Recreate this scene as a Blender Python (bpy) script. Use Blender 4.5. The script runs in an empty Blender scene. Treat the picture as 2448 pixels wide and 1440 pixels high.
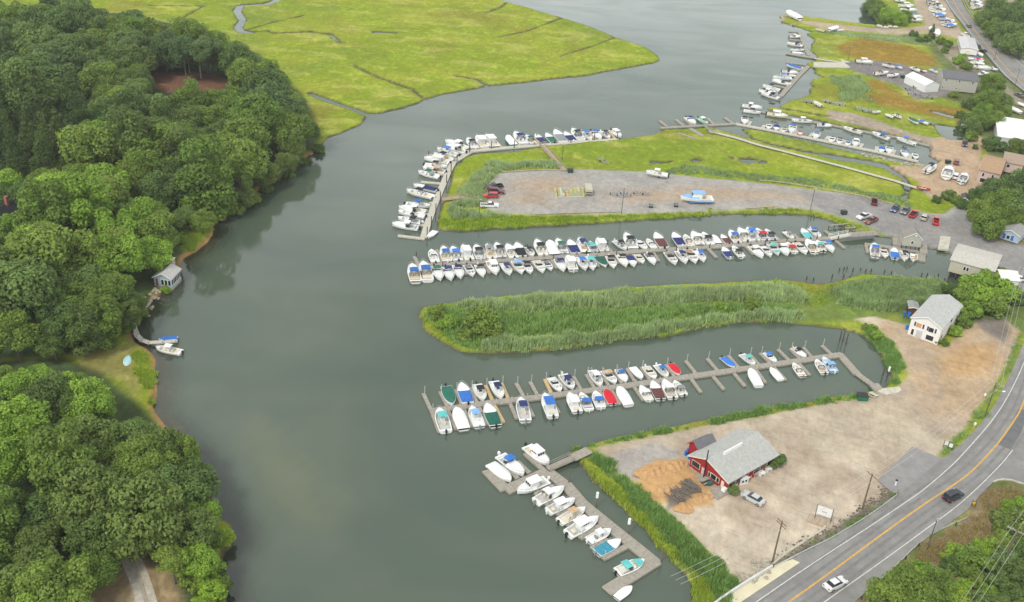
import bpy, math, random
import numpy as np
from math import sin, cos, pi, radians, sqrt, atan2, hypot
from mathutils import Matrix, Vector
random.seed(7); RNG = np.random.default_rng(11)
SC = bpy.context.scene; COL = SC.collection
# ------------------------------------------------------------------ camera
F, PITCH, ROLL, HC = 2500.0, 0.518524556, 0.0648669794, 135.0
_c, _s = cos(PITCH), sin(PITCH)
FW = Vector((0, _c, -_s)); UPV = Vector((0, _s, _c)); RT = Vector((1, 0, 0))
R2 = RT*cos(ROLL)+UPV*sin(ROLL); U2 = UPV*cos(ROLL)-RT*sin(ROLL)
cd = bpy.data.cameras.new('camera'); cam = bpy.data.objects.new('camera', cd); COL.objects.link(cam)
cd.sensor_width = 36; cd.lens = 36*F/2448; cd.clip_start = 1; cd.clip_end = 9000
cam.matrix_world = Matrix(((R2.x, U2.x, -FW.x, 0), (R2.y, U2.y, -FW.y, 0), (R2.z, U2.z, -FW.z, HC), (0, 0, 0, 1)))
SC.camera = cam
def at(px, py, z=0.0):
    d = FW*F+R2*(px-1224)-U2*(py-720)
    t = (z-HC)/d.z
    return Vector((d.x*t, d.y*t, z))
def ppos(P):
    d = Vector(P)-Vector((0, 0, HC)); zz = d.dot(FW)
    return 1224+F*d.dot(R2)/zz, 720-F*d.dot(U2)/zz
# ------------------------------------------------------------------ world and sun
EL, AZ = radians(52), radians(215)
W = bpy.data.worlds.new('World'); SC.world = W; W.use_nodes = True
nt = W.node_tree; nt.nodes.clear()
wo = nt.nodes.new('ShaderNodeOutputWorld'); bg = nt.nodes.new('ShaderNodeBackground')
sky = nt.nodes.new('ShaderNodeTexSky'); sky.sky_type = 'NISHITA'; sky.sun_disc = False
sky.sun_elevation = EL; sky.sun_rotation = AZ; sky.air_density = 1.0; sky.dust_density = 2.0
tc = nt.nodes.new('ShaderNodeTexCoord'); mp = nt.nodes.new('ShaderNodeMapping'); mp.inputs['Scale'].default_value = (1.0, 1.0, 3.2)
ns = nt.nodes.new('ShaderNodeTexNoise'); ns.inputs['Scale'].default_value = 2.2; ns.inputs['Detail'].default_value = 5; ns.inputs['Distortion'].default_value = .5
cr = nt.nodes.new('ShaderNodeValToRGB'); cr.color_ramp.elements[0].position = .36; cr.color_ramp.elements[1].position = .66
cr.color_ramp.elements[0].color = (4.6, 4.9, 4.9, 1); cr.color_ramp.elements[1].color = (8.2, 8.3, 8.3, 1)
mx = nt.nodes.new('ShaderNodeMix'); mx.data_type = 'RGBA'; mx.inputs['Factor'].default_value = .8
nt.links.new(tc.outputs['Generated'], mp.inputs['Vector']); nt.links.new(mp.outputs['Vector'], ns.inputs['Vector'])
nt.links.new(ns.outputs['Fac'], cr.inputs['Fac']); nt.links.new(sky.outputs['Color'], mx.inputs['A']); nt.links.new(cr.outputs['Color'], mx.inputs['B'])
sx_ = nt.nodes.new('ShaderNodeSeparateXYZ'); nt.links.new(tc.outputs['Generated'], sx_.inputs['Vector'])
mr = nt.nodes.new('ShaderNodeMapRange'); mr.inputs['From Min'].default_value = .22; mr.inputs['From Max'].default_value = .8; mr.inputs['To Min'].default_value = 1.75; mr.inputs['To Max'].default_value = .95
vm = nt.nodes.new('ShaderNodeVectorMath'); vm.operation = 'SCALE'; nt.links.new(sx_.outputs['Z'], mr.inputs['Value']); nt.links.new(mx.outputs['Result'], vm.inputs[0]); nt.links.new(mr.outputs['Result'], vm.inputs['Scale'])
nt.links.new(vm.outputs['Vector'], bg.inputs['Color']); bg.inputs['Strength'].default_value = 0.1
nt.links.new(bg.outputs['Background'], wo.inputs['Surface'])
sl = bpy.data.lights.new('sun', 'SUN'); sl.energy = 1.5; sl.angle = radians(11); sl.color = (1, .96, .88)
so = bpy.data.objects.new('sun', sl); COL.objects.link(so)
sd = Vector((sin(AZ)*cos(EL), cos(AZ)*cos(EL), sin(EL)))
so.rotation_euler = (-sd).to_track_quat('-Z', 'Y').to_euler(); so.location = (0, 0, 300)
SC.view_settings.view_transform = 'Standard'; SC.view_settings.look = 'None'; SC.view_settings.gamma = 1
SC.view_settings.exposure = 0.47
SC.cycles.max_bounces = 5; SC.cycles.diffuse_bounces = 2; SC.cycles.glossy_bounces = 3; SC.cycles.transparent_max_bounces = 6
# ------------------------------------------------------------------ materials
MATS = {}
def mat(name, col, rough=.6, var=.12, scale=.8, spec=.3, bump=0, metal=0, coord='Object', stretch=None, objvar=0, col2=None, thr=.5):
    """procedural material: base colour broken up by noise, optional second colour in patches"""
    if name in MATS: return MATS[name]
    m = bpy.data.materials.new(name); m.use_nodes = True; n = m.node_tree; L = n.links
    b = n.nodes['Principled BSDF']; b.inputs['Roughness'].default_value = rough; b.inputs['Specular IOR Level'].default_value = spec; b.inputs['Metallic'].default_value = metal
    t = n.nodes.new('ShaderNodeTexCoord'); src = t.outputs[coord]
    if stretch:
        q = n.nodes.new('ShaderNodeMapping'); q.inputs['Scale'].default_value = stretch; L.new(src, q.inputs['Vector']); src = q.outputs['Vector']
    z = n.nodes.new('ShaderNodeTexNoise'); z.inputs['Scale'].default_value = scale; z.inputs['Detail'].default_value = 6; z.inputs['Roughness'].default_value = .65
    L.new(src, z.inputs['Vector'])
    r = n.nodes.new('ShaderNodeMapRange'); r.inputs['From Min'].default_value = .25; r.inputs['From Max'].default_value = .75
    r.inputs['To Min'].default_value = 1-var*1.6; r.inputs['To Max'].default_value = 1+var*1.6; L.new(z.outputs['Fac'], r.inputs['Value'])
    base = None
    if col2:
        z2 = n.nodes.new('ShaderNodeTexNoise'); z2.inputs['Scale'].default_value = scale*.35; z2.inputs['Detail'].default_value = 4; L.new(src, z2.inputs['Vector'])
        c2 = n.nodes.new('ShaderNodeValToRGB'); c2.color_ramp.elements[0].position = thr-.08; c2.color_ramp.elements[1].position = thr+.08
        c2.color_ramp.elements[0].color = (*col, 1); c2.color_ramp.elements[1].color = (*col2, 1); L.new(z2.outputs['Fac'], c2.inputs['Fac']); base = c2.outputs['Color']
    v = n.nodes.new('ShaderNodeVectorMath'); v.operation = 'SCALE'
    if base: L.new(base, v.inputs[0])
    else: v.inputs[0].default_value = col
    if objvar:
        oi = n.nodes.new('ShaderNodeObjectInfo'); r2 = n.nodes.new('ShaderNodeMapRange'); r2.inputs['To Min'].default_value = 1-objvar; r2.inputs['To Max'].default_value = 1+objvar
        L.new(oi.outputs['Random'], r2.inputs['Value']); mu = n.nodes.new('ShaderNodeMath'); mu.operation = 'MULTIPLY'
        L.new(r2.outputs['Result'], mu.inputs[0]); L.new(r.outputs['Result'], mu.inputs[1]); L.new(mu.outputs[0], v.inputs['Scale'])
    else: L.new(r.outputs['Result'], v.inputs['Scale'])
    L.new(v.outputs['Vector'], b.inputs['Base Color'])
    if bump:
        bp = n.nodes.new('ShaderNodeBump'); bp.inputs['Strength'].default_value = bump; bp.inputs['Distance'].default_value = .1
        L.new(z.outputs['Fac'], bp.inputs['Height']); L.new(bp.outputs['Normal'], b.inputs['Normal'])
    MATS[name] = m; return m
def M_(n, *a, **k): return mat(n, *a, **k)
white = mat('gelcoat_white', (.80, .80, .77), .35, .06, .9, .5, objvar=.06)
cream = mat('gelcoat_cream', (.70, .64, .50), .4, .08, 1)
ltgrey = mat('grey_liner', (.50, .50, .48), .5, .15, 1.2)
tanfl = mat('tan_deck', (.50, .36, .20), .6, .15, 1.2)
glass = mat('dark_glass', (.02, .025, .03), .08, .1, 1, .6)
black = mat('black_plastic', (.02, .02, .022), .4, .2, 1)
chrome = mat('rail_metal', (.65, .66, .68), .25, .1, 1, .5, metal=.8)
CV = {'w': white, 'n': mat('navy_canvas', (.025, .035, .14), .8, .2, 1.3, objvar=.25), 'b': mat('blue_canvas', (.04, .17, .55), .8, .15, 1.3, objvar=.2),
      'l': mat('pale_blue_canvas', (.22, .42, .72), .8, .15, 1.3), 'g': mat('green_canvas', (.02, .13, .09), .8, .2, 1.3, objvar=.2),
      't': mat('turquoise_canvas', (.12, .50, .48), .8, .15, 1.3), 'k': mat('black_canvas', (.025, .026, .032), .8, .2, 1.3),
      'r': mat('red_canvas', (.60, .02, .035), .8, .15, 1.3), 'm': mat('maroon_canvas', (.13, .05, .045), .8, .2, 1.3),
      'y': mat('tan_canvas', (.55, .38, .22), .8, .15, 1.3), 'a': mat('grey_canvas', (.25, .26, .28), .8, .15, 1.3), 'u': mat('teal_canvas', (.05, .26, .36), .8, .15, 1.3),
      'o': mat('orange_wood', (.5, .19, .05), .6, .15, 1)}
CVN = {'w': 'white', 'n': 'navy', 'b': 'blue', 'l': 'pale blue', 'g': 'dark green', 't': 'turquoise', 'k': 'black', 'r': 'red', 'm': 'maroon', 'y': 'tan', 'a': 'grey', 'u': 'teal', 'o': 'orange'}
wood = mat('weathered_planks', (.34, .31, .26), .85, .28, 1.6, .1, stretch=(3.5, .5, 1), bump=.5)
paledeck = mat('pale_planks', (.52, .49, .41), .85, .18, 1.6, .1, stretch=(3.5, .5, 1), bump=.4)
newwood = mat('new_planks', (.52, .38, .20), .8, .15, 1.6, .1, stretch=(3.5, .5, 1))
brownwood = mat('brown_planks', (.40, .32, .23), .85, .25, 1.6, .1, stretch=(3.5, .5, 1))
darkwood = mat('pile_wood', (.10, .085, .065), .9, .3, 2, .1)
polewood = mat('pole_wood', (.16, .13, .095), .9, .25, 2, .1)
steel = mat('galvanised_steel', (.45, .46, .46), .45, .15, 1, .4, metal=.4)
concrete = mat('concrete', (.52, .49, .40), .85, .15, .8, .2, bump=.3)
rubber = mat('tyre_rubber', (.02, .02, .02), .8, .2, 2)
# ------------------------------------------------------------------ mesh helper
class MB:
    def __init__(s): s.v = []; s.f = []; s.mi = []; s.cur = 0
    def add(s, vs, fs):
        o = len(s.v); s.v += [tuple(v) for v in vs]; s.f += [tuple(i+o for i in f) for f in fs]; s.mi += [s.cur]*len(fs); return s
    def box(s, x0, x1, y0, y1, z0, z1, tx=1, ty=1):
        cx, cy = (x0+x1)/2, (y0+y1)/2; hx, hy = (x1-x0)/2, (y1-y0)/2
        return s.add([(x0, y0, z0), (x1, y0, z0), (x1, y1, z0), (x0, y1, z0), (cx-hx*tx, cy-hy*ty, z1), (cx+hx*tx, cy-hy*ty, z1), (cx+hx*tx, cy+hy*ty, z1), (cx-hx*tx, cy+hy*ty, z1)],
              [(3, 2, 1, 0), (4, 5, 6, 7), (0, 1, 5, 4), (1, 2, 6, 5), (2, 3, 7, 6), (3, 0, 4, 7)])
    def prism(s, pts, z0, z1):
        n = len(pts)
        return s.add([(p[0], p[1], z0) for p in pts]+[(p[0], p[1], z1) for p in pts],
              [tuple(range(n))[::-1], tuple(range(n, 2*n))]+[(i, (i+1) % n, n+(i+1) % n, n+i) for i in range(n)])
    def xprof(s, pts, y0, y1, y0t=None, y1t=None, zt=None):
        """side profile (x,z) extruded across y; vertices above zt use y0t/y1t"""
        n = len(pts); a = []; b = []
        for x, z in pts:
            up = zt is not None and z > zt
            a.append((x, y0t if up else y0, z)); b.append((x, y1t if up else y1, z))
        return s.add(a+b, [tuple(range(n)), tuple(range(n, 2*n))[::-1]]+[(i, n+i, n+(i+1) % n, (i+1) % n) for i in range(n)])
    def tube(s, p, q, r, r2=None, n=6):
        r2 = r if r2 is None else r2; p = Vector(p); q = Vector(q); d = (q-p).normalized()
        a = d.orthogonal().normalized(); b = d.cross(a); vs = []
        for c, rr in ((p, r), (q, r2)):
            for i in range(n):
                t = 2*pi*i/n; vs.append(c+a*cos(t)*rr+b*sin(t)*rr)
        return s.add(vs, [tuple(range(n))[::-1], tuple(range(n, 2*n))]+[(i, (i+1) % n, n+(i+1) % n, n+i) for i in range(n)])
    def quad(s, a, b, c, d): return s.add([a, b, c, d], [(0, 1, 2, 3)])
    def ball(s, c, r, nu=8, nv=5, sq=(1, 1, 1)):
        vs = []; fs = []
        for j in range(nv+1):
            th = pi*j/nv
            for i in range(nu):
                ph = 2*pi*i/nu; vs.append((c[0]+r*sq[0]*sin(th)*cos(ph), c[1]+r*sq[1]*sin(th)*sin(ph), c[2]+r*sq[2]*cos(th)))
        for j in range(nv):
            for i in range(nu): fs.append((j*nu+i, (j+1)*nu+i, (j+1)*nu+(i+1) % nu, j*nu+(i+1) % nu))
        return s.add(vs, fs)
    def mesh(s, name, mats, smooth=False):
        me = bpy.data.meshes.new(name); me.from_pydata(s.v, [], s.f)
        if not isinstance(mats, (list, tuple)): mats = [mats]
        for m in mats: me.materials.append(m)
        if len(mats) > 1: me.polygons.foreach_set('material_index', s.mi)
        if smooth: me.polygons.foreach_set('use_smooth', [True]*len(s.f))
        me.update(); return me
def npmesh(name, V, Fq, mats, k=4, smooth=False):
    me = bpy.data.meshes.new(name); V = np.asarray(V, np.float32); Fq = np.asarray(Fq, np.int32)
    me.vertices.add(len(V)); me.vertices.foreach_set('co', V.ravel()); nf = len(Fq)
    me.loops.add(nf*k); me.loops.foreach_set('vertex_index', Fq.ravel())
    me.polygons.add(nf); me.polygons.foreach_set('loop_start', np.arange(nf, dtype=np.int32)*k)
    if smooth: me.polygons.foreach_set('use_smooth', np.ones(nf, bool))
    me.update(calc_edges=True); me.validate()
    for m in (mats if isinstance(mats, (list, tuple)) else [mats]): me.materials.append(m)
    return me
def tag(o, label=None, cat=None, group=None, kind=None):
    if label: o['label'] = label
    if cat: o['category'] = cat
    if group: o['group'] = group
    if kind: o['kind'] = kind
    return o
def link(name, me, parent=None, m=None, loc=None, rz=0, sc=None):
    o = bpy.data.objects.new(name, me); COL.objects.link(o)
    if parent: o.parent = parent
    if loc is not None: o.location = loc
    if rz: o.rotation_euler = (0, 0, rz)
    if sc is not None: o.scale = (sc, sc, sc) if not isinstance(sc, (tuple, list)) else sc
    if m is not None: o.material_slots[0].link = 'OBJECT'; o.material_slots[0].material = m
    return o
def thing(name, loc, rz, label, cat, group=None, sc=None):
    o = bpy.data.objects.new(name, None); COL.objects.link(o); o.location = loc; o.rotation_euler = (0, 0, rz); o.empty_display_size = .3
    if sc is not None: o.scale = (sc, sc, sc) if not isinstance(sc, (tuple, list)) else sc
    return tag(o, label, cat, group)
def single(name, me, label, cat, loc=(0, 0, 0), rz=0, group=None, sc=None, m=None):
    return tag(link(name, me, None, m, loc, rz, sc), label, cat, group)
NUMW = ['first', 'second', 'third', 'fourth', 'fifth', 'sixth', 'seventh', 'eighth', 'ninth', 'tenth', 'eleventh', 'twelfth', 'thirteenth', 'fourteenth', 'fifteenth', 'sixteenth', 'seventeenth', 'eighteenth', 'nineteenth', 'twentieth']
NUMW += ['twenty-'+w for w in NUMW[:9]]+['thirtieth']+['thirty-'+w for w in NUMW[:9]]+['fortieth']+['forty-'+w for w in NUMW[:9]]+['fiftieth']+['fifty-'+w for w in NUMW[:9]]+['sixtieth']+['sixty-'+w for w in NUMW[:9]]
# ------------------------------------------------------------------ ground and water
P = lambda s: [tuple(float(c) for c in q.split(',')) for q in s.split()]
LEFT = P('700,-260 1000,-200 1120,-60 1195,0 1245,14 1290,28 1342,42 1400,60 1470,88 1540,112 1570,132 1576,142 1560,151 1500,162 1400,180 1300,191 1190,203 1165,206 1110,215 1040,229 1016,236 1000,246 950,262 910,270 876,270 874,284 862,298 820,316 785,328 770,345 750,362 700,395 660,430 620,455 590,485 540,512 508,535 506,560 490,582 455,606 435,617 430,640 425,655 405,690 375,708 345,742 325,765 312,790 320,818 345,832 362,852 373,878 374,920 368,970 385,1010 435,1060 478,1110 505,1170 512,1225 540,1252 555,1275 553,1300 535,1325 522,1345 530,1390 540,1440 545,1800 -900,1800 -900,700 -900,-260')
MAIN = P('1700,1900 1650,1440 1655,1400 1640,1375 1600,1330 1540,1265 1480,1205 1420,1150 1380,1105 1360,1078 1395,1068 1430,1055 1500,1040 1600,1022 1700,1003 1800,980 1900,965 2000,950 2050,940 2085,935 2118,925 2130,905 2125,885 2115,860 2095,825 2060,800 2010,785 1940,778 1850,770 1780,770 1700,778 1600,802 1500,812 1400,828 1250,842 1140,843 1090,838 1050,810 1015,785 1005,755 1010,735 1080,723 1130,718 1260,705 1350,698 1480,690 1600,682 1700,678 1800,672 1850,670 1900,672 1950,682 2010,672 2060,658 2120,659 2200,662 2262,673 2300,690 2340,660 2320,625 2285,612 2250,598 2210,592 2170,577 2100,563 2060,557 2040,550 2010,537 1975,523 1940,514 1900,510 1800,511 1700,512 1600,520 1480,529 1400,534 1330,537 1250,542 1180,547 1100,552 1060,551 1045,545 1050,520 1062,480 1070,455 1082,440 1079,425 1088,400 1112,378 1150,366 1220,364 1290,353 1350,346 1480,334 1560,322 1590,310 1700,305 1740,316 1790,331 1840,346 1900,360 1960,374 2010,385 2060,392 2110,402 2150,424 2160,440 2162,462 2140,474 2155,481 2172,474 2178,455 2170,428 2150,415 2115,390 2060,381 2000,372 1930,362 1860,348 1800,332 1772,309 1800,310 1860,323 1960,346 2050,368 2130,384 2190,396 2225,398 2245,385 2222,372 2225,352 2200,338 2150,328 2100,314 2000,298 1940,284 1880,272 1834,262 1842,258 1900,266 1960,278 1985,280 1930,270 1872,260 1866,255 1887,242 1914,236 1936,223 1938,211 1948,209 1936,202 1945,188 1971,187 1948,175 1950,162 1930,160 1932,150 1950,145 1952,134 1938,119 1940,107 1948,95 1931,84 1933,80 1945,77 1922,70 1910,65 1868,53 1866,40 1880,34 1917,38 1966,45 2018,52 2087,60 2101,57 2092,35 2085,10 2075,-30 2060,-260 3600,-260 3600,1900')
def wpoly(px, z): return np.array([at(x, y, z).xy[:] for x, y in px])
def seg_dist(X, Y, A, closed=True):
    B = np.roll(A, -1, 0) if closed else None
    segs = zip(A, B) if closed else zip(A[:-1], A[1:])
    D = np.full(X.shape, 1e9, np.float32)
    for (ax, ay), (bx, by) in segs:
        dx, dy = bx-ax, by-ay; l2 = dx*dx+dy*dy+1e-9
        t = np.clip(((X-ax)*dx+(Y-ay)*dy)/l2, 0, 1); ex = X-ax-t*dx; ey = Y-ay-t*dy
        np.minimum(D, ex*ex+ey*ey, out=D)
    return np.sqrt(D)
def inside(X, Y, A):
    I = np.zeros(X.shape, bool); B = np.roll(A, -1, 0)
    for (ax, ay), (bx, by) in zip(A, B):
        if ay == by: continue
        I ^= ((ay > Y) != (by > Y)) & (X < (bx-ax)*(Y-ay)/(by-ay)+ax)
    return I
def sdf(X, Y, A):
    d = seg_dist(X, Y, A); return np.where(inside(X, Y, A), d, -d)
def vnoise(X, Y, s, seed):
    r = np.random.default_rng(seed).random((256, 256)).astype(np.float32)
    x = X/s+500.3; y = Y/s+500.7; xi = np.floor(x).astype(int); yi = np.floor(y).astype(int); fx = x-xi; fy = y-yi
    fx = fx*fx*(3-2*fx); fy = fy*fy*(3-2*fy); xi &= 255; yi &= 255; x1 = (xi+1) & 255; y1 = (yi+1) & 255
    return (r[xi, yi]*(1-fx)+r[x1, yi]*fx)*(1-fy)+(r[xi, y1]*(1-fx)+r[x1, y1]*fx)*fy
def fbm(X, Y, s, seed, o=4):
    a = 0; w = 0; k = 1.
    for i in range(o): a = a+k*vnoise(X, Y, s/2**i, seed+i); w += k; k *= .55
    return a/w
def sm(a, b, x):
    t = np.clip((x-a)/(b-a), 0, 1); return t*t*(3-2*t)
gx = np.concatenate([[-4000, -2000, -900, -500], np.arange(-330, 331, 1.05), [500, 900, 2000, 4000]])
yy = [85.]
while yy[-1] < 640: yy.append(yy[-1]+.75+max(0, (yy[-1]-180))*.0028)
gy = np.concatenate([[-3000, -800, -200, 0, 50, 70], yy, [700, 900, 2000, 6000]])
GX, GY = np.meshgrid(gx, gy); NX, NY = len(gx), len(gy)
wob = (fbm(GX, GY, 6, 3, 3)-.5)*2.2
dL = sdf(GX, GY, wpoly(LEFT, .2)); dM = sdf(GX, GY, wpoly(MAIN, .2))
CO = np.maximum(dL, dM)+wob*.8
for pts, w in ((P('700,-60 662,0 640,9 575,13 566,26 580,48 569,66 578,76 600,78'), 1.9), (P('600,78 640,74 655,80 740,76 790,82 800,92 815,102'), .75), (P('742,224 800,246 850,262 880,276'), 1.3), (P('1016,240 985,214 900,184 860,164 845,158'), .55),
               (P('1170,208 1140,190 1090,182'), .7), (P('1345,43 1260,75 1190,90'), .35), (P('1160,32 1195,20 1210,8'), .5), (P('487,15 432,46'), .45), (P('350,14 487,15'), .35), (P('592,72 650,55 725,38'), .4), (P('1475,88 1420,110 1340,135'), .3),
               (P('897,78 940,80'), 1.6), (P('2238,268 2270,277 2315,283'), 2.0), (P('2312,283 2300,300'), 1.8), (P('1788,375 1800,382 1830,388'), .0)):
    CO = np.minimum(CO, seg_dist(GX, GY, wpoly(pts, .3), False)-w+wob*.3)
for pts in (P('2232,296 2300,303 2312,318 2300,335 2270,333 2248,320'), P('1652,382 1662,380 1676,382 1672,386 1655,387'), P('1552,389 1560,385 1590,387 1608,385 1600,388 1560,391'), P('1768,378 1800,380 1806,386 1790,391 1770,385'), P('1802,378 1812,379 1808,384'), P('1814,386 1832,383 1830,391 1816,391'), P('1745,376 1753,377 1750,381')):
    CO = np.minimum(CO, -sdf(GX, GY, wpoly(pts, .4))-.2)
def zone(s, z=.6): return sdf(GX, GY, wpoly(P(s), z))+wob*.5
Z = {}
Z['lotN'] = zone('1163,470 1165,440 1195,412 1300,405 1400,403 1560,410 1700,425 1850,440 1940,452 2000,458 2080,470 2140,490 2200,505 2255,512 2285,492 2330,500 2352,540 2380,575 2448,590 2700,600 2700,760 2440,720 2330,690 2340,640 2285,607 2250,594 2210,588 2170,572 2110,556 2095,548 2060,532 2000,514 1950,502 1900,497 1800,499 1640,506 1500,509 1300,512 1200,507 1160,498', 1)
Z['asphN'] = zone('1900,452 2080,470 2200,508 2260,520 2300,495 2352,540 2380,575 2700,600 2700,760 2440,720 2330,690 2330,620 2250,594 2110,556 2060,532 1960,503', 1)
Z['lotS'] = zone('1425,1068 1500,1052 1700,1016 1900,977 2060,952 2140,932 2172,900 2160,850 2125,805 2085,775 2040,760 2090,755 2165,775 2260,830 2330,770 2400,760 2440,790 2400,880 2370,930 2320,1000 2275,1055 2240,1092 2140,1120 2150,1165 2120,1188 2050,1228 1990,1270 1900,1318 1850,1350 1770,1395 1735,1362 1620,1242 1540,1172 1480,1122', 1)
Z['yard'] = zone('2195,345 2230,328 2310,322 2330,310 2352,330 2345,380 2370,420 2330,470 2290,468 2230,475 2200,455 2195,430 2160,415 2110,392 2225,398 2245,385 2222,372', 1)
Z['spitN'] = zone('1905,47 1960,52 2030,60 2095,66 2150,68 2215,60 2190,20 2180,-20 2260,-20 2290,60 2330,110 2300,95 2235,78 2150,82 2080,76 1990,70 1930,58', 1)
Z['slip'] = zone('2010,150 2060,142 2150,152 2240,175 2260,185 2290,225 2190,238 2150,205 2090,186 2030,165', .8)
Z['track'] = zone('1975,262 2040,270 2110,292 2180,318 2230,328 2225,345 2150,322 2060,300 1980,282', .8)
Z['forest'] = zone('-900,30 300,30 480,70 620,125 735,235 770,330 700,400 600,470 500,530 440,560 445,610 400,660 340,735 310,790 200,850 130,850 -100,870 -900,900 -900,1800 545,1800 530,1390 512,1300 505,1170 430,1060 360,980 300,930 250,880 150,850 -900,900', 1)
Z['brown'] = zone('200,1365 330,1330 430,1370 445,1460 440,1700 150,1700', 1)
Z['path'] = zone('300,1322 316,1322 345,1385 362,1440 385,1600 340,1600 326,1440 310,1385', 1)
Z['clear'] = zone('300,190 380,180 500,185 560,200 540,225 400,232', 1)
Z['lawn'] = zone('180,850 300,815 330,830 355,870 350,900 330,960 280,910 200,880', .8)
Z['reed'] = zone('1020,750 1060,725 1260,712 1480,700 1700,690 1850,682 1930,700 1990,690 2080,670 2220,675 2290,700 2200,745 2060,765 1940,768 1760,765 1600,790 1400,815 1160,830 1060,800', .8)
Z['burm'] = zone('2130,690 2300,690 2448,690 2700,700 2700,1200 2448,800 2430,870 2380,950 2330,1010 2270,1090 2240,1090 2330,980 2400,880 2400,800 2330,780 2260,800 2150,770', .8)
Z['se'] = zone('1960,1480 2040,1430 2130,1360 2200,1300 2310,1230 2330,1180 2400,1148 2700,1160 2700,1800 1900,1800', 1)
Z['ne'] = zone('2150,72 2260,98 2290,110 2700,180 2700,560 2330,480 2300,470 2360,420 2345,380 2352,330 2310,300 2330,262 2290,245 2240,232 2265,190 2262,170 2235,145 2215,110 2150,85', 1)
Z['nev'] = zone('2262,100 2300,105 2330,140 2420,215 2448,240 2600,300 2600,240 2448,170 2300,-40 2700,-40 2700,260 2448,260 2400,225 2370,170 2290,165 2240,110', 1)
Z['dry'] = zone('2350,560 2400,550 2600,560 2600,605 2448,600 2380,585', 1)
Z['strip'] = zone('1660,1480 1850,1350 1990,1265 2120,1185 2145,1163 2142,1185 2060,1247 1860,1362 1700,1470', 1)
Z['orange'] = zone('1540,1120 1570,1100 1630,1105 1700,1170 1705,1210 1660,1215 1630,1218 1560,1195 1520,1160', 1)
Z['dark1'] = zone('1590,1190 1645,1150 1675,1172 1640,1205 1600,1215', 1)
Z['greyS'] = zone('1480,1080 1560,1060 1625,1080 1605,1105 1540,1125 1500,1150 1450,1110', 1)
Z['warm'] = zone('2050,770 2180,740 2480,740 2480,900 2330,1040 2250,1010 2190,1000 2150,960 2140,900 2110,820', 1)
Z['tan2'] = zone('1420,1060 1700,1010 1900,970 2140,925 2260,1000 2230,1075 2100,1120 2000,1090 1880,1075 1800,1030 1650,1050 1500,1085', 1)
Z['oran2'] = zone('2230,860 2300,820 2385,820 2395,860 2350,905 2260,900', 1)
Z['dark2'] = zone('2330,760 2400,755 2420,790 2400,820 2340,785', 1)
for i, s in enumerate(('1990,110 2060,90 2180,110 2250,140 2240,160 2150,158 2060,145 2010,130', '2075,190 2110,195 2180,240 2140,235 2060,205', '2050,228 2100,222 2200,245 2310,262 2290,290 2180,270 2070,245')):
    Z['rust%d' % i] = zone(s, .5)
COL0 = np.zeros(GX.shape+(3,), np.float32)
def mixc(fac, c, var=.0, n=None):
    global COL0
    cc = np.array(c, np.float32)[None, None]*np.ones(GX.shape+(1,), np.float32)
    if n is not None: cc = cc*(1+var*(n[..., None]-.5)*2)
    COL0 = COL0*(1-fac[..., None])+cc*fac[..., None]
n1 = fbm(GX, GY*1.6, 24, 20); n2 = fbm(GX, GY, 7, 40); n3 = fbm(GX, GY*1.3, 60, 60, 5)
mixc(np.ones(GX.shape), (.235, .300, .022), .18, n1)                      # bright marsh grass
mixc(sm(.5, .62, n1)*.6, (.28, .295, .035), .2, n2)
mixc(sm(.55, .7, n3)*.5, (.155, .225, .022)); mixc(sm(.56, .66, fbm(GX, GY*2, 13, 77))*.6, (.37, .37, .08)); mixc(sm(.6, .75, fbm(GX, GY, 40, 177))*.45, (.155, .21, .035))
mixc(sm(.58, .75, fbm(GX, GY, 30, 93))*.5, (.21, .17, .03))
for i in range(3): mixc(sm(-2, 3, Z['rust%d' % i])*.85, (.27, .16, .03), .25, n2)
mixc(sm(-2, 2, Z['reed'])*.8, (.13, .19, .05), .3, n2)
mixc(sm(-1, 2, Z['forest']), (.06, .085, .03), .3, n2)
mixc(sm(-1, 2, Z['brown']), (.30, .22, .12), .25, n2); mixc(sm(-.8, .6, Z['path'])*(.75+.25*n2), (.50, .46, .38)); mixc(sm(-1, 2, Z['clear']), (.20, .10, .06), .2, n2)
mixc(sm(-1, 2, Z['lawn'])*.8, (.27, .23, .08), .3, n2)
grav = np.clip(sm(-.5, .5, Z['lotN'])+sm(-.5, .5, Z['lotS'])+sm(-.5, .5, Z['yard'])+sm(-.5, .5, Z['spitN']), 0, 1)
mixc(sm(-2, 4, Z['ne']), (.13, .155, .055), .4, n2); mixc(sm(-1, 1, Z['nev']), (.30, .26, .19), .2, n2); mixc(sm(-1, 2, Z['dry'])*.9, (.27, .21, .09), .2, n2)
mixc(sm(-1, 2, Z['burm'])*.9, (.12, .17, .05), .4, n2)
mixc(sm(-1, 1, Z['se']), (.22, .17, .10), .4, n2); mixc(sm(-1, 1, Z['se'])*sm(.48, .6, fbm(GX, GY, 5, 222)), (.13, .17, .05), .3, n2)
mixc(sm(-.6, .6, Z['lotN']), (.36, .34, .31), .12, n2)
mixc(sm(-.6, .6, Z['lotN'])*sm(.42, .6, fbm(GX, GY*2, 34, 5))*sm(2, 12, Z['lotN']), (.40, .31, .225))
mixc(sm(-1, 2, Z['asphN'])*.9, (.27, .26, .25), .12, n1)
mixc(sm(-.6, .6, Z['lotS']), (.55, .465, .355), .14, n2); mixc(sm(-.6, .6, Z['lotS'])*sm(.5, .62, fbm(GX, GY, 22, 8))*.8, (.37, .29, .21), .1, n2)
mixc(sm(-.6, .6, Z['lotS'])*sm(-3, 8, Z['tan2'])*.75, (.43, .36, .26), .2, n2)
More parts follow.
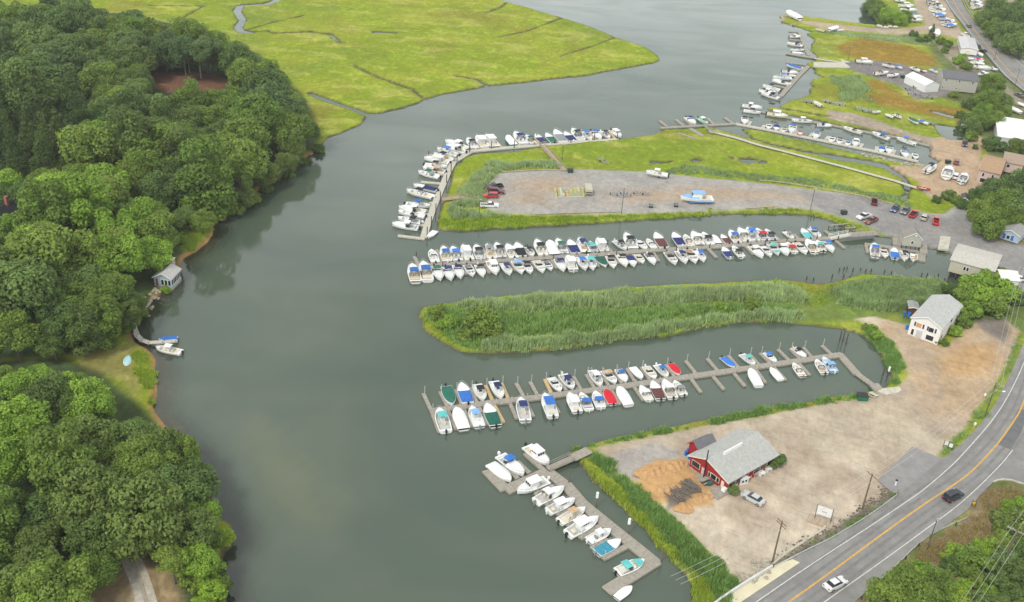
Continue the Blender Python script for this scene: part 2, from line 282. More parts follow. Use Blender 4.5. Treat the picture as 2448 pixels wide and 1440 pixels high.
mixc(sm(-.6, .6, Z['lotS'])*sm(0, 5, Z['warm'])*.9, (.45, .325, .20), .22, n2); mixc(sm(-.6, .6, Z['lotS'])*sm(.5, .6, fbm(GX*1.5, GY, 9, 18))*.5, (.42, .34, .26), .1, n2)
mixc(sm(-.8, .6, Z['greyS'])*.7, (.33, .32, .31), .15, n2)
mixc(sm(-.6, .6, Z['orange']), (.50, .30, .13), .15, n2); mixc(sm(-.6, .4, Z['dark1'])*.85, (.15, .135, .115), .3, n2)
mixc(sm(-2, 3, Z['oran2'])*.75, (.47, .29, .13), .2, n2); mixc(sm(-1, 1, Z['dark2'])*.8, (.15, .14, .13), .3, n2)
mixc(sm(-.6, .8, Z['yard']), (.45, .33, .22), .15, n2); mixc(sm(-.8, .8, Z['spitN']), (.42, .34, .25), .2, n2)
mixc(sm(-.8, .8, Z['slip']), (.22, .20, .19), .2, n2); mixc(sm(-1, 1, Z['track']), (.34, .28, .22), .2, n2)
mixc(sm(-.6, .6, Z['strip']), (.18, .16, .13), .4, n2)
mixc(1-sm(-.1, .6, CO), (.085, .072, .048), .3, n2)                     # mud bank
leftb = (dL > dM)*(GY < at(780, 350).y)*(GX < at(780, 350).x)
mixc((1-sm(.2, 1.6, CO))*leftb, (.34, .20, .08), .3, n2); mixc((1-sm(-6, -1, CO))*leftb, (.22, .19, .10), .3, n2)
hl = .55+(n2-.5)*.16
H = -1.6+(hl+1.6)*sm(-2.2, .7, CO); H = np.where(CO < -2.2, -1.6+.4*sm(-9, -2.2, CO)-.4, H)
land = sm(.3, 2.2, CO)
def lift(z, h, a=-1, b=1.5):
    global H
    H = H+(h-H)*sm(a, b, Z[z])*land
lift('forest', 1.4, -2, 8); H = H+sm(6, 60, dL)*land*(GX < at(600, 500).x)*sm(0, 20, Z['forest'])*1.2
for k in ('lotN', 'lotS', 'yard', 'spitN', 'slip', 'se', 'strip'): lift(k, 1.0)
H = H+sm(-1, 1, Z['orange'])*(.35+.5*(n2-.4))*land+sm(0, 2, Z['dark1'])*.3
RD = P('1640,1520 1720,1440 1850,1358 2057,1247 2142,1186 2240,1110 2300,1065 2345,1020 2380,970 2415,900 2440,850 2470,790 2560,640 2480,300 2420,220 2370,160 2330,105 2290,60 2262,20 2240,-40 2300,-60 2340,60 2420,110 2560,200 2700,400 2750,700 2750,1110 2430,1145 2330,1175 2300,1230 2250,1262 2180,1310 2120,1365 2040,1435 1960,1520')
Z['road'] = zone('1640,1520 1720,1440 1850,1358 2057,1247 2142,1186 2240,1110 2300,1065 2345,1020 2380,970 2415,900 2440,850 2470,790 2700,640 2750,1110 2430,1145 2330,1175 2300,1230 2250,1262 2180,1310 2120,1365 2040,1435 1960,1520', 1.2)
lift('road', 1.15, -4, 0)
V3 = np.stack([GX, GY, H], -1).reshape(-1, 3)
ii = np.arange(NX*NY).reshape(NY, NX); FQ = np.stack([ii[:-1, :-1], ii[:-1, 1:], ii[1:, 1:], ii[1:, :-1]], -1).reshape(-1, 4)
def ground_mat():
    m = bpy.data.materials.new('ground'); m.use_nodes = True; n = m.node_tree; L = n.links; b = n.nodes['Principled BSDF']
    b.inputs['Roughness'].default_value = .95; b.inputs['Specular IOR Level'].default_value = .1
    a = n.nodes.new('ShaderNodeAttribute'); a.attribute_name = 'soil'
    t = n.nodes.new('ShaderNodeTexCoord')
    def nz(sc, st, lo, hi):
        q = n.nodes.new('ShaderNodeMapping'); q.inputs['Scale'].default_value = st; L.new(t.outputs['Object'], q.inputs['Vector'])
        z = n.nodes.new('ShaderNodeTexNoise'); z.inputs['Scale'].default_value = sc; z.inputs['Detail'].default_value = 7; z.inputs['Roughness'].default_value = .7; z.inputs['Distortion'].default_value = .4
        L.new(q.outputs['Vector'], z.inputs['Vector'])
        r = n.nodes.new('ShaderNodeMapRange'); r.inputs['From Min'].default_value = .3; r.inputs['From Max'].default_value = .7; r.inputs['To Min'].default_value = lo; r.inputs['To Max'].default_value = hi
        L.new(z.outputs['Fac'], r.inputs['Value']); return r.outputs['Result'], z.outputs['Fac']
    def rot(sc, st, ang, lo, hi, a0, b0):
        q = n.nodes.new('ShaderNodeMapping'); q.inputs['Rotation'].default_value = (0, 0, radians(ang)); q2 = n.nodes.new('ShaderNodeMapping'); q2.inputs['Scale'].default_value = st
        z = n.nodes.new('ShaderNodeTexNoise'); z.inputs['Scale'].default_value = sc; z.inputs['Detail'].default_value = 5; z.inputs['Distortion'].default_value = 2.2
        L.new(t.outputs['Object'], q.inputs['Vector']); L.new(q.outputs['Vector'], q2.inputs['Vector']); L.new(q2.outputs['Vector'], z.inputs['Vector'])
        r = n.nodes.new('ShaderNodeMapRange'); r.inputs['From Min'].default_value = a0; r.inputs['From Max'].default_value = b0; r.inputs['To Min'].default_value = lo; r.inputs['To Max'].default_value = hi
        L.new(z.outputs['Fac'], r.inputs['Value']); return r.outputs['Result']
    r1, z1 = nz(.7, (1, .7, 1), .76, 1.24); r2, z2 = nz(.09, (1, 1, 1), .86, 1.14)
    rut = rot(.6, (.16, 1, 1), 24, .90, 1.0, .36, .48); rut2 = rot(.5, (1, .2, 1), 10, .92, 1.0, .36, .46); spk = rot(2.2, (1, 1, 1), 0, .72, 1.0, .30, .37)
    def mul(a_, b_):
        k = n.nodes.new('ShaderNodeMath'); k.operation = 'MULTIPLY'; L.new(a_, k.inputs[0]); L.new(b_, k.inputs[1]); return k.outputs[0]
    gm_ = mul(mul(rut, rut2), spk); lite = rot(.16, (1, .8, 1), 0, .97, 1.26, .54, .66)
    sel = n.nodes.new('ShaderNodeMix'); L.new(a.outputs['Alpha'], sel.inputs['Factor']); L.new(mul(r1, lite), sel.inputs['A']); L.new(mul(gm_, nz(.7, (1, .7, 1), .84, 1.2)[0]), sel.inputs['B']); r1 = sel.outputs['Result']
    mu = n.nodes.new('ShaderNodeMath'); mu.operation = 'MULTIPLY'; L.new(r1, mu.inputs[0]); L.new(r2, mu.inputs[1])
    v = n.nodes.new('ShaderNodeVectorMath'); v.operation = 'SCALE'; L.new(a.outputs['Color'], v.inputs[0]); L.new(mu.outputs[0], v.inputs['Scale'])
    L.new(v.outputs['Vector'], b.inputs['Base Color'])
    bp = n.nodes.new('ShaderNodeBump'); bp.inputs['Strength'].default_value = .6; bp.inputs['Distance'].default_value = .35; L.new(z1, bp.inputs['Height']); L.new(bp.outputs['Normal'], b.inputs['Normal'])
    return m
gm = npmesh('ground', V3, FQ, ground_mat(), smooth=True)
ca = gm.color_attributes.new('soil', 'FLOAT_COLOR', 'POINT')
ca.data.foreach_set('color', np.concatenate([COL0.reshape(-1, 3), grav.reshape(-1, 1)], 1).astype(np.float32).ravel())
tag(link('ground', gm), kind='structure')
_gx = gx; _gy = gy
def gz(x, y):
    i = int(np.clip(np.searchsorted(_gx, x)-1, 0, NX-2)); j = int(np.clip(np.searchsorted(_gy, y)-1, 0, NY-2)); return float(H[j, i])
def atg(px, py):
    p = at(px, py, .8)
    for _ in range(3): p = at(px, py, gz(p.x, p.y))
    return p
# water: murky body, silt patches, clearer at the margins
def water_mat():
    m = bpy.data.materials.new('water'); m.use_nodes = True; n = m.node_tree; L = n.links; n.nodes.remove(n.nodes['Principled BSDF'])
    out = n.nodes['Material Output']; t = n.nodes.new('ShaderNodeTexCoord')
    def nz(sc, det, st=(1, 1, 1), dist=.0):
        q = n.nodes.new('ShaderNodeMapping'); q.inputs['Scale'].default_value = st; L.new(t.outputs['Object'], q.inputs['Vector'])
        z = n.nodes.new('ShaderNodeTexNoise'); z.inputs['Scale'].default_value = sc; z.inputs['Detail'].default_value = det; z.inputs['Distortion'].default_value = dist; L.new(q.outputs['Vector'], z.inputs['Vector']); return z.outputs['Fac']
    cr = n.nodes.new('ShaderNodeValToRGB'); cr.color_ramp.elements[0].position = .38; cr.color_ramp.elements[1].position = .68
    cr.color_ramp.elements[0].color = (.066, .092, .066, 1); cr.color_ramp.elements[1].color = (.090, .114, .078, 1)
    L.new(nz(.018, 5, dist=1.2), cr.inputs['Fac'])
    a = n.nodes.new('ShaderNodeAttribute'); a.attribute_name = 'murk'
    si = n.nodes.new('ShaderNodeMix'); si.data_type = 'RGBA'; L.new(cr.outputs['Color'], si.inputs['A']); si.inputs['B'].default_value = (.145, .155, .082, 1)
    sp = n.nodes.new('ShaderNodeSeparateColor'); L.new(a.outputs['Color'], sp.inputs['Color']); L.new(sp.outputs['Green'], si.inputs['Factor'])
    df = n.nodes.new('ShaderNodeBsdfDiffuse'); L.new(si.outputs['Result'], df.inputs['Color'])
    tr = n.nodes.new('ShaderNodeBsdfTransparent'); tr.inputs['Color'].default_value = (.72, .70, .52, 1)
    m1 = n.nodes.new('ShaderNodeMixShader'); L.new(sp.outputs['Red'], m1.inputs['Fac']); L.new(tr.outputs[0], m1.inputs[1]); L.new(df.outputs[0], m1.inputs[2])
    gl = n.nodes.new('ShaderNodeBsdfGlossy'); gl.inputs['Roughness'].default_value = .02; gl.inputs['Color'].default_value = (1, 1, 1, 1)
    bp = n.nodes.new('ShaderNodeBump'); bp.inputs['Strength'].default_value = .03; bp.inputs['Distance'].default_value = .15
    L.new(nz(1.1, 4, (1, 1.6, 1)), bp.inputs['Height']); L.new(bp.outputs['Normal'], gl.inputs['Normal'])
    gr = n.nodes.new('ShaderNodeValToRGB'); gr.color_ramp.elements[0].position = .36; gr.color_ramp.elements[1].position = .62; gr.color_ramp.elements[0].color = (.82, .85, .82, 1); gr.color_ramp.elements[1].color = (1, 1, .98, 1)
    L.new(nz(.022, 6, (.7, 1.8, 1), 1.6), gr.inputs['Fac']); L.new(gr.outputs['Color'], gl.inputs['Color'])  # streaks of sky glint painted into the gloss colour by noise
    rr_ = n.nodes.new('ShaderNodeMapRange'); rr_.inputs['From Min'].default_value = .42; rr_.inputs['From Max'].default_value = .62; rr_.inputs['To Min'].default_value = .015; rr_.inputs['To Max'].default_value = .12
    L.new(nz(.03, 5, (.8, 2.0, 1), 1.0), rr_.inputs['Value']); L.new(rr_.outputs['Result'], gl.inputs['Roughness'])
    fr = n.nodes.new('ShaderNodeFresnel'); fr.inputs['IOR'].default_value = 1.55; L.new(bp.outputs['Normal'], fr.inputs['Normal'])
    m2 = n.nodes.new('ShaderNodeMixShader'); L.new(fr.outputs[0], m2.inputs['Fac']); L.new(m1.outputs[0], m2.inputs[1]); L.new(gl.outputs[0], m2.inputs[2])
    L.new(m2.outputs[0], out.inputs['Surface']); return m
sx, sy = 2, 2
WX = GX[::sy, ::sx]; WY = GY[::sy, ::sx]; CW = CO[::sy, ::sx]
g1, g2 = WX.shape[1], WX.shape[0]; ii = np.arange(g1*g2).reshape(g2, g1)
wm = npmesh('water', np.stack([WX, WY, 0*WX], -1).reshape(-1, 3), np.stack([ii[:-1, :-1], ii[:-1, 1:], ii[1:, 1:], ii[1:, :-1]], -1).reshape(-1, 4), water_mat())
lw = sm(14, 3, -dL[::sy, ::sx])*(WY < at(800, 330).y)*(dL[::sy, ::sx] < 2)
murk = (.82+.18*sm(.2, 2, -CW))*(1-lw)+lw*(.35+.65*sm(.3, 8, -CW))
silt = np.zeros(WX.shape)
for (px, py, r, k, a) in ((650, 790, 13, .5, 30), (700, 720, 12, .45, 20), (600, 800, 9, .35, 10), (740, 980, 12, .38, -30), (720, 1060, 12, .38, -20), (800, 1120, 14, .25, 0), (850, 1200, 14, .2, 0), (1700, 1190, 4, 0, 0), (1560, 1190, 6, .2, 0)):
    c = at(px, py); dx = WX-c.x; dy = WY-c.y; silt += k*np.exp(-(dx*dx+dy*dy*.45)/(r*r))
silt = np.clip(silt*1.3*sm(.44, .72, fbm(WX+WY*.5, WY*.55, 26, 31, 5)), 0, .5)
wa = wm.color_attributes.new('murk', 'FLOAT_COLOR', 'POINT')
wa.data.foreach_set('color', np.stack([murk, silt, 0*silt, 1+0*silt], -1).astype(np.float32).ravel())
tag(link('water', wm), kind='structure')
# ------------------------------------------------------------------ docks
def plank(name, parent, a, b, w, z0, z1, m, ext=0):
    a = Vector((a[0], a[1], 0)); b = Vector((b[0], b[1], 0)); d = b-a; l = d.length+2*ext
    me = MB().box(-l/2, l/2, -w/2, w/2, z0, z1).mesh(name, m)
    mid = (a+b)/2-Vector(parent.location); mid.z = 0
    return link(name, me, parent, None, mid, atan2(d.y, d.x))
def toR(R, x, y): return R[0]+x/R[2], R[1]+y/R[2]
RA = (930, 300, 5.143); RB = (1100, 280, 6); RC = (960, 560, 7.65); RD_ = (1260, 550, 7.65); RE = (1560, 530, 7.65); RF = (1860, 520, 6.12)
RG = (980, 860, 7.2); RH = (1280, 840, 6.442); RI = (1620, 800, 4.371); RJ = (1140, 1040, 7.2); RK = (1280, 1180, 5.538); RL = (1740, 230, 6.8)
RN = (2060, 200, 5.142); RO = (1480, 250, 5.333); RP = (1740, 20, 5.76); RT_ = (2080, 0, 6.546); RU = (280, 560, 4.5); RV = (1980, 420, 4.8); RX = (1740, 1080, 4); RY = (2040, 1120, 4.5); RZ = (2100, 860, 4.8); RR = (1480, 980, 5.143); RWH = (2080, 640, 5.538)
PILES = []
def dock(label, path, w, m, fingers=(), fw=1.0, z=.45, cat='dock', group=None, edge=True, name='floating_dock'):
    pts = [at(*toR(R, x, y), z) for R, x, y in path]
    root = thing(name, (pts[0].x, pts[0].y, 0), 0, label, cat, group)
    for i, (a, b) in enumerate(zip(pts[:-1], pts[1:])): plank('walkway', root, a, b, w, z-.4, z+.002*i, m, w*.3 if i else 0)
    for k, (R, s, mm) in enumerate(fingers):
        c = [float(t) for t in s.split(',')]
        a = at(*toR(R, c[0], c[1]), z); b = at(*toR(R, c[2], c[3]), z)
        plank('finger', root, a, b, fw, z-.42, z-.01-.001*(k % 5), mm or m)
        PILES.append((a if k >= 0 else b, label))
    return root
def gangway(label, a, b, w, m, z0, z1, rail=True, name='gangway', railm=None, cat='gangway'):
    A = at(*a, z0); B = at(*b, z1); d = B-A; l = hypot(d.x, d.y)
    root = thing(name, (A.x, A.y, 0), atan2(d.y, d.x), label, cat)
    link('walkway', MB().add([(0, -w/2, z0-.15), (l, -w/2, z1-.15), (l, w/2, z1-.15), (0, w/2, z0-.15), (0, -w/2, z0), (l, -w/2, z1), (l, w/2, z1), (0, w/2, z0)], [(3, 2, 1, 0), (4, 5, 6, 7), (0, 1, 5, 4), (1, 2, 6, 5), (2, 3, 7, 6), (3, 0, 4, 7)]).mesh('walkway', m), root)
    if rail:
        n = max(2, int(l/2.2))
        for s in (-1, 1):
            r = MB()
            for i in range(n+1):
                x = l*i/n; zz = z0+(z1-z0)*i/n; r.box(x-.05, x+.05, s*w/2-.05, s*w/2+.05, zz-.1, zz+1.0)
            for hh in (.5, .98): r.tube((0, s*w/2, z0+hh), (l, s*w/2, z1+hh), .05, n=4)
            link('railing', r.mesh('railing', railm or m), root)
    return root
g = lambda R, *s, m=None: [(R, t, m) for t in s]
dW = dock('pale L-shaped floating dock along the tip of the upper marsh island', [(RA, 425, 1375), (RA, 480, 1190), (RA, 560, 970), (RA, 640, 780), (RA, 720, 590), (RA, 790, 450), (RA, 1010, 315), (RB, 165, 485), (RB, 640, 440), (RB, 1180, 397), (RB, 1700, 355), (RB, 2250, 318)], 2.0, paledeck,
    g(RA, '110,1350,440,1390', '395,690,650,712', '560,590,690,600', '500,945,600,955', '400,1080,520,1100', '370,1215,450,1230', '470,360,880,380', '640,300,930,330', m=paledeck)+g(RB, '510,330,600,440', '225,330,300,450', '780,320,850,425', '1075,290,1150,400', '1340,270,1400,380', '1600,250,1660,360', '1860,220,1940,330', '2140,200,2230,318', m=newwood), 1.0)
dM_ = dock('long grey central dock with boats moored along both sides', [(RC, 130, 583), (RC, 1300, 510), (RD_, 50, 520), (RD_, 1300, 450), (RE, 0, 520), (RE, 1200, 450), (RE, 2300, 375), (RF, 60, 340), (RF, 790, 300)], 1.9, wood,
    g(RC, '235,405,310,560', '640,280,740,530', '1060,300,1160,500', '1480,290,1560,480', '1870,280,1960,460', '2270,260,2380,440', '1090,560,1180,730', '300,590,370,830', '720,590,790,760', '1540,550,1600,700', '2000,500,2080,660')
    +g(RD_, '330,260,430,480', '700,260,800,450', '1080,240,1150,430', '1440,260,1550,400', '1830,260,1900,410', '2120,200,2230,380', '80,570,170,690', '450,540,540,690', '870,500,910,680', '1240,480,1300,660', '1600,470,1680,600', '1940,440,2050,590', '2310,410,2410,560')
    +g(RE, '200,320,300,470', '560,280,650,450', '900,300,990,440', '1260,320,1310,410', '1600,260,1690,390', '1960,260,2010,370', '2230,250,2350,350', '1010,480,1170,650', '1700,440,1850,590', '400,530,500,640', '2020,430,2120,560')
    +g(RF, '230,240,310,320', '500,240,580,310', '690,190,790,265', '850,335,970,440', '100,360,170,440', '540,320,600,400'), .95)
dS = dock('long grey southern dock with many finger slips and an angled shore end', [(RG, 365, 882), (RG, 1450, 730), (RH, 0, 710), (RH, 1300, 540), (RI, 0, 455), (RI, 900, 325), (RI, 1700, 208), (RI, 1870, 400)], 1.9, wood,
    g(RG, '232,575,372,880', '372,880,505,1240', '520,545,650,805', '785,510,895,775', '1045,475,1160,740', '1830,400,1960,630', '2070,375,2190,595', '665,890,790,1190', '935,860,1060,1150', '1195,815,1335,1110', '1725,750,1840,1010', '1995,700,2125,970')
    +g(RG, '1300,435,1425,705', '1575,395,1690,665', '1455,780,1610,1070', m=newwood)+g(RH, '145,425,245,640', m=newwood)
    +g(RH, '365,400,475,600', '585,380,700,580', '785,350,905,550', '1010,345,1130,520', '1230,300,1330,490', '1410,260,1530,460', '1630,240,1760,430', '2010,200,2140,380', '270,760,360,940', '610,660,735,890', '1000,620,1110,830', '1180,600,1300,810', '1520,540,1665,750', '1890,500,2020,700', '2080,450,2200,680')
    +g(RI, '85,270,190,400', '310,245,420,375', '530,215,640,345', '750,200,850,310', '865,190,970,295', '1050,150,1165,265', '1180,145,1280,250', '1315,130,1400,230', '1510,110,1610,205', '140,455,245,600', '370,430,485,570', '590,400,705,535', '820,365,920,500', '1010,340,1130,470', '1270,300,1380,420'), .8)
for R, s in ((RI, '1870,400,2045,525'), (RI, '2045,522,2160,645')):
    c = [float(t) for t in s.split(',')]
    plank('walkway', dS, at(*toR(R, c[0], c[1]), .5), at(*toR(R, c[2], c[3]), .6), 1.5 if c[0] < 2000 else 2.4, .2 if c[0] < 2000 else .3, .52 if c[0] < 2000 else .8, wood)
dQ = dock('weathered grey dock running diagonally from the walkway below the southern lot', [(RJ, 1240, 640), (RJ, 1560, 880), (RK, 620, 130), (RK, 1000, 440), (RK, 1400, 760), (RK, 1570, 900), (RK, 990, 1260)], 2.5, wood,
    g(RK, '140,150,330,60', '290,275,420,190', '420,420,560,330', '595,585,880,410', '750,725,960,600', '895,855,1215,690')+g(RJ, '1010,1020,1330,870'), 1.2)
for s, w in (('500,950,1230,625', 2.6), ('175,600,500,940', 2.3), ('460,520,710,750', 1.0), ('690,450,905,655', 1.0), ('830,310,1130,580', 1.1)):
    c = [float(t) for t in s.split(',')]; plank('walkway' if w > 2 else 'finger', dQ, at(*toR(RJ, c[0], c[1]), .4), at(*toR(RJ, c[2], c[3]), .4), w, 0, .455+w*.004, wood)
dF = dock('grey fuel dock with a wide right end beside the shed on piles', [(RF, 1272, 385), (RF, 1700, 440), (RF, 2060, 500)], 1.6, wood, g(RF, '1290,400,1310,510', '1490,430,1500,560', '1640,440,1650,560', '1770,450,1800,590'), .9)
c = [at(*toR(RF, x, y), .5) for x, y in ((2120, 420), (2125, 540), (2040, 520), (2100, 600))]
plank('walkway', dF, c[0], c[1], 2.2, .3, 1.0, wood); plank('walkway', dF, at(*toR(RF, 2010, 560), .5), at(*toR(RF, 2160, 590), .5), 5.0, 0, .47, wood)
dO = dock('grey dock on the north edge of the marsh island with open fingers', [(RO, 530, 297), (RO, 1000, 270), (RO, 1475, 243)], 1.6, wood, g(RO, '520,205,610,275', '725,188,820,265', '840,190,940,270', '1345,163,1450,235', '1130,170,1200,245'), 1.1)
dL1 = dock('long white-edged dock on the south side of the narrow northern channel', [(RL, 130, 445), (RL, 900, 590), (RL, 1700, 750), (RL, 2448, 905), (RN, 680, 950)], 1.7, paledeck, g(RL, '370,410,340,465', '600,470,570,510', '890,520,850,560', '1130,560,1090,610', '1380,600,1340,650', '1640,650,1600,700', '1880,710,1860,760', '2190,770,2150,835')+g(RN, '190,775,180,830', '405,815,380,870', '600,865,590,920'), 1.3)
dL2 = dock('narrow grey dock on the north side of the narrow channel beside the marsh', [(RL, 545, 250), (RL, 1000, 350), (RL, 1700, 470), (RL, 2448, 620), (RN, 420, 655), (RN, 830, 760)], 1.5, wood)
dP1 = dock('short dock under the rocky point with boats on its left side', [(RP, 985, 325), (RP, 1040, 470), (RP, 1110, 640)], 1.5, wood, g(RP, '840,313,980,325', '850,430,1010,440', '860,510,1040,520'), 1.2)
dP2 = dock('slanting grey dock below the concrete ramp with boats on its left side', [(RP, 1115, 790), (RP, 980, 920), (RP, 840, 1080), (RP, 730, 1205)], 2.0, wood, g(RP, '800,738,1080,775', '800,840,1020,850', '570,1045,820,1095'), 1.2)
dP3 = dock('grey work pier reaching across the water to the beige ramp', [(RP, 805, 615), (RP, 1060, 660), (RP, 1200, 680)], 2.2, wood, z=.6, name='work_pier', cat='pier')
pa = thing('boardwalk', (*at(*toR(RO, 1150, 340), 1.2).xy, 0), 0, 'long pale raised boardwalk crossing the marsh island to the far shore', 'boardwalk')
bw = [(RO, 1180, 345), (RO, 1500, 425), (RL, 500, 790), (RL, 1000, 915), (RL, 1900, 1150), (RN, 400, 1190), (RN, 830, 1330)]
bp_ = [at(*toR(*q), 1.1) for q in bw]
for i, (a, b) in enumerate(zip(bp_[:-1], bp_[1:])):
    plank('walkway', pa, a, b, 1.5, .95, 1.1+.003*(i % 2), paledeck, .1)
    n = int((b-a).length/5); r = MB()
    for k in range(n):
        q = a+(b-a)*(k+.5)/n-Vector(pa.location); r.box(q.x-.1, q.x+.1, q.y-.7, q.y-.5, -.3, .94); r.box(q.x-.1, q.x+.1, q.y+.5, q.y+.7, -.3, .94)
    if n: link('support', r.mesh('support', darkwood), pa)
plank('landing', pa, at(*toR(RO, 1150, 350), 1.1), at(*toR(RO, 1260, 350), 1.1), 2.4, .9, 1.12, wood)
gangway('short grey ramp from the north dock down to the boardwalk landing', toR(RO, 1090, 268), toR(RO, 1165, 335), 1.3, wood, .5, 1.15)
gangway('brown railed footbridge from the L-shaped dock to the parked trucks', toR(RA, 650, 912), toR(RA, 880, 880), 1.9, brownwood, .9, 1.6)
gangway('sloping end of the brown footbridge beside the parked trucks', toR(RA, 882, 880), toR(RA, 1115, 945), 1.9, brownwood, 1.6, 1.3)
gangway('long brown railed walkway from the northern dock arm to the lot', toR(RB, 1175, 400), toR(RB, 1495, 765), 1.9, brownwood, .8, 1.3, railm=brownwood)
gangway('white truss gangway at the right end of the central dock', toR(RF, 760, 305), toR(RF, 1040, 250), 2.0, paledeck, .6, 1.6, railm=white)
gangway('grey timber pier joining the truss gangway to the lot', toR(RF, 1030, 255), toR(RF, 1450, 225), 3.0, wood, 1.5, 1.4, name='pier', cat='pier')
gangway('grey railed gangway from the diagonal dock to the grassy bank', toR(RJ, 1225, 585), toR(RJ, 1640, 400), 1.6, wood, .6, 1.1)
gangway('wider upper section of the bank walkway above the diagonal dock', toR(RJ, 1640, 395), toR(RJ, 1940, 255), 2.3, wood, 1.1, 1.15, rail=False, name='walkway_section', cat='walkway')
gangway('pale planked walkway along the concrete boat ramp at the rocky spit', toR(RP, 1195, 690), toR(RP, 1560, 745), 1.5, paledeck, .8, 1.0, rail=False, name='walkway_section', cat='walkway')
# curved pier on the left bank
pl = [(RU, 180, 865), (RU, 172, 930), (RU, 185, 1010), (RU, 215, 1090), (RU, 270, 1140), (RU, 345, 1165), (RU, 500, 1158), (RU, 640, 1145)]
pp = [at(*toR(*q), .8) for q in pl]; pr = thing('curved_pier', (pp[0].x, pp[0].y, 0), 0, 'curved white plank pier on the left wooded bank', 'pier')
for i, (a, b) in enumerate(zip(pp[:-1], pp[1:])):
    plank('walkway', pr, a, b, 1.3, .65, .82+.003*(i % 2), paledeck, .2)
    q = b-Vector(pr.location); link('pile', MB().tube((q.x, q.y-.5, -1), (q.x, q.y-.5, 1.1), .1).mesh('pile', darkwood), pr); link('pile', MB().tube((q.x, q.y+.5, -1), (q.x, q.y+.5, 1.1), .1).mesh('pile', darkwood), pr)
# ------------------------------------------------------------------ boats (reference 7 m long, bow +X, waterline z=0)
BL, BB = 7.0, 2.72
def hw(t): return BB/2*(.9+.1*min(1, t/.35)) if t < .45 else BB/2*max(0, 1-((t-.45)/.55)**2.5)**.85
def zs(t): return .72+.38*t*t
def xt(t): return -BL/2+BL*t
def hullmesh(t1, floor=.32, nm='hull', hm=None):
    b = MB(); T = [0, .1, .25, .4, .5, .58, .66, .74, .82, .89, .95, .985, 1]
    for s in (-1, 1):
        rows = []
        for t in T:
            w = hw(t); z = zs(t); x = xt(t); rk = max(0, t-.8)*-.9
            rows.append([(x+rk*1.2, 0, -.3+.5*max(0, t-.75)*2), (x+rk*.7, s*w*.84, .12+.2*t*t), (x, s*w, z-.08), (x+.01, s*(w+.03), z-.04), (x, s*w, z), (x, s*max(0, w-.16), z), ])
        for i in range(len(T)-1):
            for j in range(5):
                q = (rows[i][j], rows[i+1][j], rows[i+1][j+1], rows[i][j+1]); b.add(q, [(0, 1, 2, 3) if s > 0 else (3, 2, 1, 0)])
        for i in range(len(T)-1):
            if T[i+1] <= t1+.02:
                a, c = rows[i][5], rows[i+1][5]; b.add([a, c, (c[0], c[1]*.97, floor), (a[0], a[1]*.97, floor)], [(0, 1, 2, 3)])
    w = hw(0)
    b.add([(xt(0), -w, zs(0)-.05), (xt(0), w, zs(0)-.05), (xt(0), w*.84, .12), (xt(0), 0, -.3), (xt(0), -w*.84, .12)], [(0, 1, 2, 3, 4)])
    b.box(xt(0), xt(0)+.5, -w+.02, w-.02, floor-.01, zs(0)-.03)
    return b.mesh(nm, hm or white)
def deckmesh(t0, camber=.12, trunk=0):
    b = MB(); T = [t for t in (0, .1, .25, .4, .5, .58, .66, .74, .82, .89, .95, .985, 1) if t >= t0-.001]; T = [t0]+[t for t in T if t > t0+.01]
    rows = []
    for t in T:
        w = max(0, hw(t)-.16); z = zs(t); k = trunk*max(0, min(1, (1-t)/.22))*min(1, 1); rows.append([(xt(t), -w, z+.002), (xt(t), -w*.72, z+camber*.7*min(1, w)+k), (xt(t), 0, z+camber*min(1, w)+k*1.1), (xt(t), w*.72, z+camber*.7*min(1, w)+k), (xt(t), w, z+.002)])
    for i in range(len(T)-1):
        for j in range(4): b.quad(rows[i][j], rows[i+1][j], rows[i+1][j+1], rows[i][j+1])
    r = rows[0]; b.add([r[0], r[1], r[2], r[3], r[4], (r[4][0], r[4][1], .3), (r[0][0], r[0][1], .3)], [(0, 1, 2, 3, 4, 5, 6)])
    return b.mesh('deck', white)
def floormesh(t1, m, z=.33):
    b = MB(); T = [.06, .25, .45, .55, .65, .75, .82, .9]; T = [t for t in T if t <= t1]
    for a, c in zip(T[:-1], T[1:]):
        w0, w1 = max(.05, hw(a)-.17), max(.05, hw(c)-.17); b.quad((xt(a), -w0, z), (xt(c), -w1, z), (xt(c), w1, z), (xt(a), w0, z))
    return b.mesh('cockpit_floor', m)
def covermesh(t0, t1, hgt=.35, over=-.03, ridge=0, m='k'):
    b = MB(); N = 9; T = [t0+(t1-t0)*i/N for i in range(N+1)]; rows = []
    for i, t in enumerate(T):
        w = max(.02, hw(t)+over); z = zs(t)+.02; e = min(1, min(i, N-i)/1.6); e = e**.6; h = hgt*e*(1+.25*sin(i*2.1)); k = 7
        rows.append([(xt(t), w*sin(pi/2*(2*j/k-1)), z+h*(cos(pi/2*(2*j/k-1))**(.8 if not ridge else 1.0))+(ridge*e*(1-abs(2*j/k-1)))) for j in range(k+1)])
    for i in range(N):
        for j in range(7): b.quad(rows[i][j], rows[i+1][j], rows[i+1][j+1], rows[i][j+1])
    b.add(rows[0], [tuple(range(8))]); b.add(rows[-1], [tuple(range(8))])
    return b.mesh('cover', CV[m], smooth=True)
def motormesh():
    b = MB(); x = xt(0); b.box(x-.62, x-.08, -.2, .2, .65, 1.15, .8, .8); b.box(x-.5, x-.2, -.09, .09, -.3, .65); return b.mesh('outboard_motor', black)
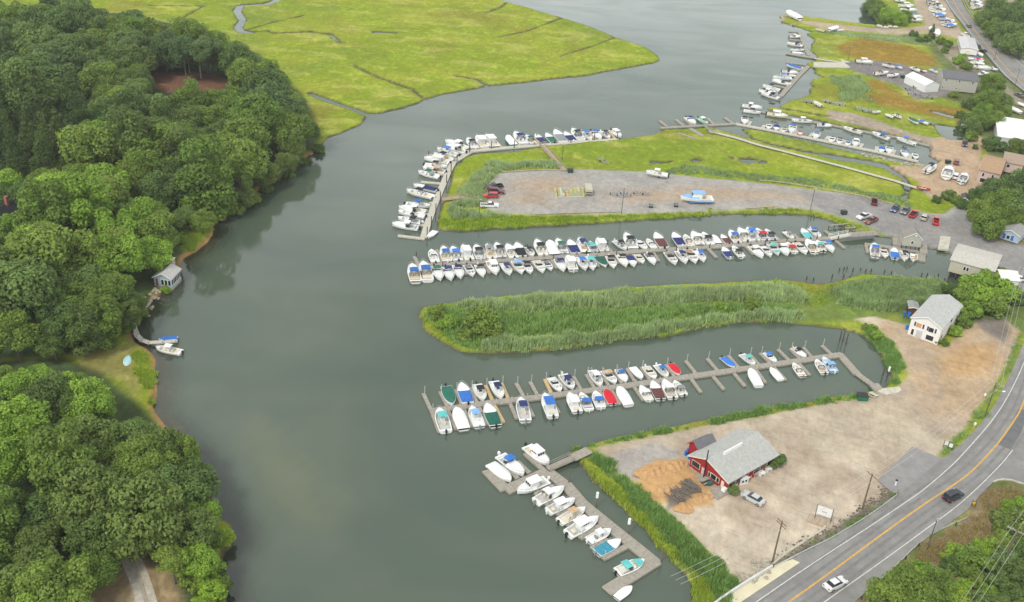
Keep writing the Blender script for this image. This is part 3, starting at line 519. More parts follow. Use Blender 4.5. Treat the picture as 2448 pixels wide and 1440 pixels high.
def toptop(t0, t1, z, w, m='k', th=.07, arch=.12):
    b = MB(); n = 5
    for k in range(n):
        y0 = -w+2*w*k/n; y1 = -w+2*w*(k+1)/n; a0 = arch*(1-(y0/w)**2); a1 = arch*(1-(y1/w)**2)
        b.add([(xt(t0), y0, z+a0), (xt(t1), y0, z+a0), (xt(t1), y1, z+a1), (xt(t0), y1, z+a1), (xt(t0), y0, z+a0-th), (xt(t1), y0, z+a0-th), (xt(t1), y1, z+a1-th), (xt(t0), y1, z+a1-th)], [(0, 1, 2, 3), (7, 6, 5, 4), (0, 4, 5, 1), (2, 6, 7, 3), (0, 3, 7, 4), (1, 5, 6, 2)])
    return b.mesh('canopy', CV[m])
def topframe(t0, t1, z, w):
    b = MB()
    for s in (-1, 1):
        for t, tt in ((t0, t0+.06), (t1, t1-.06)): b.tube((xt(t), s*w*.95, z), (xt(tt), s*w*.95, .7), .03, n=4)
    return b.mesh('canopy_frame', chrome)
def railmesh():
    b = MB(); T = [.6, .7, .8, .9, .97]
    for s in (-1, 1):
        pts = [(xt(t)+.12, s*max(.12, hw(t)-.06), zs(t)+.42) for t in T]
        for a, c in zip(pts[:-1], pts[1:]): b.tube(a, c, .025, n=4)
        for t, q in zip(T, pts): b.tube((xt(t), s*max(.1, hw(t)-.08), zs(t)), q, .02, n=4)
    b.tube((xt(.97)+.12, .12, zs(.97)+.42), (xt(.97)+.12, -.12, zs(.97)+.42), .025, n=4)
    return b.mesh('bow_rail', chrome)
def wshield(t, w, h, rake=.5, wrap=1.0):
    b = MB(); x = xt(t); z = zs(t)+.05
    P0 = [(x-wrap, -w, z), (x+.25, -w*.75, z+.03), (x+.25, w*.75, z+.03), (x-wrap, w, z)]; P1 = [(x-wrap-rake*.3, -w*.93, z+h*.7), (x+.25-rake, -w*.7, z+h), (x+.25-rake, w*.7, z+h), (x-wrap-rake*.3, w*.93, z+h*.7)]
    for i in range(3): b.quad(P0[i], P0[i+1], P1[i+1], P1[i]); b.tube(P1[i], P1[i+1], .03, n=4)
    return b.mesh('windshield', glass)
def seats(L_, m):
    b = MB()
    for x0, x1, y0, y1, h in L_:
        b.box(x0, x1, y0, y1, .34, .34+h, .95, .95); b.box(x0, x0+.14, y0, y1, .34+h, .62+h)
    return b.mesh('seats', m)
def seats1(L_, m): return [('seat', seats([q], m)) for q in L_]
def box_(nm, m, *a, **k): return MB().box(*a, **k).mesh(nm, m)
hOpen = hullmesh(.82); hHalf = hullmesh(.5); hCud = hullmesh(.45)
dk = {.8: deckmesh(.82), .5: deckmesh(.5, .16), .4: deckmesh(.45, .18, .28)}
flG = floormesh(.82, ltgrey); flC = floormesh(.55, cream); flT = floormesh(.5, tanfl)
motor = motormesh(); rail_ = railmesh()
def house(t0, t1, w, z1, m=white):
    b = MB(); b.xprof([(xt(t0), .3), (xt(t1)+.5, .8), (xt(t1), z1), (xt(t0), z1)], -w, w, -w*.9, w*.9, 1.2); return b.mesh('cabin', m)
def hwin(t0, t1, w, z1):
    b = MB(); za, zb = z1-.62, z1-.2
    f = lambda z: w-(w*.1)*(z-.6)/(z1-.6)+.012
    for s in (-1, 1):
        n = 3
        for k in range(n):
            xa = xt(t0)+.15+(xt(t1)-xt(t0)-.3)*k/n; xb = xa+(xt(t1)-xt(t0)-.3)/n-.1
            b.quad((xa, s*w*.935, za), (xb, s*w*.935, za), (xb, s*w*.915, zb), (xa, s*w*.915, zb))
    x = lambda z: xt(t1)+.5-.5*(z-.8)/(z1-.8)+.02
    for k in range(3):
        y0 = -w*.85+w*1.7*k/3+.04; y1 = y0+w*1.7/3-.08; b.quad((x(za), y0, za), (x(za), y1, za), (x(zb), y1, zb), (x(zb), y0, zb))
    return b.mesh('cabin_windows', glass)
def roofm(t0, t1, w, z): return box_('hardtop', white, xt(t0)-.1, xt(t1)+.15, -w, w, z, z+.09, .96, .96)
def crown_console():
    b = MB(); b.box(-.45, .35, -.42, .42, .33, 1.25, .8, .85); return b.mesh('console', white)
KINDS = {
 'c': [('hull', hOpen), ('deck', dk[.8]), ('cockpit_floor', flG), ('console', crown_console()), ('windshield', MB().quad((.42, -.4, 1.1), (.42, .4, 1.1), (.2, .35, 1.6), (.2, -.35, 1.6)).mesh('windshield', glass)), *seats1([(-1.3, -.8, -.45, .45, .5), (.5, 1.0, -.3, .3, .2)], cream), ('outboard_motor', motor), ('bow_rail', rail_)],
 'k': [('hull', hCud), ('deck', dk[.4]), ('cockpit_floor', flC), ('windshield', wshield(.47, 1.05, .55)), *seats1([(-1.0, -.5, .3, .85, .35), (-1.0, -.5, -.85, -.3, .35), (-3.1, -2.6, -.9, .9, .2)], cream), ('hatch', box_('hatch', glass, 1.1, 1.6, -.22, .22, 1.2, 1.29)), ('outboard_motor', motor), ('bow_rail', rail_)],
 'b': [('hull', hOpen), ('deck', dk[.8]), ('cockpit_floor', flG), ('windshield', wshield(.5, 1.0, .5)), ('dashboard', box_('dashboard', white, .1, .65, -1.0, 1.0, .34, .95)), *seats1([(-1.1, -.6, .3, .85, .35), (-1.1, -.6, -.85, -.3, .35), (-3.0, -2.4, -.95, .95, .25), (.8, 2.0, .35, .7, .2), (.8, 2.0, -.7, -.35, .2)], cream), ('outboard_motor', motor)],
 'v': [('hull', hHalf), ('deck', dk[.5]), ('cover', covermesh(.03, .6, .3)), ('outboard_motor', motor), ('bow_rail', rail_)],
 'V': [('hull', hOpen), ('cover', covermesh(.02, .97, .35)), ('outboard_motor', motor)],
 'f': [('hull', hHalf), ('cover', covermesh(0, .99, .3, .04, .55, 'w'))],
 'p': [('hull', hCud), ('deck', dk[.4]), ('cockpit_floor', flC), ('cabin', house(.36, .62, .95, 2.0)), ('cabin_windows', hwin(.36, .62, .95, 2.0)), ('hardtop', roofm(.27, .62, 1.0, 2.003)), ('outboard_motor', motor), ('bow_rail', rail_), ('fish_box', box_('fish_box', cream, -2.6, -1.9, -.45, .45, .34, .75))],
 's': [('hull', hullmesh(.95, .2)), ('cockpit_floor', floormesh(.9, ltgrey, .21)), ('seat', MB().box(-1.6, -1.1, -1.05, 1.05, .35, .45).mesh('seat', wood)), ('seat', MB().box(.3, .8, -1.1, 1.1, .35, .45).mesh('seat', wood)), ('outboard_motor', motor)],
 'S': [('hull', hOpen), ('cover', covermesh(.0, .96, .25, .0, .1, 'w'))],
}
topK = (toptop(.3, .52, 1.95, .95), topframe(.32, .5, 1.9, .95)); topC = (toptop(.36, .62, 2.05, .85), topframe(.4, .58, 2.0, .7)); topB = (toptop(.22, .46, 1.85, 1.05), topframe(.24, .46, 1.8, 1.05))
smallcov = covermesh(.7, .93, .1)
KN = {'c': ('centre_console_boat', 'centre console boat'), 'k': ('cuddy_boat', 'cuddy boat'), 'b': ('bowrider', 'open bowrider'), 'v': ('covered_boat', 'motorboat'), 'V': ('covered_boat', 'motorboat'),
      'f': ('wrapped_boat', 'fully wrapped boat'), 'p': ('pilothouse_boat', 'wheelhouse boat'), 's': ('skiff', 'small open skiff'), 'S': ('covered_skiff', 'small covered skiff')}
hullmats = {'w': white, 'g': mat('green_hull', (.25, .55, .42), .35, .06, 1), 't': mat('turquoise_hull', (.10, .48, .50), .35, .06, 1), 'y': mat('tan_hull', (.66, .58, .40), .35, .06, 1), 'r': mat('red_hull', (.5, .05, .04), .35, .06, 1), 'b': mat('blue_hull', (.35, .55, .80), .35, .08, 1), 'n': mat('dark_blue_hull', (.05, .09, .3), .35, .06, 1)}
mot = [black, black, white, mat('grey_motor', (.25, .26, .28), .4, .1, 1)]
BR = random.Random(5)
def boat(kind, colr, A, B, label, group, hullc='w', zl=0., Lfix=None):
    d = A-B; L = d.length; cen = (A+B)/2
    L = max(4.2, min(L, 12.5)) if Lfix is None else Lfix
    if kind in 'sS': L = min(L, 5.2)
    s = L/BL; kn = KN[kind]; sw = s*(1.0 if L > 6.3 else 1.08)*BR.uniform(.97, 1.04)
    if L > 8.2: sw = s*.92
    r = thing(kn[0], (cen.x, cen.y, zl), atan2(d.y, d.x), label, 'boat', group, (s, sw, s if L < 9 else s*.9))
    sm_ = BR.choice([cream, white, white, tanfl, CV['a'], CV['n'] if colr == 'n' else cream])
    for nm, me in KINDS[kind]:
        m = None
        if nm == 'hull' and hullc != 'w': m = hullmats[hullc]
        if nm == 'cover': m = CV[colr]
        if nm == 'outboard_motor':
            if L > 9.3: continue
            m = BR.choice(mot)
        if nm == 'seat': m = sm_
        if nm == 'cockpit_floor': m = BR.choice([ltgrey, cream, white, white, tanfl if kind == 'p' else ltgrey])
        if nm == 'hardtop': m = CV[colr]
        link(nm, me, r, m)
    if colr != '-':
        tp = None
        if kind == 'k' and colr != '-': tp = topK
        if kind == 'c': tp = topC
        if kind == 'b' and colr != 'w': tp = topB
        if tp: link('canopy', tp[0], r, CV[colr]); link('canopy_frame', tp[1], r)
        if kind == 'b' and colr in 'tu': link('bow_cover', smallcov, r, CV[colr])
    return r
def lab(kind, c, where):
    k = KN[kind][1]; n = CVN.get(c, '')
    if kind in 'vV': t = 'motorboat under %s cover' % n
    elif kind in 'fS': t = k if c == 'w' else k+' in %s' % n
    elif c in '-w': t = k+(' with white top' if kind in 'kc' and c == 'w' else '')
    elif kind == 'p': t = 'wheelhouse boat with %s roof' % n
    else: t = k+' with %s top' % n
    return t+', '+where
BOATS = [
 ('boats moored on the west side of the L-shaped dock', '%s from top, west arm of L-shaped dock', '''A kw 690,195 970,290
A kw 700,250 940,335
A cb 590,290 850,370
A ck 550,350 790,430
A pw 430,400 740,460
A ck 718,510 440,482
A by 415,520 690,570
A cg 360,570 620,635
A vn 300,735 590,800
A ck 215,800 540,880
A cb 510,990 205,965
A kw 120,1010 450,1065
A bw 115,1060 440,1120
A bk 110,1135 400,1195
A kw 38,1210 360,1262
A Sw 480,1370 570,1290'''),
 ('boats moored on the north arm of the L-shaped dock', '%s from left, north arm of L-shaped dock', '''B kk 110,310 215,450
B pw 240,280 360,430
B pw 370,270 510,430
B fw 670,280 770,400 t
B kn 785,230 920,390
B kg 945,270 1060,385
B vn 1080,255 1200,365
B vg 1235,245 1350,365
B va 1360,200 1480,355
B vn 1500,225 1620,345
B kk 1610,180 1740,325
B cb 1890,320 1740,215
B kb 2025,310 1880,205
B ck 2150,295 2020,205
B pw 2310,280 2170,190'''),
 ('boats moored on the upper side of the central dock', '%s from left, upper side of central dock', '''C bw 540,290 620,510
C kb 760,240 840,500
C kb 930,240 1040,480
C pw 1120,215 1250,470
C kk 1360,210 1450,455
C ca 1560,200 1660,445
C kk 1730,175 1840,425
C kw 1930,195 2060,430
C vk 2100,170 2210,400
C ck 2410,390 2280,230
D kk 170,190 300,460
D fw 390,210 510,450
D kg 550,180 680,430
D vn 770,195 900,425
D cn 950,165 1080,415
D bt 1150,210 1240,390
D pw 1290,160 1420,385
D ck 1820,350 1610,190
D kk 1800,70 1950,340
D bw 2190,340 2010,190
D bw 2200,160 2330,320
E vm 50,225 210,480
E vn 380,215 540,440
E bw 590,245 710,435
E kw 730,195 880,425
E bk 920,205 1070,410
E Sw 1090,215 1230,410
E vm 1260,235 1400,390
E kb 1415,170 1560,380
E kw 1575,130 1730,360
E cb 1731,125 1890,350
E br 1900,135 2080,340
E bk 2070,145 2230,330
F ca 230,300 100,200
F vt 350,165 470,300
F bb 620,285 480,160'''),
 ('boats moored on the lower side of the central dock', '%s from left, lower side of central dock', '''C kb 190,560 260,870
C kb 390,520 480,850
C kg 720,830 600,590
C kn 915,830 810,600
C kn 1090,795 1000,570
C bw 1310,755 1200,560
C kk 1500,760 1400,560
C pw 1740,725 1620,490
C cn 1990,730 1860,530
C bl 2210,710 2080,490
C bk 2370,700 2260,510
D bw 75,780 -40,590
D bw 300,765 170,560
D bw 450,720 340,560
D kn 680,740 560,530
D pw 740,480 850,730
D cb 1080,720 950,500
D ct 1220,715 1120,490
D Vg 1450,655 1290,480
D bk 1600,680 1500,480
D kk 1820,655 1690,450
D vn 1970,655 1860,460
D bw 2130,590 2010,440
D kk 2340,615 2200,430
E ba 430,770 270,560
E cn 620,750 470,540
E bw 800,745 640,520
E cb 950,720 820,530
E vn 1290,470 1420,650
E bk 1470,450 1640,640
E kw 2020,650 1800,450
E bw 2170,625 2020,450
E bt 2310,595 2150,410
E bw 2448,590 2300,400
F kw 150,540 30,390
F br 130,365 250,505
F bw 420,525 260,370
F kw 420,330 540,510
F kt 570,340 660,490
F kb 810,500 680,350'''),
 ('boats moored at the fuel dock', '%s from left at the fuel dock', '''F kb 1410,390 1420,570
F bw 1580,575 1540,460
F vb 1700,450 1710,595
F ck 1860,625 1840,490
F sw 1985,640 1990,515'''),
 ('boats in the upper slips of the southern dock', '%s from left, upper slips, southern dock', '''G Vg 730,780 620,460
G vb 880,410 1000,745
G ck 1270,695 1150,420
G cn 1580,665 1440,370
H bw 390,610 240,400
H cn 585,570 420,350
H cw 1010,530 870,290
H by 1240,485 1060,290
H kb 1400,465 1280,270
H Sw 1660,430 1480,220
H bw 1850,415 1700,225
H cb 2040,385 1870,200
H Vr 2220,355 2090,180
I Vb 600,335 470,230
I ct 810,310 670,200
I bb 1030,280 920,180
I kk 1345,230 1210,130'''),
 ('boats in the lower slips of the southern dock', '%s from left, lower slips, southern dock', '''G ct 500,850 620,1235
G fw 790,835 930,1190
G cl 1060,810 1200,1150
G vg 1320,770 1480,1140
G cn 1900,670 1990,1055
H pb 140,665 270,1010
H pw 520,645 650,930
H bb 700,640 830,890
H bb 920,615 1010,860
H Vr 1080,580 1200,805
H fw 1270,550 1440,825
H kw 1620,525 1760,745
H vm 1800,465 1930,735
H kw 1980,440 2120,715
H ba 2140,450 2290,665
I fw 750,360 850,535
I Sw 970,340 1080,465
I bw 1210,295 1310,430
I bw 1450,260 1540,400
I bl 1520,235 1640,380 b'''),
 ('boats moored around the diagonal dock', '%s from top at the diagonal dock', '''J fw 590,790 230,490
J kb 810,690 400,350
J pw 1240,510 860,190
J pw 690,980 1210,770
J kw 1500,900 1020,1150
J pw 1690,1100 1230,1310
K cy 660,190 320,370
K pw 830,320 430,540
K cw 1000,470 700,620
K vu 1130,610 810,780
K bt 1440,880 1080,1040
K Sw 1245,1240 1110,1345'''),
 ('boats moored in the narrow northern channel, north side', '%s from left, narrow channel north side', '''L kw 560,200 240,150
L ck 540,265 260,230
L pw 980,335 640,285 y
L cw 1370,410 1065,385
L kn 1700,475 1450,460
L bw 1880,505 2180,595
N bb 130,600 340,680
N cb 430,665 650,740'''),
 ('boats moored in the narrow northern channel, south side', '%s from left, narrow channel south side', '''L kk 280,445 275,350
L bw 660,525 680,455
L vn 790,545 795,465
L bw 900,575 930,515
L kb 1035,600 1060,490
L sw 1165,635 1190,560 r
L kb 1425,685 1450,590
L bw 1675,740 1705,665
L bm 1815,765 1825,690
L bb 1945,797 1955,722
L kw 2070,815 2090,715
N vb 245,838 252,775
N kg 343,858 342,780
N kb 555,905 515,825
N bw 670,918 655,858'''),
 ('boats at the north edge dock of the marsh island', '%s from left, marsh island north dock', '''O kn 975,245 860,165
O cw 1130,245 1010,170 g'''),
 ('boats at the dock under the rocky point', '%s from top, dock under rocky point', '''P kw 1010,385 850,388
P bn 820,480 1030,515
P cn 1055,570 880,572
P Sw 1045,620 890,600'''),
 ('boats at the slanting dock below the ramp', '%s from top, slanting dock below ramp', '''P Vb 810,775 1015,830
P kk 970,890 750,865
P bw 945,932 740,905
P cb 620,950 880,965
P ka 610,990 850,1045
P ck 480,1065 720,1130
P kw 690,1180 450,1135
P bk 455,1165 710,1245'''),
]
REG = dict(A=RA, B=RB, C=RC, D=RD_, E=RE, F=RF, G=RG, H=RH, I=RI, J=RJ, K=RK, L=RL, N=RN, O=RO, P=RP, T=RT_, U=RU, V=RV, X=RX, Y=RY, Z=RZ, R=RR)
for grp, where, rows in BOATS:
    for i, ln in enumerate(rows.split('\n')):
        q = ln.split(); R = REG[q[0]]; a = [float(t) for t in q[2].split(',')]; b = [float(t) for t in q[3].split(',')]
        A = at(*toR(R, *a), .75); B = at(*toR(R, *b), .65); A.z = B.z = 0
        boat(q[1][0], q[1][1], A, B, lab(q[1][0], q[1][1], where % NUMW[i]), grp, q[4] if len(q) > 4 else 'w')
# mooring piles
pt = MB().tube((0, 0, -2), (0, 0, 2.3), .09, n=6).mesh('mooring_pole', mat('pale_pole', (.45, .45, .42), .7, .15, 1)); pd = MB().tube((0, 0, -2), (0, 0, 1.9), .17, .15, n=7).mesh('piling', darkwood)
cnt = {}
for a, lb in sorted(PILES, key=lambda q: ppos(q[0])[0]):
    k = 'southern' if 'southern' in lb else ('central' if 'central' in lb else ('L-shaped' if 'L-shaped' in lb else None))
    if k is None: continue
    if k == 'southern': cnt[k] = cnt.get(k, 0)+1; single('mooring_pole', pt, '%s thin pale mooring pole from left at the southern dock fingers' % NUMW[cnt[k]-1], 'pole', (a.x+.3, a.y, 0), group='thin poles at the finger ends of the southern dock')
    elif random.random() < .3: cnt[k] = cnt.get(k, 0)+1; single('piling', pd, '%s dark wooden piling from left beside the %s dock' % (NUMW[cnt[k]-1], k), 'piling', (a.x+.5, a.y, 0), group='pilings holding the %s dock' % k)
pl2 = MB().tube((0, 0, -2), (0, 0, 3.2), .17, .15, n=7).mesh('tall_piling', darkwood)
for i, (R, x, y) in enumerate([(RB, 132, 500), (RB, 445, 470), (RB, 772, 460), (RB, 1140, 420), (RB, 1585, 385), (RB, 1920, 350), (RB, 2250, 330), (RA, 990, 350), (RA, 835, 460), (RA, 762, 590), (RA, 706, 720), (RA, 630, 930), (RA, 575, 1080), (RA, 520, 1240), (RA, 468, 1370)]):
    p = at(*toR(R, x, y)); single('tall_piling', pl2, '%s dark piling counted from the bend on the inner edge of the L-shaped dock' % NUMW[i], 'piling', (p.x, p.y, 0), group='pilings on the inner edge of the L-shaped dock')
stub = MB().tube((0, 0, -2), (0, 0, .9), .2, .16, n=6).mesh('stump_pile', darkwood)
for i, (x, y) in enumerate([(895, 785), (960, 775), (1005, 765), (1090, 795), (1205, 775), (1280, 800), (1360, 795), (1555, 810), (1655, 825), (2095, 865), (2175, 870), (2280, 890), (2340, 870), (2440, 910), (415, 915), (515, 930), (785, 895), (955, 880), (1045, 885), (835, 200), (910, 195), (935, 200), (480, 20), (525, 20)]):
    p = at(*toR(RF, x, y)); single('stump_pile', stub, 'old dark pile stump standing in the water, %s in the line near the reed bank' % NUMW[i], 'pile', (p.x, p.y, 0), group='old pile stumps in the water', sc=(1, 1, random.uniform(.5, 1.5)))
for i, (R, x, y) in enumerate([(RK, 800, 195), (RK, 1220, 545), (RK, 1660, 915), (RJ, 1580, 840)]):
    p = at(*toR(R, x, y)); r = thing('capped_piling', (p.x, p.y, 0), 0, '%s tall piling from the top along the right edge of the diagonal dock' % NUMW[(0, 2, 3, 1)[i] if i < 3 else 1], 'piling', 'tall pilings along the diagonal dock')
    if i == 0: r['label'] = 'tall piling with a wide white float beside the diagonal dock'
    link('pole', MB().tube((0, 0, -2), (0, 0, 3.6), .16, n=7).mesh('pole', polewood), r)
    if i in (0, 1): link('cap', MB().tube((0, 0, 2.7), (0, 0, 3.9), .3, .28, n=10).mesh('cap', white), r)
# ------------------------------------------------------------------ roads
for k, dx in enumerate((-1.0, 1.0)):
    q = [at(*p, 1.4) for p in ((308, 1318), (312, 1335), (330, 1375), (342, 1410), (352, 1445), (372, 1530))]; b = MB(); n_ = 24; pts_ = []
    for i in range(n_+1):
        t = i/n_*(len(q)-1); j = min(int(t), len(q)-2); p = q[j]+(q[j+1]-q[j])*(t-j); d = (q[min(j+1, len(q)-1)]-q[j]).normalized(); nn = Vector((-d.y, d.x, 0)); pts_.append((p+nn*(dx-.62), p+nn*(dx+.62)))
    for (a, c), (e, f) in zip(pts_[:-1], pts_[1:]):
        b.add([(v.x, v.y, max(gz(v.x, v.y), gz(v.x+.6, v.y+.6), gz(v.x-.6, v.y-.6))+.06) for v in (a, c, f, e)], [(3, 2, 1, 0)])
    o_ = link('dirt_track', b.mesh('dirt_track', mat('pale_track', (.52, .47, .38), .95, .2, 1.2, .1))); o_['kind'] = 'structure'
asph = mat('asphalt', (.23, .222, .21), .9, .10, .5, .2, stretch=(1, 1, 1), col2=(.265, .256, .24), thr=.5)
whitep = mat('white_paint', (.62, .62, .58), .7, .2, 2); yellowp = mat('yellow_paint', (.60, .35, .08), .7, .2, 2)
def sheet(name, px, z, m, th=.3, rg=None):
    pts = [at(*(toR(rg, *q) if rg else q), z) for q in px]
    if sum((b.x-a.x)*(b.y+a.y) for a, b in zip(pts, pts[1:]+pts[:1])) > 0: pts = pts[::-1]
    return link(name, MB().prism([(p.x, p.y) for p in pts], z-th, z).mesh(name, m))
def smooth_line(px, z, step=3.0):
    q = [at(x, y, z) for x, y in px]; out = []
    for i in range(len(q)-1):
        p0 = q[max(i-1, 0)]; p1 = q[i]; p2 = q[i+1]; p3 = q[min(i+2, len(q)-1)]; n = max(1, int((p2-p1).length/step))
        for k in range(n):
            t = k/n; out.append(.5*((2*p1)+(p2-p0)*t+(2*p0-5*p1+4*p2-p3)*t*t+(3*p1-p0-3*p2+p3)*t**3))
    return out+[q[-1]]
def ribbon(name, px, w, z, m, kind='structure', h=0, off=0):
    q = smooth_line(px, z); b = MB(); L_ = []; R_ = []
    for i, p in enumerate(q):
        d = (q[min(i+1, len(q)-1)]-q[max(i-1, 0)]).normalized(); n = Vector((-d.y, d.x, 0)); L_.append(p+n*(w/2+off)); R_.append(p-n*(w/2-off))
    for i in range(len(q)-1):
        b.quad(R_[i], R_[i+1], L_[i+1], L_[i])
        if h:
            dz = Vector((0, 0, h)); b.quad(L_[i], L_[i+1], L_[i+1]-dz, L_[i]-dz); b.quad(R_[i+1], R_[i], R_[i]-dz, R_[i+1]-dz)
    o = link(name, b.mesh(name, m)); 
    if kind: o['kind'] = kind
    return o
ZR = 1.3
leftedge = [(1600, 1525), (1750, 1422), (1850, 1357), (1960, 1302), (2057, 1247), (2142, 1186), (2200, 1140), (2262, 1090), (2302, 1056), (2340, 1018), (2376, 970), (2405, 915), (2428, 866), (2446, 822), (2490, 700)]
rightedge = [(2800, 900), (2800, 1190), (2448, 1157), (2420, 1148), (2395, 1146), (2374, 1153), (2345, 1182), (2310, 1222), (2253, 1262), (2195, 1302), (2129, 1365), (2042, 1437), (1930, 1530)]
sl_ = [ppos(p) for p in smooth_line(leftedge, ZR)]
sheet('road', sl_+rightedge, ZR, asph)['kind'] = 'structure'
sheet('driveway', [(2098, 1148), (2140, 1108), (2181, 1068), (2236, 1090), (2258, 1094), (2215, 1140), (2142, 1184)], ZR-.012, mat('old_asphalt', (.27, .26, .25), .9, .12, .6))['kind'] = 'structure'
ribbon('centre_line', [(1830, 1479), (1885, 1440), (1990, 1365), (2100, 1284), (2200, 1212), (2283, 1157), (2329, 1121), (2385, 1061), (2400, 1041), (2428, 1000), (2446, 965), (2480, 870)], .34, ZR+.01, yellowp)
ribbon('edge_line', [(1750, 1478), (1807, 1440), (1900, 1376), (2000, 1310), (2100, 1245), (2200, 1177), (2221, 1160), (2270, 1118), (2308, 1079), (2371, 1006), (2412, 943), (2446, 872), (2475, 800)], .17, ZR+.01, whitep)
ribbon('edge_line', [(1905, 1486), (1970, 1440), (2100, 1348), (2200, 1275), (2300, 1200), (2384, 1120), (2421, 1076)], .17, ZR+.01, whitep)
trk = mat('worn_asphalt', (.205, .198, .188), .85, .12, .7, .25)
for dx in (-3.2, -1.5, 1.5, 3.2): ribbon('wheel_track', [(1830, 1479), (1885, 1440), (1990, 1365), (2100, 1284), (2200, 1212), (2283, 1157), (2329, 1121), (2385, 1061), (2400, 1041), (2428, 1000), (2446, 965), (2480, 870)], .65, ZR+.005, trk, off=dx)
sheet('asphalt_patch', [toR(RZ, *q) for q in ((1370, 975), (1520, 1030), (1640, 830), (1720, 600), (1610, 560), (1450, 870))], ZR+.0075, mat('new_asphalt', (.15, .15, .15), .9, .15, .6), .02)['kind'] = 'structure'
up = [(2235, -45), (2258, 0), (2278, 30), (2294, 49), (2324, 90), (2355, 127), (2401, 180), (2447, 217), (2520, 285)]; upr = [(2640, 240), (2448, 150), (2420, 133), (2401, 121), (2370, 95), (2332, 56), (2309, 24), (2297, 0), (2280, -45)]
sheet('upper_road', up+upr, 1.3, asph)['kind'] = 'structure'
ribbon('centre_line', [(2255, -45), (2278, 0), (2294, 27), (2314, 55), (2332, 75), (2370, 121), (2401, 157), (2447, 203), (2520, 265)], .35, 1.31, yellowp)
ribbon('edge_line', [(2286, -45), (2302, 0), (2314, 23), (2337, 55), (2375, 93), (2410, 128), (2448, 160)], .2, 1.31, whitep)
ribbon('edge_line', [(2240, -45), (2262, 0), (2282, 30), (2299, 50), (2330, 91), (2361, 128), (2407, 182), (2452, 219)], .2, 1.31, whitep)
sheet('sidewalk', [(1640, 1500), (1745, 1424), (1848, 1353), (1895, 1337), (1912, 1345), (1800, 1420), (1680, 1500)], ZR+.14, mat('pale_slab', (.66, .60, .42), .85, .08, .5))['kind'] = 'structure'
pv = ribbon('bridge_parapet', [(1630, 1500), (1740, 1418), (1847, 1351)], .35, ZR+.9, mat('white_parapet', (.62, .61, .58), .8, .1, .5), None, .9); tag(pv, 'white concrete bridge parapet beside the pale sidewalk at the bottom edge', 'parapet')
def sidekerb(): ribbon('kerb', [(2374, 1152), (2385, 1147), (2400, 1145), (2420, 1147), (2448, 1156), (2500, 1164)], .3, ZR+.12, concrete, 'structure', .3)
sidekerb()
sheet('boat_ramp', [(2098, 935), (2112, 928), (2150, 925), (2182, 962), (2160, 968), (2140, 955)], .95, concrete)['kind'] = 'structure'
sheet('boat_ramp', toR and [toR(RV, *q) for q in ((1290, 688), (1405, 705), (1380, 850), (1258, 835))], 1.1, concrete, .6)['kind'] = 'structure'
sheet('boat_ramp', [toR(RP, *q) for q in ((1180, 740), (1330, 740), (1560, 750), (1560, 700), (1850, 790), (1850, 820), (1600, 815), (1330, 812), (1180, 800))], .98, concrete, .5)['kind'] = 'structure'
sheet('boat_ramp', [toR(RN, *q) for q in ((835, 730), (1000, 760), (1010, 830), (840, 800))], .6, mat('wet_concrete', (.22, .20, .16), .8, .15, .8), .6)['kind'] = 'structure'
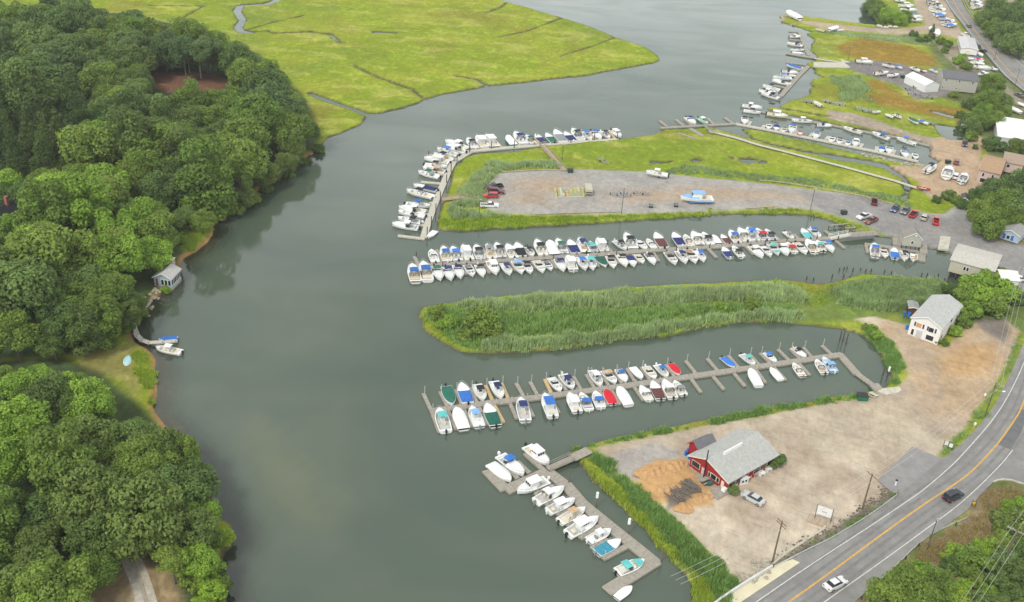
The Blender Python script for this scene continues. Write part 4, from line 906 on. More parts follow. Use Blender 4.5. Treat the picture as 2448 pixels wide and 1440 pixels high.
# ------------------------------------------------------------------ buildings
def siding(n, c, v=.06): return mat(n, c, .8, v, 1.2, .15)
def shing(n, c, v=.12): return mat(n, c, .92, v, 1.5, .1, bump=.3)
def bldg(name, label, R, e0, e1, e2, zg, ze, dr, wm_, rm, wins=(), rf=.5, oh=.35, trim=white, cat='building', doors=(), flat=False):
    E0, E1, E2 = (at(*toR(R, *e), ze) for e in (e0, e1, e2))
    X = (E1-E0); w = X.length; X.normalize(); Y = Vector((-X.y, X.x, 0)); d = max(2., abs((E2-E1).dot(Y)))
    if (E2-E1).dot(Y) < 0: Y = Y
    root = thing(name, (E0.x, E0.y, 0), atan2(X.y, X.x), label, cat)
    xr = w*rf; zt = ze+dr
    b = MB(); p0 = [(0, zg), (w, zg), (w, ze), (xr, zt-.02), (0, ze)]
    b.add([(x, 0, z) for x, z in p0]+[(x, d, z) for x, z in p0], [(0, 1, 2, 3, 4), (9, 8, 7, 6, 5)]+[(i, 5+i, 5+(i+1) % 5, (i+1) % 5) for i in range(5)])
    link('wall', b.mesh('wall', wm_), root)
    b = MB(); t = .16
    if flat:
        b.box(-.15, w+.15, -.15, d+.15, ze+.02, ze+.3); link('roof', b.mesh('roof', rm), root)
    else:
        def slab(xa, za, xb, zb):
            b.add([(xa, -oh, za), (xb, -oh, zb), (xb, d+oh, zb), (xa, d+oh, za), (xa, -oh, za+t), (xb, -oh, zb+t), (xb, d+oh, zb+t), (xa, d+oh, za+t)], [(3, 2, 1, 0), (4, 5, 6, 7), (0, 1, 5, 4), (1, 2, 6, 5), (2, 3, 7, 6), (3, 0, 4, 7)])
        slab(-oh, ze-dr*oh/xr, xr, zt); slab(xr, zt, w+oh, ze-dr*oh/(w-xr))
        rf_ = link('roof', b.mesh('roof', rm), root)
        c = MB()
        for y in (-oh-.03,):
            for xa, za, xb, zb in ((-oh, ze-dr*oh/xr, xr, zt), (xr, zt, w+oh, ze-dr*oh/(w-xr))):
                c.add([(xa, y, za-.1), (xb, y, zb-.1), (xb, y, zb+t+.02), (xa, y, za+t+.02), (xa, y+.03, za-.1), (xb, y+.03, zb-.1), (xb, y+.03, zb+t+.02), (xa, y+.03, za+t+.02)], [(0, 1, 2, 3), (3, 2, 6, 7), (0, 4, 5, 1)])
        link('fascia', c.mesh('fascia', trim), root)
    def rect(face, u0, u1, z0, z1, e, ee):
        bb = MB()
        if face == 'F': bb.box(u0, u1, -e, ee, z0, z1)
        elif face == 'B': bb.box(u0, u1, d-ee, d+e, z0, z1)
        elif face == 'R': bb.box(w-ee, w+e, u0, u1, z0, z1)
        else: bb.box(-e, ee, u0, u1, z0, z1)
        return bb
    for wn in wins:
        face, u0, u1, z0, z1 = wn[:5]; Lf = w if face in 'FB' else d; u0 *= Lf; u1 *= Lf; z0 += zg; z1 += zg
        f = link('window', rect(face, u0-.1, u1+.1, z0-.1, z1+.1, .05, -.002).mesh('window', wn[5] if len(wn) > 5 and wn[5] else trim), root)
        link('pane', rect(face, u0, u1, z0, z1, .075, -.052).mesh('pane', wn[6] if len(wn) > 6 else glass), f)
    for dn in doors:
        face, u0, u1, z0, z1, m = dn; Lf = w if face in 'FB' else d
        link('door', rect(face, u0*Lf, u1*Lf, z0+zg, z1+zg, .06, -.002).mesh('door', m), root)
    return root, w, d
red = siding('red_siding', (.33, .03, .035)); whs = siding('white_siding', (.78, .76, .72)); bei = siding('beige_siding', (.50, .47, .38)); gryr = shing('grey_shingles', (.42, .42, .39)); dkr = shing('dark_shingles', (.10, .10, .11)); 
r1, w1, d1 = bldg('restaurant', 'red sided restaurant with a broad pale grey roof on the gravel lot', RR, (885, 560), (1345, 880), (1905, 525), .9, 3.8, 1.9, red, gryr,
    [('F', .06, .26, 1.0, 2.2, cream), ('F', .50, .55, 1.0, 2.0, cream), ('F', .57, .70, 1.0, 2.1, cream), ('F', .72, .78, 1.0, 2.0, cream)]+[('R', a, a+.11, .9, 2.1, cream) for a in (.03, .17, .31, .54, .68, .82)], .42, .5, cream,
    doors=[('F', .32, .41, 0, 2.1, mat('door_beige', (.5, .45, .38), .6, .1, 1)), ('F', .84, .91, 0, 2.1, cream), ('R', .46, .51, 0, 2.1, red)])
sg = MB().box(w1*.5, w1*.5+.25, d1*.25, d1*.62, 5.35, 6.3).mesh('roof_sign', white); link('roof_sign', sg, r1)
link('stove_pipe', MB().tube((w1*.44, -.6, 1), (w1*.44, -.6, 8.2), .12, n=8).mesh('stove_pipe', black), r1)
for a in (.03, .31, .54, .8): link('railing', MB().box(w1+.25, w1+.33, d1*a, d1*(a+.17), 1.55, 1.68).box(w1+.25, w1+.33, d1*a, d1*(a+.17), 1.95, 2.08).mesh('railing', cream), r1)
for a, ww in ((.33, 2.6), (.80, 2.6)): link('steps', MB().box(w1*a, w1*a+ww, -2.6, -.06, .9, 1.45).box(w1*a, w1*a+ww, -3.3, -2.602, .9, 1.2).mesh('steps', wood), r1)
link('ice_box', MB().box(w1*.93, w1*.93+.9, -.9, -.09, 1.2, 2.2).mesh('ice_box', white), r1)
bldg('red_annex', 'small red annex with dark grey gabled roof behind the restaurant', RR, (868, 405), (975, 485), (1165, 385), .9, 3.9, 1.1, red, shing('slate_shingles', (.17, .17, .18)), trim=red)
r2, w2, d2 = bldg('white_house', 'white two storey house with light grey roof above the dirt yard', RWH, (555, 660), (950, 803), (1172, 490), .8, 5.9, 1.6, whs, shing('light_grey_roof', (.46, .46, .44)),
    [('F', .20, .37, 3.1, 4.3, None, mat('peach_curtain', (.60, .32, .16), .8, .1, 1)), ('F', .62, .78, 3.0, 4.2), ('F', .60, .84, .7, 2.0), ('F', .10, .18, .5, 2.1), ('R', .1, .18, 1, 2.2), ('R', .5, .58, 3.2, 4.3)],
    doors=[('F', .26, .46, 0, 2.3, mat('grey_door', (.5, .5, .52), .6, .1, 1))])
shut = MB()
for a in (.13, .41, .56, .82):
    link('shutter', MB().box(w2*a, w2*a+.4, -.06, -.003, 3.9, 5.1).mesh('shutter', CV['n']), r2)
bldg('dark_shack', 'low grey roofed shack attached left behind the white house', RWH, (525, 528), (640, 545), (700, 478), .8, 3.2, .3, siding('maroon_wood', (.13, .06, .045)), shing('mid_grey_roof', (.30, .30, .29)), cat='shack')
bldg('lean_to', 'small flat grey lean-to roof right behind the white house', RWH, (1150, 540), (1225, 545), (1280, 465), .8, 3.2, .15, bei, shing('mid_grey_roof', (.3, .3, .29)), cat='lean-to')
r3, w3, d3 = bldg('pier_building', 'large beige building on piles with broad grey roof at the canal head', RV, (1505, 790), (1412, 968), (1925, 1062), 2.4, 6.0, .7, bei, shing('tan_grey_roof', (.50, .48, .42)), [('R', .32, .37, 1.6, 2.6), ('R', .39, .44, 1.6, 2.6)], oh=.3)
for k in range(6):
    for y in (0.3, .55, .8) if k == 0 else (.02, ):
        pass
for k in range(7):
    link('pile', MB().tube((w3-.5, d3*k/7+.6, -1.5), (w3-.5, d3*k/7+.6, 2.4), .16).mesh('pile', darkwood), r3)
for k in range(4): link('pile', MB().tube((w3*k/4+.5, .6, -1.5), (w3*k/4+.5, .6, 2.4), .16).mesh('pile', darkwood), r3)
r3b, wb, db = bldg('street_front', 'white gabled street front wing of the large beige pier building', RV, (1900, 1075), (1990, 1195), (2062, 1040), 1.0, 5.2, 1.3, whs, mat('white_roof', (.72, .71, .66), .7, .06, 1), [('R', .25, .75, 2.2, 3.4, None, mat('dark_lettering', (.12, .10, .11), .6, .2, 3))], oh=.25)
link('blue_sign', MB().box(wb*.45, wb*.95, -.12, -.05, 2.0, 3.4).mesh('blue_sign', mat('blue_sign', (.04, .1, .4), .5, .1, 1)), r3b)
r4, w4, d4 = bldg('fuel_shed', 'small grey gabled shed with white trim on piles beside the fuel dock', RV, (872, 712), (1082, 735), (1070, 660), 1.5, 4.1, 1.9, siding('grey_cedar', (.44, .43, .36)), shing('brown_grey_roof', (.27, .25, .22)), [('F', .44, .56, .9, 1.7)], oh=.2, cat='shed', rf=.6)
link('round_light', MB().tube((w4*.6, -.3, 5.2), (w4*.6, -.24, 5.2), .35, n=12).mesh('round_light', white), r4)
for k in range(5): link('pile', MB().tube((w4*k/4, .3, -1.5), (w4*k/4, .3, 1.5), .15).mesh('pile', darkwood), r4)
sheet('ground_pad', [toR(RV, *q) for q in ((740, 710), (865, 720), (865, 800), (745, 790))], 1.25, wood, 1.2)
tag(bpy.data.objects['ground_pad'], 'weathered square deck left of the grey fuel shed', 'deck'); bpy.data.objects['ground_pad'].name = 'timber_deck'
bldg('long_building', 'long grey two storey building with dark roof by the upper road', RT_, (1085, 1085), (1150, 1215), (1690, 1268), 1.0, 6.3, 1.5, siding('grey_siding', (.42, .41, .36)), shing('charcoal_roof', (.16, .16, .17)), [('R', .08, .12, 3.9, 4.9), ('R', .46, .50, 3.9, 4.9), ('R', .84, .88, 3.9, 4.9), ('R', .03, .06, .8, 1.6), ('R', .42, .45, .8, 1.6)])
bldg('shingled_building', 'white shingled low building beside the upper road and parked boats', RT_, (1432, 752), (1688, 785), (1560, 600), 1.0, 3.7, .7, whs, shing('pale_roof', (.55, .54, .54)), [('L', .1, .2, 1, 2), ('L', .3, .4, 1, 2), ('L', .6, .7, 1, 2), ('F', .3, .6, .8, 1.8, None, cream)])
pink = siding('pink_siding', (.62, .47, .42)); tanr = shing('tan_shingles', (.40, .27, .17))
bldg('pink_house', 'pink two storey house with orange tan roof at the boat yard', RN, (1535, 880), (1450, 1060), (1702, 1110), 1.0, 5.6, 1.9, pink, tanr, [('R', .18, .28, 2.6, 3.8), ('R', .15, .4, .5, 1.9), ('R', .65, .75, 2.6, 3.8)], cat='house')
bldg('pink_wing', 'rear wing of the pink house with brown roof and white trim', RN, (1765, 840), (1750, 960), (1985, 1010), 1.0, 4.6, 1.7, pink, shing('brown_shingles', (.36, .27, .21)), [('R', .2, .35, 1.8, 2.9), ('L', .3, .5, 1, 2)], cat='house')
bldg('white_warehouse', 'white flat roofed warehouse at the right edge behind the pond', RN, (1642, 400), (1675, 655), (2120, 700), 1.0, 4.3, .2, siding('pale_block', (.62, .62, .60)), mat('white_membrane', (.80, .80, .78), .8, .1, .25, bump=.1), flat=True, cat='warehouse')
bldg('blue_cottage', 'small pale blue cottage with bright blue shutters under the right trees', RV, (1985, 632), (2200, 700), (2238, 600), .9, 3.4, 1.1, siding('pale_blue_siding', (.42, .50, .56)), shing('cottage_roof', (.30, .30, .29)), [('F', .18, .28, .5, 1.9, CV['b'], CV['b']), ('F', .60, .70, .5, 1.9, CV['b'], CV['b']), ('F', .36, .52, .6, 1.7)], cat='cottage')
r5, w5, d5 = bldg('boathouse', 'small pale blue boathouse with grey roof and chimney at the left bank', RU, (392, 458), (578, 482), (686, 378), 0.9, 3.4, 1.2, siding('sage_blue_siding', (.36, .50, .54)), shing('silver_shingles', (.46, .44, .42)), [('F', .42, .56, .5, 1.9), ('F', .62, .76, .5, 1.9), ('F', .82, .96, .5, 1.9)]+[('R', a, a+.11, .5, 1.9) for a in (.05, .21, .37, .53, .69, .85)], doors=[('F', .10, .22, 0, 2.0, mat('red_door', (.35, .05, .05), .6, .1, 1))], cat='boathouse')
stone = mat('field_stone', (.40, .36, .28), .9, .35, 2.5, .1, bump=.6)
link('foundation', MB().box(.02, w5+.06, -.06, d5, -1, .9).mesh('foundation', stone), r5); link('chimney', MB().box(w5*.2, w5*.62, d5+.1, d5+1.3, .5, 5.7).mesh('chimney', stone), r5)
link('chimney_cap', MB().box(w5*.17, w5*.65, d5-.0, d5+1.4, 5.7, 5.9).mesh('chimney_cap', cream), r5)
r6, w6, d6 = bldg('dark_house', 'black roofed house among trees at the left edge with brick chimney', (0, 0, 1), (-70, 530), (20, 548), (68, 512), 3, 7.5, 3.2, whs, shing('black_shingles', (.03, .03, .035)), [('F', .6, .7, 2, 3)], cat='house')
link('chimney', MB().box(w6*.5, w6*.5+.9, d6*.7, d6*.7+.9, 9, 13).mesh('chimney', siding('brick_red', (.30, .13, .09))), r6)
bldg('boat_tent', 'tall white shrink wrapped boat shelter left of the long grey building', RT_, (870, 1345), (1088, 1330), (1028, 1160), 1.0, 4.0, 1.6, white, mat('white_tarp', (.80, .79, .75), .7, .05, 1), oh=.05, cat='boat shelter')
r7, w7, d7 = bldg('playhouse', 'little white peaked playhouse with two dark windows in front of the restaurant', RR, (1495, 865), (1600, 835), (1590, 800), 1.0, 2.4, .6, white, white, [('F', .2, .42, .6, 1.1), ('F', .58, .8, .6, 1.1)], oh=.05, cat='playhouse')
bldg('garden_shed', 'tiny grey shed at the edge of the trees beyond the yard', RV, (1535, 262), (1600, 275), (1650, 232), .9, 2.8, .5, siding('grey_siding', (.42, .41, .36)), dkr, cat='shed')
# ------------------------------------------------------------------ vehicles (reference length 4.8 m, front +X)
def carkind(k):
    b = MB(); P_ = []
    if k == 'sedan':
        b.xprof([(-2.4, .35), (-2.4, .85), (-2.25, .98), (-1.6, 1.02), (1.0, .98), (2.1, .85), (2.4, .62), (2.4, .35), (0, .25)], -.9, .9, -.84, .84, .9)
        gh = MB().xprof([(-1.75, .98), (-1.15, 1.40), (.35, 1.42), (1.15, .96)], -.8, .8, -.62, .62, 1.1); rf = MB().box(-1.15, .32, -.62, .62, 1.405, 1.455, .96, .96)
    elif k == 'suv':
        b.xprof([(-2.4, .4), (-2.4, 1.05), (-2.35, 1.12), (1.1, 1.08), (2.25, .98), (2.4, .75), (2.4, .4), (0, .3)], -.93, .93, -.88, .88, 1.0)
        gh = MB().xprof([(-2.36, 1.08), (-2.2, 1.72), (.3, 1.75), (1.0, 1.05)], -.86, .86, -.70, .70, 1.3); rf = MB().box(-2.22, .3, -.72, .72, 1.73, 1.79, .96, .96)
    elif k == 'pickup':
        b.xprof([(-.3, .4), (-.3, 1.1), (1.0, 1.08), (2.25, 1.0), (2.4, .8), (2.4, .4)], -.93, .93, -.88, .88, 1.0)
        b.box(-2.4, -.3, -.93, -.8, .45, 1.08); b.box(-2.4, -.3, .8, .93, .45, 1.08); b.box(-2.4, -2.3, -.8, .8, .45, 1.06); b.box(-2.3, -.3, -.8, .8, .45, .6)
        gh = MB().xprof([(-.4, 1.06), (-.3, 1.68), (.55, 1.70), (1.15, 1.05)], -.85, .85, -.68, .68, 1.3); rf = MB().box(-.35, .55, -.7, .7, 1.69, 1.75, .96, .96)
    P_.append(('body', b.mesh('body', white), 1)); P_.append(('windows', gh.mesh('windows', glass), 0)); P_.append(('roof_panel', rf.mesh('roof_panel', white), 1))
    if k == 'pickup': P_.append(('bed_liner', MB().box(-2.28, -.32, -.78, .78, .602, .66).mesh('bed_liner', black), 0))
    wh = MB().tube((0, -.12, 0), (0, .12, 0), .34, n=12); tyre = wh.mesh('tyre', rubber); rim = MB().tube((0, -.135, 0), (0, .135, 0), .19, n=10).mesh('rim', steel)
    hl = MB().box(2.32, 2.43, -.2, .2, .65, .82).mesh('headlight', white); tl = MB().box(-2.43, -2.36, -.15, .15, .7, .95).mesh('tail_light', CV['r'])
    return P_, tyre, rim, hl, tl
CK = {k: carkind(k) for k in ('sedan', 'suv', 'pickup')}
CC = {'silver': (.50, .52, .52), 'white': (.75, .75, .74), 'black': (.02, .022, .03), 'navy': (.03, .06, .15), 'grey': (.12, .13, .14), 'red': (.50, .025, .025), 'bright red': (.70, .03, .025), 'maroon': (.17, .02, .035), 'beige': (.42, .40, .31), 'brown': (.22, .07, .05), 'green': (.03, .09, .07)}
def car(k, c, R, f, b_, label, L=None, z=None):
    p = toR(R, *f); q = toR(R, *b_); m0 = atg((p[0]+q[0])/2, (p[1]+q[1])/2); z = gz(m0.x, m0.y)+.02 if z is None else z
    A = at(*p, z+.5); B = at(*q, z+.5); d = A-B; c0 = (A+B)/2; L = L or {'sedan': 4.7, 'suv': 4.7, 'pickup': 5.5}[k]; s = L/4.8
    m = mat('paint_'+c.replace(' ', '_'), CC[c], .22, .03, 1, .6)
    r = thing({'sedan': 'parked_car', 'suv': 'parked_suv', 'pickup': 'pickup_truck'}[k], (c0.x, c0.y, z), atan2(d.y, d.x), label, {'sedan': 'car', 'suv': 'car', 'pickup': 'pickup truck'}[k], 'vehicles parked and driving', (s, 1.03, 1.03))
    P_, ty, rim, hl, tl = CK[k]
    for n, me, pm in P_: link(n, me, r, m if pm else None)
    for x in (-1.5, 1.5):
        for s_ in (-.82, .82):
            w = link('wheel', ty, r, None, (x, s_, .34)); link('rim', rim, w)
    for s_ in (-.62, .62): link('headlight', hl, r, None, (0, s_, 0)); link('tail_light', tl, r, None, (0, s_, 0))
    return r
car('sedan', 'silver', RR, (1545, 1035), (1755, 1150), 'silver sedan parked diagonally in front of the restaurant')
car('sedan', 'white', RX, (1115, 1225), (940, 1310), 'white sedan driving up the main road near the bottom edge', z=ZR+.02)
car('suv', 'black', RY, (1160, 255), (980, 345), 'dark SUV driving on the main road past the driveway', z=ZR+.02)
car('pickup', 'black', RA, (1200, 765), (1390, 745), 'black pickup truck, top of the four parked beside the brown footbridge')
car('suv', 'maroon', RA, (1425, 825), (1215, 805), 'maroon van parked between the black and red trucks', 5.3)
car('suv', 'red', RA, (1150, 870), (1345, 875), 'red SUV parked between the maroon van and the silver white pickup')
car('pickup', 'white', RA, (1345, 990), (1125, 985), 'silver white pickup truck at the end of the brown footbridge', 5.8)
car('pickup', 'maroon', RV, (530, 265), (525, 335), 'maroon pickup truck parked alone by the marsh edge logs')
car('pickup', 'navy', RV, (738, 415), (795, 350), 'dark blue pickup, leftmost in the row along the marsh edge')
car('pickup', 'grey', RV, (855, 440), (915, 375), 'dark grey pickup, second in the row along the marsh edge')
car('pickup', 'red', RV, (1015, 412), (945, 480), 'red pickup, third in the row along the marsh edge')
car('suv', 'beige', RV, (1125, 450), (1085, 515), 'beige wagon between the two red pickups in the row')
car('pickup', 'bright red', RV, (1240, 480), (1232, 568), 'bright red pickup, rightmost in the row along the marsh edge')
car('pickup', 'white', RV, (355, 490), (465, 458), 'white pickup truck parked by the reeds above the pier')
car('pickup', 'brown', RV, (435, 545), (550, 495), 'brown red pickup truck below the white one by the reeds')
car('sedan', 'white', RV, (2090, 1170), (2250, 1200), 'white sedan on the asphalt right of the large beige building')
car('suv', 'black', RN, (1265, 775), (1268, 715), 'black SUV parked on the sandy yard below the pond')
car('suv', 'brown', RN, (1170, 930), (1158, 1005), 'faded red car parked above the boats in the sandy yard')
car('suv', 'white', RN, (1165, 1100), (1140, 1185), 'white van parked between boats in the sandy yard', 5.0)
car('sedan', 'grey', RN, (1900, 130), (1965, 160), 'dark car parked beside the upper road behind the big tree')
car('sedan', 'grey', RT_, (1515, 385), (1575, 435), 'dark car driving on the upper road', z=1.32)
car('sedan', 'green', RT_, (1650, 705), (1725, 755), 'dark green car beside the shingled building by the upper road')
car('sedan', 'black', RT_, (1740, 790), (1810, 825), 'black car parked below the green one beside the upper road')
car('sedan', 'white', RT_, (2380, 950), (2440, 990), 'white car on the verge at the upper right edge')
# ------------------------------------------------------------------ boats ashore, trailers
def shore(kind, c, R, a, b, label, h='w', z=None, up=.55, L=None):
    p = toR(R, *a); q = toR(R, *b); m0 = atg((p[0]+q[0])/2, (p[1]+q[1])/2); z = gz(m0.x, m0.y) if z is None else z
    A = at(*p, z+up+.7); B = at(*q, z+up+.7); A.z = B.z = 0
    r = boat(kind, c, A, B, label, 'boats stored ashore', h, z+up, L)
    d = (A-B).normalized()
    r2 = link('trailer_bunk', MB().box(-2.6, 2.0, -.7, -.5, -.4, -.12).box(-2.6, 2.0, .5, .7, -.4, -.12).box(2.0, 3.9, -.06, .06, -.4, -.28).mesh('trailer_bunk', steel), r)
    for s_ in (-.8, .8): link('wheel', MB().tube((-.8, s_-.1, -.35), (-.8, s_+.1, -.35), .3, n=10).mesh('wheel', rubber), r)
    return r
shore('c', 'w', RO, (345, 855), (620, 895), 'white centre console boat on a trailer at the top edge of the northern lot', z=1.0, up=.7)
bb_ = shore('p', 'b', RO, (780, 1190), (1195, 1200), 'large white workboat with pale blue roof and deck propped ashore', z=1.0, up=.9)
for ch in list(bb_.children):
    if ch.name.startswith(('hardtop', 'deck')): ch.material_slots[0].link = 'OBJECT'; ch.material_slots[0].material = mat('sky_blue_paint', (.22, .45, .80), .5, .08, 1)
    if ch.name.startswith(('wheel', 'trailer')): bpy.data.objects.remove(ch)
for q in ((-2, 1), (-2, -1), (1.2, 1), (1.2, -1)): link('jack_stand', MB().tube((q[0], q[1]*1.0, -.8), (q[0], q[1]*.8, .0), .07).mesh('jack_stand', CV['o']), bb_)
link('bottom_paint', MB().box(-3.45, 1.6, -.95, .95, -.3, .1, 1.06, 1.06).mesh('bottom_paint', mat('blue_bottom', (.10, .25, .50), .6, .1, 1)), bb_)
SH = '''f w P 790,55 1010,150|white shrink wrapped boat on the rocky point
f w P 1530,265 1400,290|small white wrapped boat in the middle of the spit
s - P 1590,290 1515,295|tiny white skiff beside the small wrapped boat on the spit
s y P 1200,275 1340,310|pale tan hull lying in the grass at the spit's shore|y
p w P 2000,745 1770,720|white cabin cruiser on a trailer beside the dark boatyard slip
s w L 1390,75 1530,150|upturned white boat lying among trailers in the marsh
k w T 560,15 390,0|white cruiser at the top frame edge by the bushes
p w T 690,95 460,85|big white cruiser ashore below the topmost one
k w T 740,165 490,150|white cuddy ashore just in front of the big cruiser
p b T 820,270 600,235|white cruiser with blue canopy on the gravel spit
k w T 830,320 605,305|white cruiser nearest the dirt track on the gravel spit
S w T 420,330 515,355|small white covered boat in the grass near the inlet
b w T 105,390 280,420|dark trimmed white boat by the inlet shore, left of two
b w T 440,415 290,400|dark trimmed white boat by the inlet shore, right of two
k w T 1010,5 890,20|topmost boat in the row beside the upper road
b w T 1060,30 940,60|second boat from top in the row beside the upper road
b w T 1110,80 960,110|third boat from top in the row beside the upper road
c k T 1130,110 955,150|fourth boat from top in the row with a black top
b w T 1165,155 1005,205|fifth boat from top in the row beside the upper road
v b T 1190,215 1030,240|boat under blue cover, sixth in the row beside the upper road
v b T 1265,295 1075,280|boat under blue cover, seventh in the row beside the upper road
b w T 1310,330 1150,375|eighth boat in the row beside the upper road
v b T 1355,378 1215,400|last boat under blue cover in the row beside the upper road
k w T 1720,0 1570,20|white boat beyond the upper road, topmost of the cluster
k w T 1750,45 1600,65|white boat beyond the upper road, second of the cluster
k w T 1760,90 1610,120|white boat beyond the upper road, third of the cluster
b w T 2120,35 2035,55|white boat between trees at the top right, upper
b w T 2120,85 2060,110|white boat between trees at the top right, lower
S w T 965,400 945,465|small white covered boat beside the dark fir
f w T 1060,480 1045,545|white wrapped boat behind the dark fir
c w T 1420,520 1565,575|white boat beside the road above the shingled building
f w T 1770,870 1680,820|white wrapped boat below the dark parked cars
c b T 1770,930 1535,910|white boat with blue top below the shingled building
c r T 1780,960 1560,985|white boat with red top below the shingled building
p w T 1890,1080 1570,1030|largest white cruiser beside the long grey building
k w T 1870,1150 1690,1150|white boat with dark stripe in front of the largest cruiser
k w T 1985,1080 1880,1060|white boat at the right end of the storage row
c k T 390,1050 210,1005|white boat with dark top at the boatyard slip
v b T 505,1060 385,1015|boat under blue cover at the boatyard slip
b w T 780,1110 650,1045|white boat bow down at the slip behind the tent shelter
v r T 885,1115 800,1075|boat under red cover left of the tent shelter
c b T 1060,1130 950,1075|white boat with blue canopy above the tent shelter
b w T 285,1130 80,1150|white runabout lying along the dark slip, left
b w T 450,1160 290,1180|white runabout with black seats lying along the slip, right
s w T 790,1330 700,1340|small round-bowed open boat beside the trailers
s w N 220,335 150,340|white dinghy, leftmost on the marsh track
s w N 300,370 380,400|white skiff on the marsh track, second from left
c n N 490,410 400,370|white boat with navy seat on the marsh track
V g N 700,485 600,420|boat under dark green cover on the marsh track
v b N 820,490 715,440|white boat with blue cover nearest the pond
f w N 1815,290 1960,350|white wrapped boat behind the flat roofed warehouse
s u N 1830,360 1760,400|small turquoise sailing dinghy at the warehouse roof corner|t
f w N 1925,235 2010,265|white wrapped boat at the right frame edge
c k N 905,1005 790,1080|white boat with black canopy, leftmost in the sandy yard
k w N 1085,1030 1035,1150|large white boat bow up in the sandy yard
k w N 1280,1115 1225,1210|white boat beside the pink house fence
s w N 825,1290 720,1265|red and white skiff at the end of the boardwalk|r
c w U 415,1215 690,1268|white centre console boat moored below the curved pier
s y V 2230,1350 2050,1315|beige open boat on asphalt below the white sedan|y'''
for ln in SH.split('\n'):
    w_, *rest = ln.split('|'); k, c, rg, a, b = w_.split(); a = [float(t) for t in a.split(',')]; b = [float(t) for t in b.split(',')]
    if 'moored below' in rest[0]:
        A = at(*toR(REG[rg], *a), .75); B = at(*toR(REG[rg], *b), .65); A.z = B.z = 0; boat(k, c, A, B, rest[0], 'boats on the left bank'); continue
    shore(k, c, REG[rg], a, b, rest[0], rest[1] if len(rest) > 1 else 'w')
# covered boat and canoe on the left bank
A = at(*toR(RU, 490, 1118), .7); B = at(*toR(RU, 605, 1108), .7); A.z = B.z = 0; boat('V', 'b', A, B, 'small boat under crumpled bright blue tarp behind the curved pier', 'boats on the left bank')
p = atg(*toR(RU, 112, 1362)); r = thing('upturned_dinghy', (p.x, p.y, p.z+.05), atan2(*(at(*toR(RU, 120, 1310))-at(*toR(RU, 100, 1415))).yx), 'upturned pale turquoise dinghy lying on the grass of the left bank', 'dinghy')
link('hull', MB().ball((0, 0, .0), 1, 14, 8, (2.1, .85, .45)).mesh('hull', mat('pale_turquoise', (.42, .68, .72), .5, .08, 1), True), r); link('rim', MB().ball((0, 0, .0), 1, 14, 8, (2.2, .95, .14)).mesh('rim', white, True), r)
# trailers
def trailer(R, x, y, ang, label, z=None, two=False, sc=1):
    p = atg(*toR(R, x, y)); r = thing('boat_trailer', (p.x, p.y, p.z), radians(ang), label, 'trailer', 'empty boat trailers', sc)
    b = MB()
    for s_ in (-1, 1): b.box(-2.4, 1.4, s_*.85-.05, s_*.85+.05, .5, .62); b.tube((1.4, s_*.85, .56), (3.0, 0, .56), .06, n=4); b.box(-2.2, 1.0, s_*.45-.06, s_*.45+.06, .75, .85); b.tube((-2.3, s_*.95, .5), (-2.3, s_*.95, 1.6), .05, n=4)
    for xx in (-2.2, -1, .4, 1.3): b.box(xx-.05, xx+.05, -.85, .85, .48, .6)
    link('frame', b.mesh('frame', steel), r)
    for xx in ((-1.2, -.5) if two else (-.8,)):
        for s_ in (-1.05, 1.05): link('wheel', MB().tube((xx, s_-.1, .33), (xx, s_+.1, .33), .33, n=10).mesh('wheel', rubber), r)
T_ = [(RO, 50, 1130, 100, 'empty boat trailer, leftmost of the bright group standing in the northern lot'), (RO, 110, 1150, 80, 'empty boat trailer, second of the bright group in the northern lot'), (RO, 215, 1130, 105, 'empty boat trailer, third of the bright group in the northern lot'), (RO, 325, 1140, 110, 'empty boat trailer, right end of the bright group in the northern lot'),
 (RB, 2195, 1100, 95, 'empty boat trailer nearest the trap stacks'), (RB, 2290, 1120, 100, 'empty boat trailer behind the lamp pole in the lot'), (RB, 2060, 650, -60, 'single empty boat trailer in the marsh grass'),
 (RO, 370, 1300, 175, 'twin axle trailer on the lot, left of two', 1), (RO, 690, 1290, 175, 'twin axle trailer beside the blue roofed workboat', 1),
 (RL, 1280, 100, 20, 'marsh trailer left of the upturned white boat'), (RL, 1370, 115, 10, 'marsh trailer touching the upturned white boat'), (RL, 1620, 105, -20, 'marsh trailer right of the upturned boat, first'), (RL, 1700, 120, -30, 'marsh trailer right of the upturned boat, second'), (RL, 1780, 140, 60, 'marsh trailer with tall uprights, left'), (RL, 1870, 150, 70, 'marsh trailer with tall uprights, right'),
 (RL, 2120, 215, 80, 'track side trailer beneath the rust marsh, first'), (RL, 2230, 245, 100, 'track side trailer beneath the rust marsh, second'), (RL, 2330, 265, 90, 'track side trailer beneath the rust marsh, third'), (RN, 40, 340, 80, 'track side trailer beneath the rust marsh, fourth'),
 (RN, 850, 500, 120, 'trailer at the pond edge, left'), (RN, 945, 545, 70, 'trailer standing in the pond shallows'), (RN, 555, 65, 100, 'trailer behind the tent shelter, first'), (RN, 600, 130, 80, 'trailer behind the tent shelter, second'), (RN, 680, 135, 95, 'trailer behind the tent shelter, third'), (RN, 770, 165, 60, 'trailer behind the tent shelter, fourth'), (RN, 860, 185, 20, 'trailer behind the tent shelter, fifth')]
for t in T_: trailer(t[0], t[1], t[2], t[3], t[4], two=len(t) > 5)
